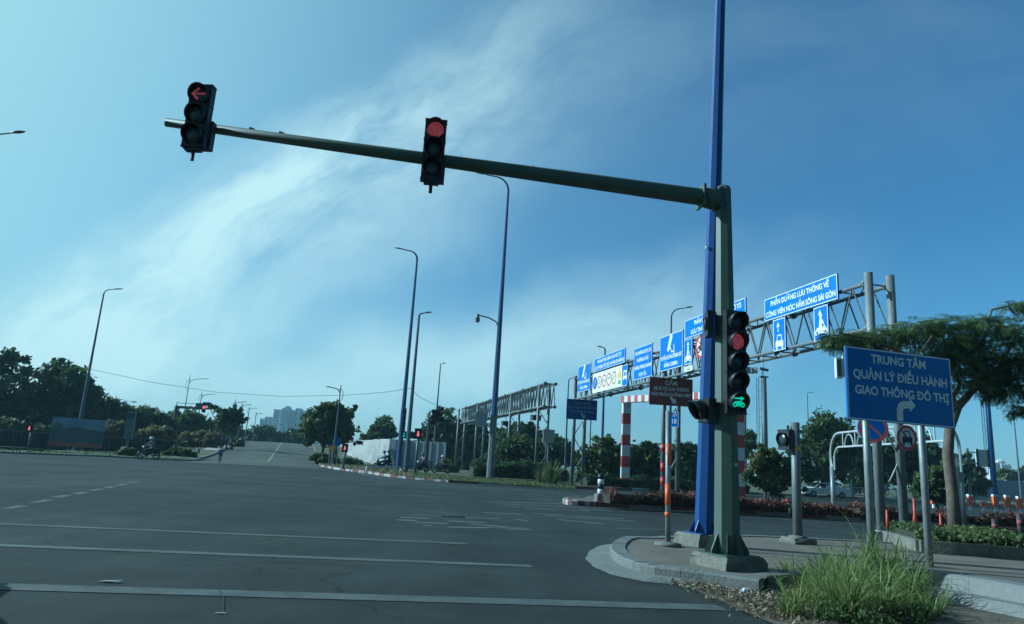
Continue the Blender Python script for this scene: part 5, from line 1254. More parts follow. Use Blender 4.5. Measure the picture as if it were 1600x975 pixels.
def PB(Y, *bl): return [pxblob(*b[:3], Y, *(b[3:])) for b in bl]
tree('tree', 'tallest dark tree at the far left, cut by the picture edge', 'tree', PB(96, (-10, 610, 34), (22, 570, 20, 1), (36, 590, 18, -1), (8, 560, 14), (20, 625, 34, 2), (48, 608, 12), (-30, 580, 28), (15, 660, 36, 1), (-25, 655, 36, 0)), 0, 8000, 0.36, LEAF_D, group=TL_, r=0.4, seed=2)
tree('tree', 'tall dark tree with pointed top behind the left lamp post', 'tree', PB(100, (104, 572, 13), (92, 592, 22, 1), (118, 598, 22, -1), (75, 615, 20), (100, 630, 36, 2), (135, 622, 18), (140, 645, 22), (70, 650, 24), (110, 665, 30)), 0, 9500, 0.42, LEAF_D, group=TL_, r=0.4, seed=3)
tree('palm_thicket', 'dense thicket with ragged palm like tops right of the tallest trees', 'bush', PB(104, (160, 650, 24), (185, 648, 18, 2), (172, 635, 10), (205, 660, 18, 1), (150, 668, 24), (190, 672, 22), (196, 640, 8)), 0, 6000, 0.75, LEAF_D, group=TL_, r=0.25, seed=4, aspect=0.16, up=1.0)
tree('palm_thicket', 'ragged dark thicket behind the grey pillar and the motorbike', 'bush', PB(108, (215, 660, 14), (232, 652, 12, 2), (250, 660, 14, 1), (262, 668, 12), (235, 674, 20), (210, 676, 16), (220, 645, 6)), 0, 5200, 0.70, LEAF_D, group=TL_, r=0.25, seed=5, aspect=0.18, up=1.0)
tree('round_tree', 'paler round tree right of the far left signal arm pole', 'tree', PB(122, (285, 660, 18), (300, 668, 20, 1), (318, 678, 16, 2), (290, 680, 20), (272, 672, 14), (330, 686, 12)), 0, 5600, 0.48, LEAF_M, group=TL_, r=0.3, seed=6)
for i, (bl, lb, Y, mt, n) in enumerate((
    (((15, 676, 14), (40, 672, 12), (0, 672, 14), (60, 676, 12)), 'sunlit scrub above the fence at the far left', 90, LEAF_L, 2400),
    (((172, 674, 14), (185, 676, 12), (165, 682, 10)), 'sunlit yellow green scrub right of the billboard', 90, LEAF_DRY, 2200),
    (((240, 682, 14), (258, 684, 12), (222, 686, 10)), 'dry scrub above the fence behind the motorbike', 92, LEAF_DRY, 2200),
    (((292, 690, 12), (310, 692, 12), (330, 690, 12), (318, 682, 8)), 'dry bushes right of the far left lamp posts', 100, LEAF_DRY, 2600),
    (((345, 676, 14), (365, 678, 12), (385, 682, 10), (330, 674, 12)), 'dark bushes on the skyline behind the young tree', 165, LEAF_D, 2600),
    (((342, 690, 8), (355, 693, 7), (372, 692, 6)), 'low sunlit bushes beside the pale footpath', 112, LEAF_L, 1500))):
    tree('bush', lb, 'bush', PB(Y, *bl), 0, n, 0.36 if Y < 120 else 0.5, mt, group=TL_, r=0.1, seed=20+i)
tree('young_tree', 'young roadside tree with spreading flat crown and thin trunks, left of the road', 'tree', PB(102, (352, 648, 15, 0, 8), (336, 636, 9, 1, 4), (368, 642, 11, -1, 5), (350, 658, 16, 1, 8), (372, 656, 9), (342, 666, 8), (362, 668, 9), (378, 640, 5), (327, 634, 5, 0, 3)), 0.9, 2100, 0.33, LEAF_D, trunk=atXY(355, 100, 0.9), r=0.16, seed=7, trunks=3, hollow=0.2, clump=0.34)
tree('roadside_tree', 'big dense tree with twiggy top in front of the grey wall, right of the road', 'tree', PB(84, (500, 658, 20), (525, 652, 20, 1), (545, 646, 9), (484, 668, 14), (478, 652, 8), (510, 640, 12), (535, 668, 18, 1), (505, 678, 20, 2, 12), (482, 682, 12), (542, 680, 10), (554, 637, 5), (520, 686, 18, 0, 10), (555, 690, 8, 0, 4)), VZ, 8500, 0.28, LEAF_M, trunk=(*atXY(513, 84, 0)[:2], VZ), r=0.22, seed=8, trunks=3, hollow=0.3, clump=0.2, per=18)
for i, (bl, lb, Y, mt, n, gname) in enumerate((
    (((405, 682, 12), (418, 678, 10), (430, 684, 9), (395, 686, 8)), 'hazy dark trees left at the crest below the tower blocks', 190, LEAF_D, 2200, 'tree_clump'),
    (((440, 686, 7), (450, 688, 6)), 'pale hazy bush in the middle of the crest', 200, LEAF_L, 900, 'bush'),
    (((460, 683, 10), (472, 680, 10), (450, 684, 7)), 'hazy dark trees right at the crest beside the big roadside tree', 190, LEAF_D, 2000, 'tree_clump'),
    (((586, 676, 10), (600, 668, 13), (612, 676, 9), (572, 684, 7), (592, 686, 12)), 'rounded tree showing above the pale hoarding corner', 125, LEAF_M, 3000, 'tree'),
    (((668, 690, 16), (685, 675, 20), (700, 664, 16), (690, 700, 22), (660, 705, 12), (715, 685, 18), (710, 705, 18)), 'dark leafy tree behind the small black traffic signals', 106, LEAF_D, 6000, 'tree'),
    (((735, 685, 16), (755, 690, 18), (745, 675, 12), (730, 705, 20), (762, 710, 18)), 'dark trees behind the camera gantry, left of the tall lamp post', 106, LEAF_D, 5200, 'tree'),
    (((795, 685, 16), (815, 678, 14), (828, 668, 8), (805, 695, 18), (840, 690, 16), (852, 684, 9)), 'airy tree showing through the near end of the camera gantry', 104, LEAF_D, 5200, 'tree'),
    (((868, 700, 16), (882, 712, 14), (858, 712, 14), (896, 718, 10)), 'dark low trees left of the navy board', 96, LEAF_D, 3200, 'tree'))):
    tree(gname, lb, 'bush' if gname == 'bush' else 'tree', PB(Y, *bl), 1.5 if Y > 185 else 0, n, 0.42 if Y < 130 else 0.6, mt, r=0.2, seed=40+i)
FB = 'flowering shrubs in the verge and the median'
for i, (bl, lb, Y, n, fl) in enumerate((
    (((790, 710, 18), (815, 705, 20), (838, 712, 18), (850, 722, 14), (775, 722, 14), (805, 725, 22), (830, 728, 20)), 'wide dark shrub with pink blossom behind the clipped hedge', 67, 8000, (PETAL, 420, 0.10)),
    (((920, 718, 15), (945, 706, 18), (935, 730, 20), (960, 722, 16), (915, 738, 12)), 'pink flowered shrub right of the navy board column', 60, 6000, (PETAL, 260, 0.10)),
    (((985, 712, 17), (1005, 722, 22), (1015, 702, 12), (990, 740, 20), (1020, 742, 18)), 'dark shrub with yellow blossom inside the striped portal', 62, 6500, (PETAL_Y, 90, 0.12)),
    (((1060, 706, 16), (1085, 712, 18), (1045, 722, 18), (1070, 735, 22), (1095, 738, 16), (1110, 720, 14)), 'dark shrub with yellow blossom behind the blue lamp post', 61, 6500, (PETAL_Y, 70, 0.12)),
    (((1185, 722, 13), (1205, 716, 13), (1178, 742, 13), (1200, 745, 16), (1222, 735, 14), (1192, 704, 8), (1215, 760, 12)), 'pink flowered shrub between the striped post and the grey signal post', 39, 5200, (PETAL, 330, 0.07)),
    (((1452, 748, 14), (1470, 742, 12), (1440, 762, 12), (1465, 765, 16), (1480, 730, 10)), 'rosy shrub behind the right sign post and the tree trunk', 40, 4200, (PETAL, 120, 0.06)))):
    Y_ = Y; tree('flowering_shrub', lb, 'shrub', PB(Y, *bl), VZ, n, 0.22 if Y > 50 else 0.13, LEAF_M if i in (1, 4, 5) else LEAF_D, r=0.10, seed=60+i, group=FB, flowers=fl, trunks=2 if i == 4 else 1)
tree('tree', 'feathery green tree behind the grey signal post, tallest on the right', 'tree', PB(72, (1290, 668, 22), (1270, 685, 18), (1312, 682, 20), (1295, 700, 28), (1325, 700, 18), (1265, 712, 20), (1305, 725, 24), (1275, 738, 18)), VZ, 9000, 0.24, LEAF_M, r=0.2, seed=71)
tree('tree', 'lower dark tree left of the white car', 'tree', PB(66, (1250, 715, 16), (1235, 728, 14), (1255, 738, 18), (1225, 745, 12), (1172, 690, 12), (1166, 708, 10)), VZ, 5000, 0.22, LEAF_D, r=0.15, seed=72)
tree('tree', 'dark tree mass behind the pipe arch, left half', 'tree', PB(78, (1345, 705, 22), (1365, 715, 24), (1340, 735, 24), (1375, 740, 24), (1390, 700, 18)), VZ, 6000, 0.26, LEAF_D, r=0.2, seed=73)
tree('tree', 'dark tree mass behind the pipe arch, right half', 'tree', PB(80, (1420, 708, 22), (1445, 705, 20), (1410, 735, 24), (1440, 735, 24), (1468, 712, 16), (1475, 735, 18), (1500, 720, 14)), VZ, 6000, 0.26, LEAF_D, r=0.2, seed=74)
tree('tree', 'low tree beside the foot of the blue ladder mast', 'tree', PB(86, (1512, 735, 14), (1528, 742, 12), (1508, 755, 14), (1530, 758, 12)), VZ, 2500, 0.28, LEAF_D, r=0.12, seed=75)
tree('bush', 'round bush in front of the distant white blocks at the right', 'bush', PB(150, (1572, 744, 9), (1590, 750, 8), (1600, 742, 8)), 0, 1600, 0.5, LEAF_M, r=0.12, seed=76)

# clipped hedges
def hedge(label, a, b, w, z0, h, n, size, mat, seed=1, cat='hedge', core=None, group=None):
    a, b = Vector((a[0], a[1], z0)), Vector((b[0], b[1], z0)); d = (b-a).normalized(); pn = Vector((-d.y, d.x, 0)); t = thing('hedge', label, cat, (a+b)/2, group)
    mb = MB(); mb.box((a+b)/2+UP*h*0.42, ((b-a).length*0.99, w*0.72, h*0.72), math.atan2(d.y, d.x)); mb.build('twigs', core or M('hedge_twigs', (0.03, 0.03, 0.018), 0.95, var=0.4), t)
    L_ = (b-a).length; u_ = RNG.random(n)*L_; s_ = RNG.random(n); v_ = (RNG.random(n)-.5)*w; z_ = h*(0.15+0.85*RNG.random(n)**0.6)
    top = RNG.random(n) < 0.45; bump = (1+0.12*np.sin(u_*2.3+seed)+0.10*np.sin(u_*5.1)+0.11*RNG.normal(size=n))*(1-0.35*(np.sin(u_*0.9+seed*1.7) > 0.72))
    z_ = np.where(top, h*bump, z_*bump*0.95); v_ = np.where(top, v_, np.sign(v_)*w*0.46*(1+0.12*RNG.normal(size=n)))
    c_ = np.array(a)+np.outer(u_, np.array(d))+np.outer(v_, np.array(pn)); c_[:, 2] = z0+z_
    nrm = unit(RNG.normal(size=(n, 3))+np.array([0, 0, 0.4])); tt = unit(np.cross(nrm, RNG.normal(size=(n, 3)))); tt[:, 2] += 0.4; tt = unit(tt); bb_ = unit(np.cross(nrm, tt)); s = size*(0.6+0.8*RNG.random(n))[:, None]
    co = np.stack([c_-tt*s, c_+bb_*s*.5, c_+tt*s, c_-bb_*s*.5], 1); ti = np.clip(0.45+0.22*np.sin(u_*1.7+seed*2)+0.28*RNG.normal(size=n), 0, 1)
    quads_mesh('leaves', co, mat, t, ti); return t
q = lambda px, py, z=VZ: tuple(G(px, py, z)[:2])
hedge('clipped dark green hedge right of the tall lamp post foot', q(772, 747.2), q(882, 752.8), 1.6, VZ, 1.25, 4200, 0.12, LEAF_D, 1)
hedge('short clipped round hedge left of the tall lamp post foot', q(736, 745.2), q(770, 747), 1.6, VZ, 1.05, 1300, 0.12, LEAF_M, 2)
hedge('low dark hedge right of the navy board column', q(912, 759), q(1165, 772), 1.2, VZ, 0.8, 4200, 0.12, LEAF_D, 3)
a_ = Vector((*q(945, 788), 0)); b_ = Vector((*q(1600, 822), 0))
RH = 'red leaved flower beds along the median'
def along(x0, y0, x1, y1): return q(x0, y0), q(x1, y1)
hedge('red leaved bed from the bollard to the blue lamp post', *along(947, 787, 1088, 794), 1.0, VZ, 0.52, 3000, 0.075, LEAF_RED, 4, group=RH)
hedge('red leaved bed between the signal pole and the faded cone', *along(1092, 794, 1225, 801), 1.0, VZ, 0.42, 2300, 0.075, LEAF_RED, 5, group=RH)
hedge('sparse red leaved bed right of the faded cone', *along(1238, 802, 1330, 808), 1.0, VZ, 0.36, 1200, 0.075, LEAF_RED, 6, group=RH)
hedge('dark red bed behind the two sign posts', *along(1335, 808, 1480, 817), 1.0, VZ, 0.42, 1900, 0.075, LEAF_RED, 7, group=RH)
hedge('dark red bed at the right edge behind the planter', *along(1486, 817, 1660, 828), 1.0, VZ, 0.42, 1900, 0.075, LEAF_RED, 8, group=RH)
# yellowish ornamental plant in front of the clipped hedge
def tuft(name, label, c, n, L_, w, mat, spread=0.5, seed=1, cat='plant', group=None, rad=0.1, droop=0.6, kind=None, segs=4):
    rnd = np.random.default_rng(seed); c = np.array(c); az = rnd.random(n)*2*np.pi; tilt = np.abs(rnd.normal(size=n))*spread
    base = c+np.stack([np.cos(az)*rad*rnd.random(n), np.sin(az)*rad*rnd.random(n), np.zeros(n)], 1)
    ln = L_*(0.55+0.6*rnd.random(n)); hd = np.stack([np.cos(az+rnd.normal(size=n)*.5), np.sin(az+rnd.normal(size=n)*.5), np.zeros(n)], 1); hd = unit(hd); sd_ = np.stack([-hd[:, 1], hd[:, 0], np.zeros(n)], 1)
    P = [base]; ang = tilt.copy(); wd = [np.full(n, w)]
    for k in range(segs):
        P.append(P[-1]+(hd*np.sin(ang)[:, None]+np.array([0, 0, 1])*np.cos(ang)[:, None])*(ln/segs)[:, None]); ang = ang+droop*(0.3+rnd.random(n))*(k+1)/segs; wd.append(np.full(n, w)*(1-(k+1)/segs)**0.7*(1 if k < segs-1 else 0.05))
    qs, ts = [], []; ti = np.clip(0.45+0.28*rnd.normal(size=n), 0, 1)
    for k in range(segs):
        a0, b0 = P[k]-sd_*wd[k][:, None], P[k]+sd_*wd[k][:, None]; a1, b1 = P[k+1]-sd_*wd[k+1][:, None], P[k+1]+sd_*wd[k+1][:, None]
        qs.append(np.stack([a0, b0, b1, a1], 1)); ts.append(np.clip(ti+0.12*k/segs, 0, 1))
    o = quads_mesh(name, np.concatenate(qs), mat, None, np.concatenate(ts))
    # give the object its origin at the foot
    og = Vector(c); o.data.transform(Matrix.Translation(-og)); o.location = og; ORG[o.name] = og
    return tag(o, label, cat, group, kind)
p = G(862, 757, VZ); tuft('yellow_plant', 'yellowish spiky plant in front of the clipped hedge', (p.x, p.y-0.6, VZ), 90, 1.9, 0.09, LEAF_L, 0.55, 11, rad=0.3)
p = G(845, 755, VZ); tuft('yellow_plant', 'smaller pale spiky plant left of the yellowish one', (p.x, p.y-0.3, VZ), 60, 1.4, 0.08, LEAF_L, 0.5, 12, rad=0.3)
p = G(700, 745, VZ); tree('bush', 'leafy green bush at the foot of the camera gantry', 'bush', PB(76, (698, 732, 10), (706, 738, 9), (690, 738, 8)), VZ, 1500, 0.2, LEAF_L, r=0.06, seed=81)
tree('bush', 'low bushes under the big roadside tree', 'bush', PB(80, (503, 718, 8), (520, 722, 8), (490, 715, 7), (545, 722, 7), (560, 727, 7)), VZ, 2200, 0.22, LEAF_M, r=0.06, seed=82)
tree('bush', 'sunlit weeds in front of the dark fence left of the motorbike', 'bush', PB(66, (196, 708, 7), (206, 710, 7), (186, 711, 5)), 0.1, 900, 0.22, LEAF_L, r=0.05, seed=83)
tree('bush', 'weedy bushes round the far left signal pole', 'bush', PB(72, (275, 709, 8), (290, 712, 8), (262, 712, 7), (245, 715, 5), (300, 714, 6)), 0.1, 1800, 0.22, LEAF_M, r=0.05, seed=84)

# verge grass as one mass each
def grass_mass(name, quad, n, L_, w, mat, z, seed, cat=None):
    rnd = np.random.default_rng(seed); A, B, C_, D = [np.array((*p_[:2], z)) for p_ in quad]; u_ = rnd.random(n)[:, None]; v_ = rnd.random(n)[:, None]
    base = (A*(1-u_)+B*u_)*(1-v_)+(D*(1-u_)+C_*u_)*v_; az = rnd.random(n)*6.283; hd = np.stack([np.cos(az), np.sin(az), np.zeros(n)], 1); sd_ = np.stack([-hd[:, 1], hd[:, 0], np.zeros(n)], 1)
    ln = (L_*(0.4+0.9*rnd.random(n)))[:, None]; m_ = base+hd*ln*0.15+np.array([0, 0, 1])*ln*0.6; e = base+hd*ln*0.5+np.array([0, 0, 1])*ln*0.95
    co = np.stack([base-sd_*w, base+sd_*w, m_+sd_*w*0.7, e], 1); co2 = np.stack([base-sd_*w, m_+sd_*w*0.7, e, m_-sd_*w*0.7], 1)
    o = quads_mesh(name, co, mat, None, np.clip(0.5+0.25*rnd.normal(size=n), 0, 1)); o['kind'] = 'stuff'; return o
grass_mass('grass', [q(640, 746.5), q(900, 764), q(900, 757), q(640, 738)], 9000, 0.11, 0.025, leaf_mat('verge_blade', (0.045, 0.066, 0.022), (0.14, 0.155, 0.055)), VZ, 1)
grass_mass('grass', [q(500, 727), q(640, 746), q(650, 737), q(520, 715)], 5000, 0.22, 0.035, LEAF_DRY, VZ, 2)
grass_mass('grass', [q(0, 706, .1), q(300, 719, .1), q(300, 712, .1), q(0, 702, .1)], 700, 0.2, 0.03, LEAF_D, 0.1, 3)
grass_mass('grass', [q(310, 716, .1), q(345, 706, .1), q(325, 700, .1), q(285, 708, .1)], 1500, 0.4, 0.05, BLADE, 0.1, 4)

# planter on the right: low green shrubs behind a dark kerb
a_, b_ = G(1438, 862, PZ), G(1640, 878, PZ); dP = (b_-a_).normalized(); nP = Vector((-dP.y, dP.x, 0))
mb = MB(); mb.box((a_+b_)/2+UP*0.11, ((b_-a_).length, 0.14, 0.26), math.atan2(dP.y, dP.x)); mb.box(a_+nP*1.3+UP*0.11-dP*0.0, (0.14, 2.5, 0.256), math.atan2(dP.y, dP.x)); o = mb.build('planter_kerb', OLDCONC); struct(o)
mb = MB(); mb.poly([a_+dP*0.05+UP*0.16, b_+UP*0.16, b_+nP*2.8+UP*0.16, a_+nP*2.8+dP*0.05+UP*0.16]); o = mb.build('planter_soil', SOIL); struct(o)
h_ = hedge('low green ground shrubs in the planter at the right', tuple((a_+nP*1.4+dP*0.1)[:2]), tuple((b_+nP*1.4)[:2]), 2.2, PZ+0.12, 0.30, 5200, 0.06, LEAF_L, 9)
for px, lb in ((1540, 'yellow bloom in the planter, left one'), (1581, 'yellow bloom in the planter at the right edge')):
    p = atY(px, 841, (a_+nP*0.9).y); mb = MB(); mb.lathe([(0.01, -0.05), (0.055, -0.01), (0.06, 0.03), (0.03, 0.06)], 10, c=(p.x, p.y, p.z)); mb.tube([(p.x, p.y, PZ+0.2), (p.x, p.y, p.z-0.04)], 0.008, 5); o = mb.build('yellow_flower', M('bloom_yellow', (0.6, 0.45, 0.06), 0.6)); tag(o, lb, 'flower')

# foreground grass clump
gc = G(1330, 972, 0.02); t = thing('grass_clump', 'tall green grass clump at the foot of the left sign post', 'grass clump', gc)
rnd = np.random.default_rng(5); tufts = []
for i in range(46):
    px = 1228+ 235*rnd.random(); py = 905+62*rnd.random()+ (px-1235)*0.05
    p = G(px, min(py, 968), 0.02); hgt = (0.66 if 1290 < px < 1420 else 0.50)*(0.6+0.8*rnd.random())*(1.25 if py < 930 else 0.95)
    tufts.append((p, hgt))
def blades(tufts, n, w, mat, seed, spread=0.38, droop=0.75, segs=5):
    rnd = np.random.default_rng(seed); Q, T_ = [], []
    for p, L_ in tufts:
        c_ = np.array(p); az = rnd.random(n)*2*np.pi; tilt = np.abs(rnd.normal(size=n))*spread; base = c_+np.stack([np.cos(az), np.sin(az), np.zeros(n)], 1)*(0.10*rnd.random(n))[:, None]
        ln = L_*(0.5+0.75*rnd.random(n)); hd = np.stack([np.cos(az), np.sin(az), np.zeros(n)], 1); tw = rnd.normal(size=n)*0.6; sd_ = np.stack([-np.sin(az+tw), np.cos(az+tw), np.zeros(n)], 1)
        P_ = base; ang = tilt; ti = np.clip(0.40+0.26*rnd.normal(size=n), 0, 1); dd_ = droop*(0.2+1.2*rnd.random(n))
        for k in range(segs):
            nxt = P_+(hd*np.sin(ang)[:, None]+np.array([0, 0, 1])*np.cos(ang)[:, None])*(ln/segs)[:, None]
            w0 = w*(1-k/segs)**0.6; w1 = w*(1-(k+1)/segs)**0.6 if k < segs-1 else w*0.05
            Q.append(np.stack([P_-sd_*w0, P_+sd_*w0, nxt+sd_*w1, nxt-sd_*w1], 1)); T_.append(np.clip(ti+0.22*(k/segs), 0, 1)); P_ = nxt; ang = ang+dd_*(k+1)/segs
    return np.concatenate(Q), np.concatenate(T_)
co, ti = blades(tufts, 40, 0.0105, BLADE, 3, 0.48, 0.9); quads_mesh('blades', co, BLADE, t, ti)
co, ti = blades([(p, h*0.9) for p, h in tufts[::2]], 14, 0.008, LEAF_DRY, 4, 0.6, 1.1); quads_mesh('dry_blades', co, LEAF_DRY, t, ti)
tall = [(G(1366, 905, 0.02), 1.05), (G(1350, 912, 0.02), 0.85), (G(1395, 915, 0.02), 0.8), (G(1305, 925, 0.02), 0.75)]
co, ti = blades(tall, 24, 0.013, BLADE, 8, 0.25, 0.55); quads_mesh('tall_blades', co, BLADE, t, ti)
low = [(gc.x+x, gc.y+y, 0.09) for x, y in ()]
co, ti = leaf_cloud([(G(px, py, 0.1).x, G(px, py, 0.1).y, 0.10, 0.28, 0.14) for px, py in ((1290, 960), (1330, 965), (1370, 968), (1410, 960), (1440, 950), (1350, 950), (1270, 945))], 2600, 0.022, clump=0.3, per=14, hollow=0.2); quads_mesh('low_leaves', co, LEAF_M, t, ti)
# leaf litter beside the kerb
def litter(name, pts, n, seed):
    rnd = np.random.default_rng(seed); cs = np.array([tuple(G(*p_, 0.018)) for p_ in pts]); i = rnd.integers(0, len(cs), n); c_ = cs[i]+rnd.normal(size=(n, 3))*np.array([0.16, 0.22, 0.0]); c_[:, 2] = 0.02+0.05*rnd.random(n)**2
    nrm = unit(rnd.normal(size=(n, 3))*0.55+np.array([0, 0, 1])); tt = unit(np.cross(nrm, rnd.normal(size=(n, 3)))); b_ = np.cross(nrm, tt); s = (0.012+0.030*rnd.random(n)**2)[:, None]; a = (0.15+0.45*rnd.random(n))[:, None]
    co = np.stack([c_-tt*s, c_+b_*s*a, c_+tt*s, c_-b_*s*a], 1); o = quads_mesh(name, co, LITTER, None, np.clip(rnd.random(n)**1.5, 0, 1)); o['kind'] = 'stuff'; return o
litter('leaf_litter', [(1075, 910), (1095, 918), (1120, 922), (1150, 930), (1180, 928), (1170, 942), (1205, 950), (1225, 930), (1215, 918), (1240, 965), (1190, 958), (1140, 936), (1200, 935), (1250, 940)], 5200, 3)
p = G(1162, 924, 0.05); mb = MB(); mb.box(p, (0.16, 0.06, 0.03), 0.6, rot=Matrix.Rotation(0.25, 3, 'X') @ Matrix.Rotation(0.5, 3, 'Z')); mb.box(p+Vector((0.04, 0.03, 0.02)), (0.07, 0.05, 0.03), 0.1); o = mb.build('litter_scrap', SWHITE); tag(o, 'crumpled white scrap lying in the dead leaves by the kerb', 'litter')
for (px, py, lb) in ((172, 909, 'flat pale scrap lying on the road above the stop line'), (345, 958, 'tiny white scrap on the asphalt near the lower edge'), (1168-0, 0, None)):
    if lb:
        p = G(px, py, 0.008); mb = MB(); s_ = 0.13 if px < 200 else 0.06
        ids = [mb.pt(p+Vector((x*s_, y*s_*0.5, z*s_))) for x, y, z in ((-1, -.3, 0), (-.2, -.6, .10), (.7, -.4, 0.02), (1, .2, .18), (.3, .7, .06), (-.6, .6, .03))]; mb.face(ids); o = mb.build('litter_scrap', M('scrap_grey', (0.35, 0.35, 0.32), 0.8)); tag(o, lb, 'litter')

# feathery flame tree at the right
tb = G(1493, 838, PZ+0.1); t = thing('flame_tree', 'spreading feathery flame tree with bent trunk behind the big blue sign', 'tree', tb)
TY = tb.y
def tp(px, py, dy=0.0): return atY(px, py, TY+dy)
mb = MB(); mb.tube([tb-UP*0.1, tp(1488, 770), tp(1481, 710), tp(1484, 668), tp(1496, 636), tp(1520, 610, 0.3)], [0.185, 0.15, 0.14, 0.13, 0.12, 0.09], 12); mb.build('trunk', BARK, t)
LIMBS = [([(1484, 668), (1489, 620), (1500, 600)], 0.10, 0), ([(1520, 610), (1560, 575), (1600, 555), (1650, 530)], 0.10, 0.5), ([(1496, 636), (1470, 590), (1420, 555), (1370, 535)], 0.09, -0.6), ([(1520, 610), (1530, 560), (1545, 500), (1550, 484), (1575, 478), (1592, 497)], 0.045, -0.4),
         ([(1420, 555), (1360, 530), (1310, 520)], 0.05, -1.2), ([(1500, 600), (1480, 550), (1470, 515)], 0.06, 0.8), ([(1460, 572), (1440, 548), (1457, 524)], 0.035, -1.5), ([(1560, 575), (1580, 540), (1600, 510)], 0.06, 1.0), ([(1600, 555), (1590, 590), (1600, 625)], 0.05, 0.2), ([(1520, 610), (1545, 590), (1550, 610)], 0.04, -0.8)]
for pts_, r0, dy in LIMBS:
    mb = MB(); n_ = len(pts_); mb.tube([tp(px, py, dy*(0.3+0.7*i/n_)) for i, (px, py) in enumerate(pts_)], [r0*(1-0.75*i/n_) for i in range(n_)], 8); mb.build('limb', BARK, t)
# fronds: bent strips of paired leaflets
FR = [(1305, 525, 16, 9), (1340, 528, 18, 10), (1385, 522, 26, 11), (1430, 512, 26, 12), (1470, 510, 28, 16), (1510, 518, 30, 18), (1555, 520, 32, 20), (1600, 520, 36, 24), (1650, 530, 44, 30), (1420, 535, 26, 12), (1475, 540, 32, 16), (1525, 555, 34, 22), (1570, 560, 36, 22), (1620, 570, 40, 26), (1500, 575, 26, 14), (1540, 588, 26, 14), (1595, 598, 26, 16), (1470, 560, 18, 10), (1585, 480, 13, 7), (1360, 540, 16, 8), (1535, 500, 18, 8), (1598, 640, 14, 10), (1550, 612, 10, 12), (1515, 600, 20, 14), (1560, 585, 26, 20), (1500, 545, 26, 20), (1340, 540, 22, 10), (1310, 535, 14, 10), (1580, 615, 18, 14)]
def fronds(n, seed):
    rnd = np.random.default_rng(seed); C_ = np.array([tuple(tp(px, py)) for px, py, a, b in FR]); k = TY/F; RX = np.array([a for *_, a, b in FR])*k*1.15; RZ = np.array([b for *_, a, b in FR])*k*1.05
    w_ = RX*RX*RZ; w_ = w_**0.42; w_ /= w_.sum(); i = rnd.choice(len(C_), n, p=w_); d = unit(rnd.normal(size=(n, 3)))*(rnd.random(n)**0.4)[:, None]
    st = C_[i]+d*np.stack([RX[i], RX[i]*1.5, RZ[i]], 1); az = np.arctan2(d[:, 1], d[:, 0])+rnd.normal(size=n)*0.9; L_ = 0.42*(0.6+0.7*rnd.random(n)); ang = 0.25+rnd.normal(size=n)*0.3
    hd = np.stack([np.cos(az), np.sin(az), np.zeros(n)], 1); sd_ = np.stack([-np.sin(az), np.cos(az), np.zeros(n)], 1); roll = rnd.normal(size=n)*0.25
    ti = np.clip(0.30+0.22*d[:, 2]+0.25*rnd.normal(size=n), 0, 1); Q, T_ = [], []; m_ = 9; P_ = st
    for j in range(m_):
        tn = hd*np.cos(ang)[:, None]+np.array([0, 0, 1])*np.sin(ang)[:, None]; nx = P_+tn*(L_/m_)[:, None]; up_ = np.cross(sd_, tn)*-1
        ll = (0.16*math.sin(math.pi*(j+1.3)/(m_+1.6))**0.7)*(0.8+0.4*rnd.random(n))
        for s_ in (-1, 1):
            out = sd_*s_*np.cos(roll)[:, None]+up_*0.10+tn*0.35-np.array([0, 0, 0.22]); out = unit(out)*ll[:, None]; wv_ = tn*(L_/m_*0.36)[:, None]
            Q.append(np.stack([P_, P_+out*0.5-wv_, P_+out, P_+out*0.5+wv_], 1)); T_.append(ti)
        P_ = nx; ang = ang-0.19
    return np.concatenate(Q), np.concatenate(T_)
co, ti = fronds(3000, 4); quads_mesh('crown', co, LEAF_F, t, ti)

# ------------------------------------------------------------------ fence, billboard, walls, distant blocks
FENCE = M('dark_green_hoarding', (0.012, 0.024, 0.022), 0.6, var=0.2, scale=1.5, dirt=(0.06, 0.06, 0.045), dirt_amt=0.4, dirt_scale=0.8)
a_, b_ = atXY(-140, 74, 0.1), atXY(272, 78, 0.1); t = thing('hoarding_fence', 'long dark green corrugated fence along the left roadside', 'fence', a_)
mb = MB(); L_ = (b_-a_).length; dd = (b_-a_).normalized(); nn_ = Vector((-dd.y, dd.x, 0)); n_ = 260; prev = None; hF = atY(20, 674, 74.5).z-0.1
for i in range(n_+1):
    p = a_+dd*L_*i/n_ + nn_*(0.035 if (i//2) % 2 else -0.035); hh_ = hF+0.05*math.sin(i*0.09)+0.03*math.sin(i*.31); cur = (mb.pt(p), mb.pt(p+UP*hh_))
    if prev: mb.face((prev[0], cur[0], cur[1], prev[1]))
    prev = cur
mb.build('sheets', FENCE, t)
mb = MB(); mb.tube([a_+UP*(hF+0.05)+nn_*0.08, b_+UP*(hF+0.05)+nn_*0.08], 0.05, 6)
for i in range(22): p = a_+dd*L_*i/21+nn_*0.1; mb.tube([p, p+UP*hF], 0.05, 6)
mb.build('posts', GALVD, t)
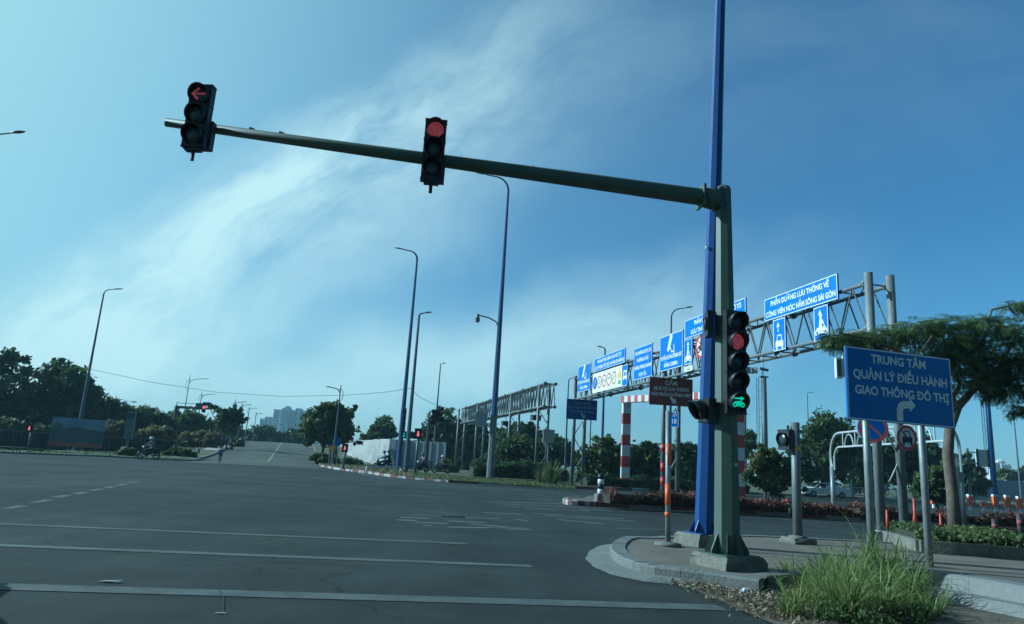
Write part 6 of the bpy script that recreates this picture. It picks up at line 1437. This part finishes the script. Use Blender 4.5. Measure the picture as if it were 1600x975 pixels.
# billboard: a faded landscape picture over a reddish strip
bl_, br_ = atXY(73, 72, 0), atXY(157, 74, 0); zb, zt = atY(73, 696, 72).z, atY(79, 651, 72).z
t = thing('billboard', 'faded roadside billboard with pale sky and a reddish bottom strip', 'billboard', (bl_+br_)/2); u_ = (br_-bl_).normalized(); n_ = u_.cross(UP); w = (br_-bl_).length; h = zt-zb; o_ = Vector((bl_.x, bl_.y, zb))
mb = MB(); mb.box(o_+u_*w/2+UP*h/2-n_*0.06, (w, 0.1, h), rot=Matrix((u_, -n_, UP)).transposed()); mb.build('panel', M('billboard_grey', (0.12, 0.135, 0.14), 0.5, var=0.25, scale=0.7), t)
mb = MB(); flat2(mb, [(0, h*.68), (w*.2, h*.62), (w*.45, h*.70), (w*.7, h*.64), (w, h*.58), (w, h), (0, h)], o_, u_, UP, n_, 0.006); mb.build('printed_sky', M('billboard_sky', (0.24, 0.30, 0.38), 0.5, var=0.15, scale=0.5), t)
mb = MB(); flat2(mb, [(0, 0), (w, 0), (w, h*.13), (w*.8, h*.17), (w*.4, h*.14), (0, h*.18)], o_, u_, UP, n_, 0.006); mb.build('printed_strip', M('billboard_red', (0.34, 0.13, 0.10), 0.5, var=0.2, scale=0.8), t)
mb = MB(); flat2(mb, [(w*.02, h*.55), (w*.2, h*.52), (w*.22, h*.7), (w*.12, h*.84), (w*.02, h*.78)], o_, u_, UP, n_, 0.009); flat2(mb, [(w*.5, h*.5), (w*.85, h*.48), (w*.75, h*.62), (w*.6, h*.6)], o_, u_, UP, n_, 0.009); mb.build('printed_trees', M('billboard_green', (0.12, 0.18, 0.12), 0.5, var=0.3, scale=0.8), t)
for k in (0.1, 0.37, 0.63, 0.9): p = o_+u_*w*k-n_*0.2; mb = MB(); mb.box((p.x, p.y, zt/2), (0.14, 0.14, zt)); mb.build('post', GALVD, t)
b = atXY(195.5, 73, 0.1); t = thing('roadside_pillar', 'grey rectangular pillar sign above the fence, left of the motorbike', 'sign pillar', b); zt = atY(201, 642, 73).z; zm = atY(196, 686, 73).z
mb = MB(); mb.box((b.x, b.y, (zt+zm)/2), (0.85, 0.3, zt-zm)); mb.box((b.x, b.y-0.16, zt-0.5), (0.8, 0.04, 0.6), mat=1); mb.build('panel', [M('pillar_grey', (0.12, 0.15, 0.16), 0.5), M('pillar_blue', (0.035, 0.07, 0.11), 0.5)], t); mb = MB(); mb.tube([b, (b.x, b.y, zm)], 0.13, 8); mb.build('post', GALVD, t)
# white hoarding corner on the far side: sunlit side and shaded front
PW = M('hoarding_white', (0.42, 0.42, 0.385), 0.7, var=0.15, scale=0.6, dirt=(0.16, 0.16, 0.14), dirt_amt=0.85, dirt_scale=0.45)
PG = M('hoarding_shade_grey', (0.30, 0.34, 0.38), 0.7, var=0.06, scale=0.4)  # bluish grey puts the shade of the front into its colour
cn = atXY(603, 86, VZ); fl = atXY(541, 112, VZ); fr = atXY(694, 84, VZ); zt = atY(603, 685.5, 86).z
t = thing('site_hoarding', 'pale site hoarding with stained white side and shaded grey front', 'fence', cn)
def wall_strip(p, q_, n, hfun, mat, nm, wob=0.0):
    mb = MB(); dd = (q_-p).normalized(); nn_ = Vector((-dd.y, dd.x, 0)); prev = None; rnd = random.Random(4)
    for i in range(n+1):
        c_ = p.lerp(q_, i/n)+nn_*(wob if i % 2 else -wob); lean_ = rnd.uniform(-.12, .12)
        cur = (mb.pt(c_), mb.pt(Vector((c_.x+lean_*0.5*(wob > 0.05), c_.y, VZ+hfun(i/n)+(rnd.uniform(-.08, .08) if wob > .05 else 0)))), mb.pt(c_+nn_*0.12), mb.pt(Vector((c_.x+nn_.x*.12, c_.y+nn_.y*.12, VZ+hfun(i/n)))))
        if prev: mb.face((prev[0], cur[0], cur[1], prev[1])); mb.face((prev[2], cur[2], cur[3], prev[3])); mb.face((prev[1], cur[1], cur[3], prev[3]))
        prev = cur
    return mb.build(nm, mat, t)
HW = zt-VZ
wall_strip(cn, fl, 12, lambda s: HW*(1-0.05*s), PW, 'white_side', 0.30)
mb = MB(); dd = (fl-cn).normalized(); nn_ = Vector((-dd.y, dd.x, 0)); rnd_ = random.Random(9)
for i in range(1, 12):
    c_ = cn.lerp(fl, i/12)+nn_*(0.30 if i % 2 else -0.30); hh_ = HW*rnd_.uniform(0.75, 0.97); sgn_ = -1 if nn_.y > 0 else 1
    mb.box(c_+nn_*0.03*sgn_+UP*hh_/2, (rnd_.uniform(0.12, 0.5), 0.05, hh_), math.atan2(dd.y, dd.x)+0.2)
mb.build('panel_seam', M('dark_fold_seam', (0.10, 0.105, 0.10), 0.9, var=0.3), t)  # dark strips paint in the panel gaps and the shade of the corrugation
wall_strip(cn+Vector((0.15, 0, 0)), fr, 8, lambda s: HW*(1.0-0.02*s), PG, 'shaded_front', 0.0)
mb = MB()
for i in range(1, 8): c_ = cn.lerp(fr, i/8); mb.box(c_+Vector((0.1, -0.04, HW*0.49)), (0.07, 0.06, HW*0.96), 0.05)
mb.build('panel_seam', M('seam_grey', (0.16, 0.18, 0.20), 0.8), t)
mb = MB(); pA, pB = cn+Vector((0.3, -0.9, 0)), fr+Vector((0, -0.9, 0))
for z in (1.0, 0.35): mb.tube([pA+UP*z, pB+UP*z], 0.045, 6)
for i in range(15): p = pA.lerp(pB, i/14); mb.tube([p, p+UP*1.05], 0.035, 6)
o = mb.build('railing', POLEG); tag(o, 'thin dark railing in front of the grey hoarding', 'railing')
# side wall far right and distant blocks
a_, b_ = atXY(1480, 118, 0), atXY(1720, 128, 0); zt = atY(1590, 752, 122).z; mb = MB(); dd = (b_-a_).normalized(); mb.box((a_+b_)/2+UP*zt/2, ((b_-a_).length, 0.4, zt), math.atan2(dd.y, dd.x))
for i in range(9): p = a_.lerp(b_, i/8); mb.box(p+UP*(zt/2+0.05), (0.35, 0.5, zt+0.1), math.atan2(dd.y, dd.x))
o = mb.build('boundary_wall', M('wall_blue_grey', (0.24, 0.28, 0.32), 0.8)); tag(o, 'long plain grey boundary wall at the far right', 'wall')
def block(label, x0, x1, ytop, Y, mats, wing=None, seed=1, depth=30, group=None):
    a = atXY(x0, Y, 0); b = atXY(x1, Y, 0); zt = atY((x0+x1)/2, ytop, Y).z; t = thing('tower_block', label, 'building', (a+b)/2, group); w = b.x-a.x; rnd = random.Random(seed)
    mb = MB(); mb.box(((a.x+b.x)/2, Y+depth/2, zt/2), (w, depth, zt)); mb.build('wall', mats[0], t)
    nf = max(4, int(zt/3.3)); nb = max(3, int(w/7)); mb = MB()
    for i in range(nb):
        for j in range(nf):
            if rnd.random() < 0.9: mb.box((a.x+w*(i+0.5)/nb, Y-0.05, 2.2+j*(zt-3)/nf), (w/nb*0.55, 0.3, 1.7))
    mb.build('windows', mats[1], t)
    mb = MB()
    for i in range(nb+1): mb.box((a.x+w*i/nb, Y-0.4, zt/2), (w/nb*0.16, 1.0, zt+0.4))
    mb.build('pilasters', mats[2], t)
    mb = MB()
    for i in range(3): x = a.x+w*(0.2+0.3*i); mb.box((x, Y+depth/2, zt+1.5), (w*0.12, depth*0.4, 3.0+i % 2))
    mb.build('roof_huts', mats[0], t); return t
BW = [M('block_wall', (0.30, 0.34, 0.37), 0.8, var=0.05, scale=0.05), M('block_window', (0.08, 0.11, 0.14), 0.3), M('block_trim', (0.50, 0.53, 0.54), 0.8, var=0.05, scale=0.05)]
TBG = 'hazy tower blocks beyond the crest of the road'
block('tall wide hazy tower block beyond the crest, right of the lower one', 421, 488, 641, 900, BW, group=TBG, seed=3)
block('narrow projecting hazy tower at the left end of the tall block', 433, 443, 637.5, 893, [BW[2], BW[1], BW[2]], group=TBG, seed=5, depth=20)
block('lower hazy block at the left of the tall towers', 401, 420, 654, 960, BW, group=TBG, seed=4)
block('distant white block left of the blue ladder mast', 1533, 1552, 731, 640, [M('block_white', (0.55, 0.56, 0.55), 0.8, var=0.05, scale=0.05), BW[1], BW[2]], seed=6, depth=15)
block('distant white block right behind the blue ladder mast', 1557, 1566, 722.5, 600, [MATS['block_white'], BW[1], BW[2]], seed=7, depth=15)
block('pair of distant white blocks, right of the blue ladder mast', 1568, 1583, 725, 620, [MATS['block_white'], BW[1], BW[2]], seed=8, depth=15)

# ------------------------------------------------------------------ people, motorbikes, the white car
SKIN = M('skin', (0.30, 0.17, 0.11), 0.6, var=0.05); HAIR = M('hair', (0.012, 0.010, 0.009), 0.5)
def skin_mesh(name, joints, edges, radii, mat, parent, sub=1):
    me = bpy.data.meshes.new(name); me.from_pydata([tuple(j) for j in joints], edges, []); me.materials.append(mat)
    o = bpy.data.objects.new(name, me); col.objects.link(o)
    m = o.modifiers.new('Skin', 'SKIN'); m.use_smooth_shade = True
    for i, r in enumerate(radii):
        rr_ = r if isinstance(r, tuple) else (r, r); me.skin_vertices[0].data[i].radius = rr_
    me.skin_vertices[0].data[0].use_root = True
    sb = o.modifiers.new('Sub', 'SUBSURF'); sb.levels = sb.render_levels = sub
    dg = bpy.context.evaluated_depsgraph_get(); me2 = bpy.data.meshes.new_from_object(o.evaluated_get(dg)); bpy.data.objects.remove(o)
    me2.name = name; 
    if not me2.materials: me2.materials.append(mat)
    o2 = bpy.data.objects.new(name, me2); col.objects.link(o2)
    if parent: o2.parent = parent
    return o2
def person(label, pose, shirt, trousers, helmet=None, group=None):
    """built at the origin facing +x; pose: dict of joint positions (x, y, z)"""
    t = thing('person', label, 'person', (0, 0, 0), group); P = pose
    J = [P['hip'], P['waist'], P['chest'], P['neck'], P['head0'], P['head1'], P['shL'], P['elL'], P['wrL'], P['haL'], P['shR'], P['elR'], P['wrR'], P['haR'], P['hpL'], P['knL'], P['anL'], P['toL'], P['hpR'], P['knR'], P['anR'], P['toR']]
    E_ = [(0, 1), (1, 2), (2, 3), (3, 4), (4, 5), (2, 6), (6, 7), (7, 8), (8, 9), (2, 10), (10, 11), (11, 12), (12, 13), (0, 14), (14, 15), (15, 16), (16, 17), (0, 18), (18, 19), (19, 20), (20, 21)]
    rd = [(.13, .11), (.125, .10), (.14, .105), .055, (.075, .085), (.085, .09), .06, .042, .03, .032, .06, .042, .03, .032, .085, .058, .042, .04, .085, .058, .042, .04]
    skin_mesh('body', J, E_, rd, SKIN, t)
    # clothing: shirt and trousers as slightly larger shells
    sh = [P['waist'], P['chest'], P['shL'], P['elL'], P['wrL'], P['shR'], P['elR'], P['wrR'], P['hip']]
    skin_mesh('shirt', sh, [(0, 1), (1, 2), (2, 3), (3, 4), (1, 5), (5, 6), (6, 7), (0, 8)], [(.15, .125), (.165, .13), .082, .062, .048, .082, .062, .048, (.15, .13)], shirt, t)
    tr = [P['hip'], P['hpL'], P['knL'], P['anL'], P['hpR'], P['knR'], P['anR']]
    skin_mesh('trousers', tr, [(0, 1), (1, 2), (2, 3), (0, 4), (4, 5), (5, 6)], [(.155, .13), .108, .078, .058, .108, .078, .058], trousers, t)
    hc = Vector(P['head1'])
    mb = MB(); n_ = 12
    if helmet: mb.lathe([(0.15, -0.05), (0.155, 0.0), (0.14, 0.07), (0.09, 0.125), (0.02, 0.145)], n_, c=hc+UP*0.02); mb.box(hc+Vector((0.15, 0, -0.02)), (0.12, 0.18, 0.02)); mb.build('helmet', helmet, t)
    else: mb.lathe([(0.10, -0.06), (0.112, 0.0), (0.10, 0.06), (0.05, 0.10), (0.01, 0.11)], n_, c=hc+Vector((-0.012, 0, 0.02))); mb.build('hair', HAIR, t)
    f = Vector(P['head0'])*0.4+hc*0.6; mb = MB(); mb.lathe([(0.018, 0), (0.012, 0.02), (0.003, 0.03)], 6, c=f+Vector((0.075, 0, -0.01)), axis=Matrix(((0, 0, 1), (0, 1, 0), (-1, 0, 0)))); mb.build('nose', SKIN, t)
    mb = MB()
    for y in (-0.03, 0.03): mb.box(f+Vector((0.083, y, 0.025)), (0.012, 0.022, 0.010))
    mb.build('eyes', HAIR, t); mb = MB(); mb.box(f+Vector((0.083, 0, -0.05)), (0.012, 0.045, 0.009)); mb.build('mouth', M('lips', (0.22, 0.08, 0.07)), t)
    mb = MB()
    for y, k in ((P['haL'], 1), (P['haR'], -1)):
        y = Vector(y); w_ = Vector(P['wrL'] if k > 0 else P['wrR']); d = (y-w_).normalized(); s_ = d.cross(UP); s_ = s_.normalized() if s_.length > .1 else Vector((0, 1, 0))
        for q_ in range(4): a_ = y+s_*(q_-1.5)*0.018; mb.tube([a_, a_+d*0.05, a_+d*0.075-UP*0.025], [0.010, 0.009, 0.007], 6)
        mb.tube([y-d*0.02+s_*0.03*k, y+d*0.01+s_*0.055*k, y+d*0.045+s_*0.06*k], [0.012, 0.010, 0.008], 6)
    mb.build('fingers', SKIN, t)
    mb = MB()
    for a_, b_ in ((P['anL'], P['toL']), (P['anR'], P['toR'])):
        a_, b_ = Vector(a_), Vector(b_); m_ = a_.lerp(b_, 0.55); d = b_-a_; mb.box((m_.x, m_.y, min(a_.z, b_.z)-0.01), (0.25, 0.095, 0.075), math.atan2(d.y, d.x))
    mb.build('shoes', BLACK, t)
    return t
RIDE = dict(hip=(-.22, 0, .80), waist=(-.2, 0, .98), chest=(-.13, 0, 1.22), neck=(-.10, 0, 1.38), head0=(-.07, 0, 1.45), head1=(-.05, 0, 1.55), shL=(-.12, .19, 1.30), elL=(.08, .27, 1.08), wrL=(.30, .30, 1.02), haL=(.37, .30, 1.02), shR=(-.12, -.19, 1.30), elR=(.08, -.27, 1.08), wrR=(.30, -.30, 1.02), haR=(.37, -.30, 1.02),
            hpL=(-.16, .11, .80), knL=(.24, .17, .70), anL=(.16, .15, .30), toL=(.32, .15, .25), hpR=(-.16, -.11, .80), knR=(.24, -.17, .70), anR=(.16, -.15, .30), toR=(.32, -.15, .25))
PILL = {k: (v[0]-0.38, v[1], v[2]+0.05) for k, v in RIDE.items()}
for k in ('elL', 'wrL', 'haL', 'elR', 'wrR', 'haR'): v = PILL[k]; PILL[k] = (v[0]+0.04, v[1]*0.8, v[2]-0.05)
STAND = dict(hip=(0, 0, .92), waist=(0, 0, 1.08), chest=(.0, 0, 1.30), neck=(.01, 0, 1.46), head0=(.03, 0, 1.52), head1=(.03, 0, 1.63), shL=(0, .19, 1.38), elL=(.06, .33, 1.16), wrL=(.24, .20, 1.30), haL=(.28, .13, 1.38), shR=(0, -.19, 1.38), elR=(.06, -.33, 1.16), wrR=(.24, -.20, 1.30), haR=(.28, -.13, 1.38),
             hpL=(0, .10, .92), knL=(.10, .11, .50), anL=(.02, .11, .09), toL=(.17, .12, .04), hpR=(0, -.10, .92), knR=(.0, -.11, .50), anR=(-.10, -.11, .09), toR=(.05, -.12, .04))
def motorbike(label, paint, group='motorbikes at the crossing'):
    t = thing('motorbike', label, 'motorbike', (0, 0, 0), group); AX = Matrix(((1, 0, 0), (0, 0, 1), (0, -1, 0))).transposed()
    for x in (0.63, -0.62):
        mb = MB(); k = 20; m_ = 8; rings = []
        for i in range(k):
            a_ = 2*math.pi*i/k; rings.append([mb.pt((x+(0.245+0.055*math.cos(b_))*math.cos(a_), 0.05*math.sin(b_), 0.30+(0.245+0.055*math.cos(b_))*math.sin(a_))) for b_ in [2*math.pi*j/m_ for j in range(m_)]])
        for i in range(k):
            for j in range(m_): mb.face((rings[i][j], rings[i][(j+1) % m_], rings[(i+1) % k][(j+1) % m_], rings[(i+1) % k][j]), 0, True)
        wh = mb.build('wheel', BLACK, t); mb = MB()
        for i in range(5): a_ = 2*math.pi*i/5; mb.tube([(x, 0, 0.30), (x+0.22*math.cos(a_), 0, 0.30+0.22*math.sin(a_))], 0.018, 6)
        mb.tube([(x, -.06, .3), (x, .06, .3)], 0.05, 10); mb.build('rim', GALV, wh)
    mb = MB(); rings = []
    for x, z, w, h in ((-.85, .78, .08, .07), (-.6, .72, .15, .15), (-.25, .62, .16, .18), (.02, .45, .13, .16), (.22, .40, .12, .12), (.36, .55, .15, .2), (.44, .78, .14, .2), (.46, .95, .08, .08)):
        rings.append([mb.pt((x+(math.sin(a_)*h*0.5 if x > .1 else 0)*-0.6, w*math.cos(a_), z+h*math.sin(a_))) for a_ in [2*math.pi*j/10 for j in range(10)]])
    for a_, b_ in zip(rings[:-1], rings[1:]):
        for j in range(10): mb.face((a_[j], a_[(j+1) % 10], b_[(j+1) % 10], b_[j]), 0, True)
    mb.face(rings[0]); mb.face(rings[-1]); mb.build('body', paint, t)
    mb = MB(); mb.lathe([(0.02, -.06), (.14, -.05), (.15, 0), (.12, .05), (.02, .06)], 12, c=(-.36, 0, .80)); mb.box((-.42, 0, .80), (.62, .24, .08)); mb.build('seat', BLACK, t)
    mb = MB(); mb.tube([(.63, .07, .3), (.50, .07, .85)], .025, 6); mb.tube([(.63, -.07, .3), (.50, -.07, .85)], .025, 6); mb.box((.62, 0, .60), (.34, .13, .03), rot=Matrix.Rotation(.15, 3, 'Y')); mb.build('fork', DARKM, t)
    mb = MB(); mb.tube([(.32, .36, 1.02), (.44, .16, 1.0), (.46, 0, .98), (.44, -.16, 1.0), (.32, -.36, 1.02)], .017, 6); mb.tube([(.42, .2, 1.0), (.46, .28, 1.2)], .01, 5); mb.tube([(.42, -.2, 1.0), (.46, -.28, 1.2)], .01, 5); mb.lathe([(.05, 0), (.05, .015)], 8, c=(.46, .29, 1.22)); mb.lathe([(.05, 0), (.05, .015)], 8, c=(.46, -.29, 1.22)); mb.build('handlebar', DARKM, t)
    mb = MB(); mb.lathe([(.085, 0), (.07, .03), (.02, .045)], 12, c=(.53, 0, .92), axis=Matrix(((0, 0, 1), (0, 1, 0), (-1, 0, 0)))); mb.build('headlight', SWHITE, t)
    mb = MB(); mb.tube([(-.1, -.14, .3), (-.75, -.16, .36)], [.04, .06], 8); mb.build('exhaust', GALV, t)
    mb = MB(); mb.tube([(-.62, .09, .3), (-.5, .1, .66)], .03, 6); mb.tube([(-.62, -.09, .3), (-.5, -.1, .66)], .03, 6); mb.build('shock_absorber', DARKM, t)
    mb = MB(); mb.box((-.92, 0, .70), (.04, .14, .08)); mb.build('tail_lamp', SRED, t)
    return t
def place(o, p, rz, sc=1.0):
    o.location = p; o.rotation_euler = (0, 0, rz); o.scale = (sc, sc, sc)
CLB = M('cloth_light_blue', (0.20, 0.32, 0.42), 0.9); CDK = M('cloth_dark', (0.03, 0.035, 0.045), 0.9); CGR = M('cloth_grey', (0.20, 0.21, 0.22), 0.9); CNV = M('cloth_navy', (0.03, 0.05, 0.10), 0.9); COL_ = M('cloth_olive', (0.14, 0.14, 0.08), 0.9)
DPAINT = M('bike_dark', (0.02, 0.022, 0.025), 0.3); BPAINT = M('bike_blue', (0.03, 0.06, 0.12), 0.3)
HELW = M('helmet_white', (0.6, 0.6, 0.58), 0.35); HELD = M('helmet_dark', (0.03, 0.04, 0.06), 0.35)
GR = 'people riding motorbikes at the crossing'
def bike_set(px, py, z, rz, blabel, paint, riders, sc=1.0):
    p = G(px, py, z); place(motorbike(blabel, paint), p, rz, sc)
    for lb, pose, sh, tr, he in riders: place(person(lb, pose, sh, tr, he, GR), p, rz, sc)
bike_set(231, 718, 0.0, R(178), 'dark scooter heading left along the far left road edge', DPAINT, [('person in a pale helmet and grey top riding the scooter at far left', RIDE, CGR, CDK, HELW)], 1.12)
p = G(597, 735.5, VZ)
bike_set(597, 735, VZ, R(205), 'dark motorbike carrying two people in front of the pale hoarding', BPAINT, [('person in light blue shirt steering the two person motorbike', RIDE, CLB, CDK, HELD), ('person in navy riding behind the light blue shirt', PILL, CNV, CDK, HELD)], 1.05)
bike_set(658, 739, VZ, R(235), 'motorbike waiting between the red walking signal and the dark signal post', DPAINT, [('person in grey sitting on the motorbike behind the red walking signal', RIDE, CGR, CDK, HELD)], 1.05)
bike_set(689, 739.5, VZ, R(190), 'dark motorbike right of the small black traffic signals', DPAINT, [('person in olive jacket and white helmet on the motorbike by the gantry', RIDE, COL_, CDK, HELW)], 1.0)
place(motorbike('small scooter parked at the left corner of the climbing road', BPAINT), G(308, 714, 0.1), R(120), 1.0)
place(person('person in a blue top standing in the road with both hands raised', STAND, M('cloth_blue', (0.07, 0.12, 0.20), 0.9), CDK), G(343, 722.5, 0), R(-85), 0.82)

# white car on the far carriageway
cb = G(1288, 777.5, 0); t = thing('car', 'white car half hidden behind the bushes on the far carriageway', 'car', cb); CW = M('car_white', (0.62, 0.62, 0.60), 0.25, var=0.02, spec=0.6); GLASS = M('car_glass', (0.015, 0.02, 0.025), 0.08, var=0.0)
t_car = t
def cpt(x, y, z): return cb+Vector((x, y, z))
PRO = [(-2.25, .32), (-2.30, .62), (-2.1, .80), (-1.35, .92), (-.65, 1.42), (.55, 1.47), (1.35, 1.05), (2.1, .98), (2.28, .80), (2.28, .34)]
mb = MB(); W_ = 0.85
def secs(y, k): return [mb.pt(cpt(x, y*(0.80 if z > 1.2 else (0.97 if z > .9 else 1.0)), z)) for x, z in PRO]
A_ = secs(-W_, 0); B_ = secs(W_, 1)
for i in range(len(PRO)): j = (i+1) % len(PRO); mb.face((A_[i], A_[j], B_[j], B_[i]))
tri = tessellate_polygon([[Vector((x, z, 0)) for x, z in PRO]])
for q_ in tri: mb.face([A_[i] for i in q_]); mb.face([B_[i] for i in q_])
mb.build('body', CW, t)
for sy in (-1, 1):
    mb = MB()
    for win in ([(-1.15, .96), (-.60, 1.36), (-.12, 1.38), (-.12, .97)], [(-.02, .97), (-.02, 1.38), (.52, 1.39), (1.12, 1.06), (1.1, .98)]):
        mb.poly([cpt(x, sy*(W_*(0.97-0.17*max(0, min(1, (z-.93)/.5)))+0.012), z) for x, z in win])
    mb.build('side_window', GLASS, t)
for a_, b_ in (((-1.30, .96), (-.70, 1.39)), ((.62, 1.43), (1.28, 1.10))):
    mb = MB(); dz = 0.014; mb.poly([cpt(a_[0]-dz*(1 if a_[0] < 0 else -1), -W_*.86, a_[1]+dz), cpt(a_[0]-dz*(1 if a_[0] < 0 else -1), W_*.86, a_[1]+dz), cpt(b_[0]-dz*(1 if a_[0] < 0 else -1), W_*.74, b_[1]+dz), cpt(b_[0]-dz*(1 if a_[0] < 0 else -1), -W_*.74, b_[1]+dz)]); mb.build('windscreen', GLASS, t)
AXY = Matrix(((1, 0, 0), (0, 0, 1), (0, -1, 0)))
for x in (-1.42, 1.40):
    for sy in (-1, 1):
        mb = MB(); c_ = cpt(x, sy*(W_-0.09), .33); mb.lathe([(.20, -.11), (.32, -.10), (.335, 0), (.32, .10), (.20, .11)], 18, c=c_, axis=AXY); wh = mb.build('wheel', BLACK, t); mb = MB(); mb.lathe([(.19, -.118), (.19, .118)], 14, c=c_, axis=AXY); mb.build('rim', GALV, wh)
for y in (-.6, .6):
    mb = MB(); mb.box(cpt(-2.22, y, .70), (.16, .36, .14)); mb.build('headlight', M('lamp_glass', (0.5, 0.52, 0.55), 0.1), t); mb = MB(); mb.box(cpt(2.24, y, .84), (.12, .34, .16)); mb.build('tail_lamp', SRED, t)
mb = MB(); mb.box(cpt(-.75, -.98, 1.0), (.14, .2, .12)); mb.build('mirror', CW, t)
# signs under the big roadside tree
for px, y0, y1, Y, m_, lb, sz in ((522, 690, 724, 79, SBLUED, 'square blue sign on two thin posts in front of the roadside tree', 0.9), (517, 700, 726, 78, SYEL, 'small yellow sign low in front of the roadside tree', 0.6)):
    b = atXY(px, Y, VZ); z_ = atY(px, y0, Y).z; t = thing('road_sign', lb, 'road sign', b); mb = MB(); mb.box((b.x, b.y-0.08, z_), (sz, 0.06, sz)); mb.build('panel', m_, t)
    mb = MB()
    for dx in (-.25, .25): mb.tube([(b.x+dx, b.y, VZ), (b.x+dx, b.y, z_+.3)], 0.05, 6)
    mb.build('posts', GALV, t)
# a second car waits just outside the picture on the left; its shadow reaches the lower left corner
c2_ = copy_tree(t_car); c2_.location = Vector((-6.85, 5.45, 0)); c2_.rotation_euler = (0, 0, R(-82)); c2_['label'] = 'car waiting beyond the left edge whose shadow darkens the lower left corner'
# tar seams across the crossing
mb = MB()
for ln in (((-60, 712), (170, 733), (330, 745), (520, 763), (720, 775)), ((300, 731), (430, 735.5), (560, 747), (690, 753)), ((330, 905), (352, 936), (345, 958), (380, 990))):
    pts_ = [g2(*q_) for q_ in ln]
    pts_ = smooth_poly(pts_, 2)
    for a_, b_ in zip(pts_[:-1], pts_[1:]): strip(mb, a_, b_, 0.07 if ln[0][1] < 800 else 0.012, 0.0045 if ln[0][1] < 800 else 0.0085)
struct(mb.build('tar_seam', M('tar', (0.014, 0.015, 0.015), 0.55, var=0.3, scale=2)))
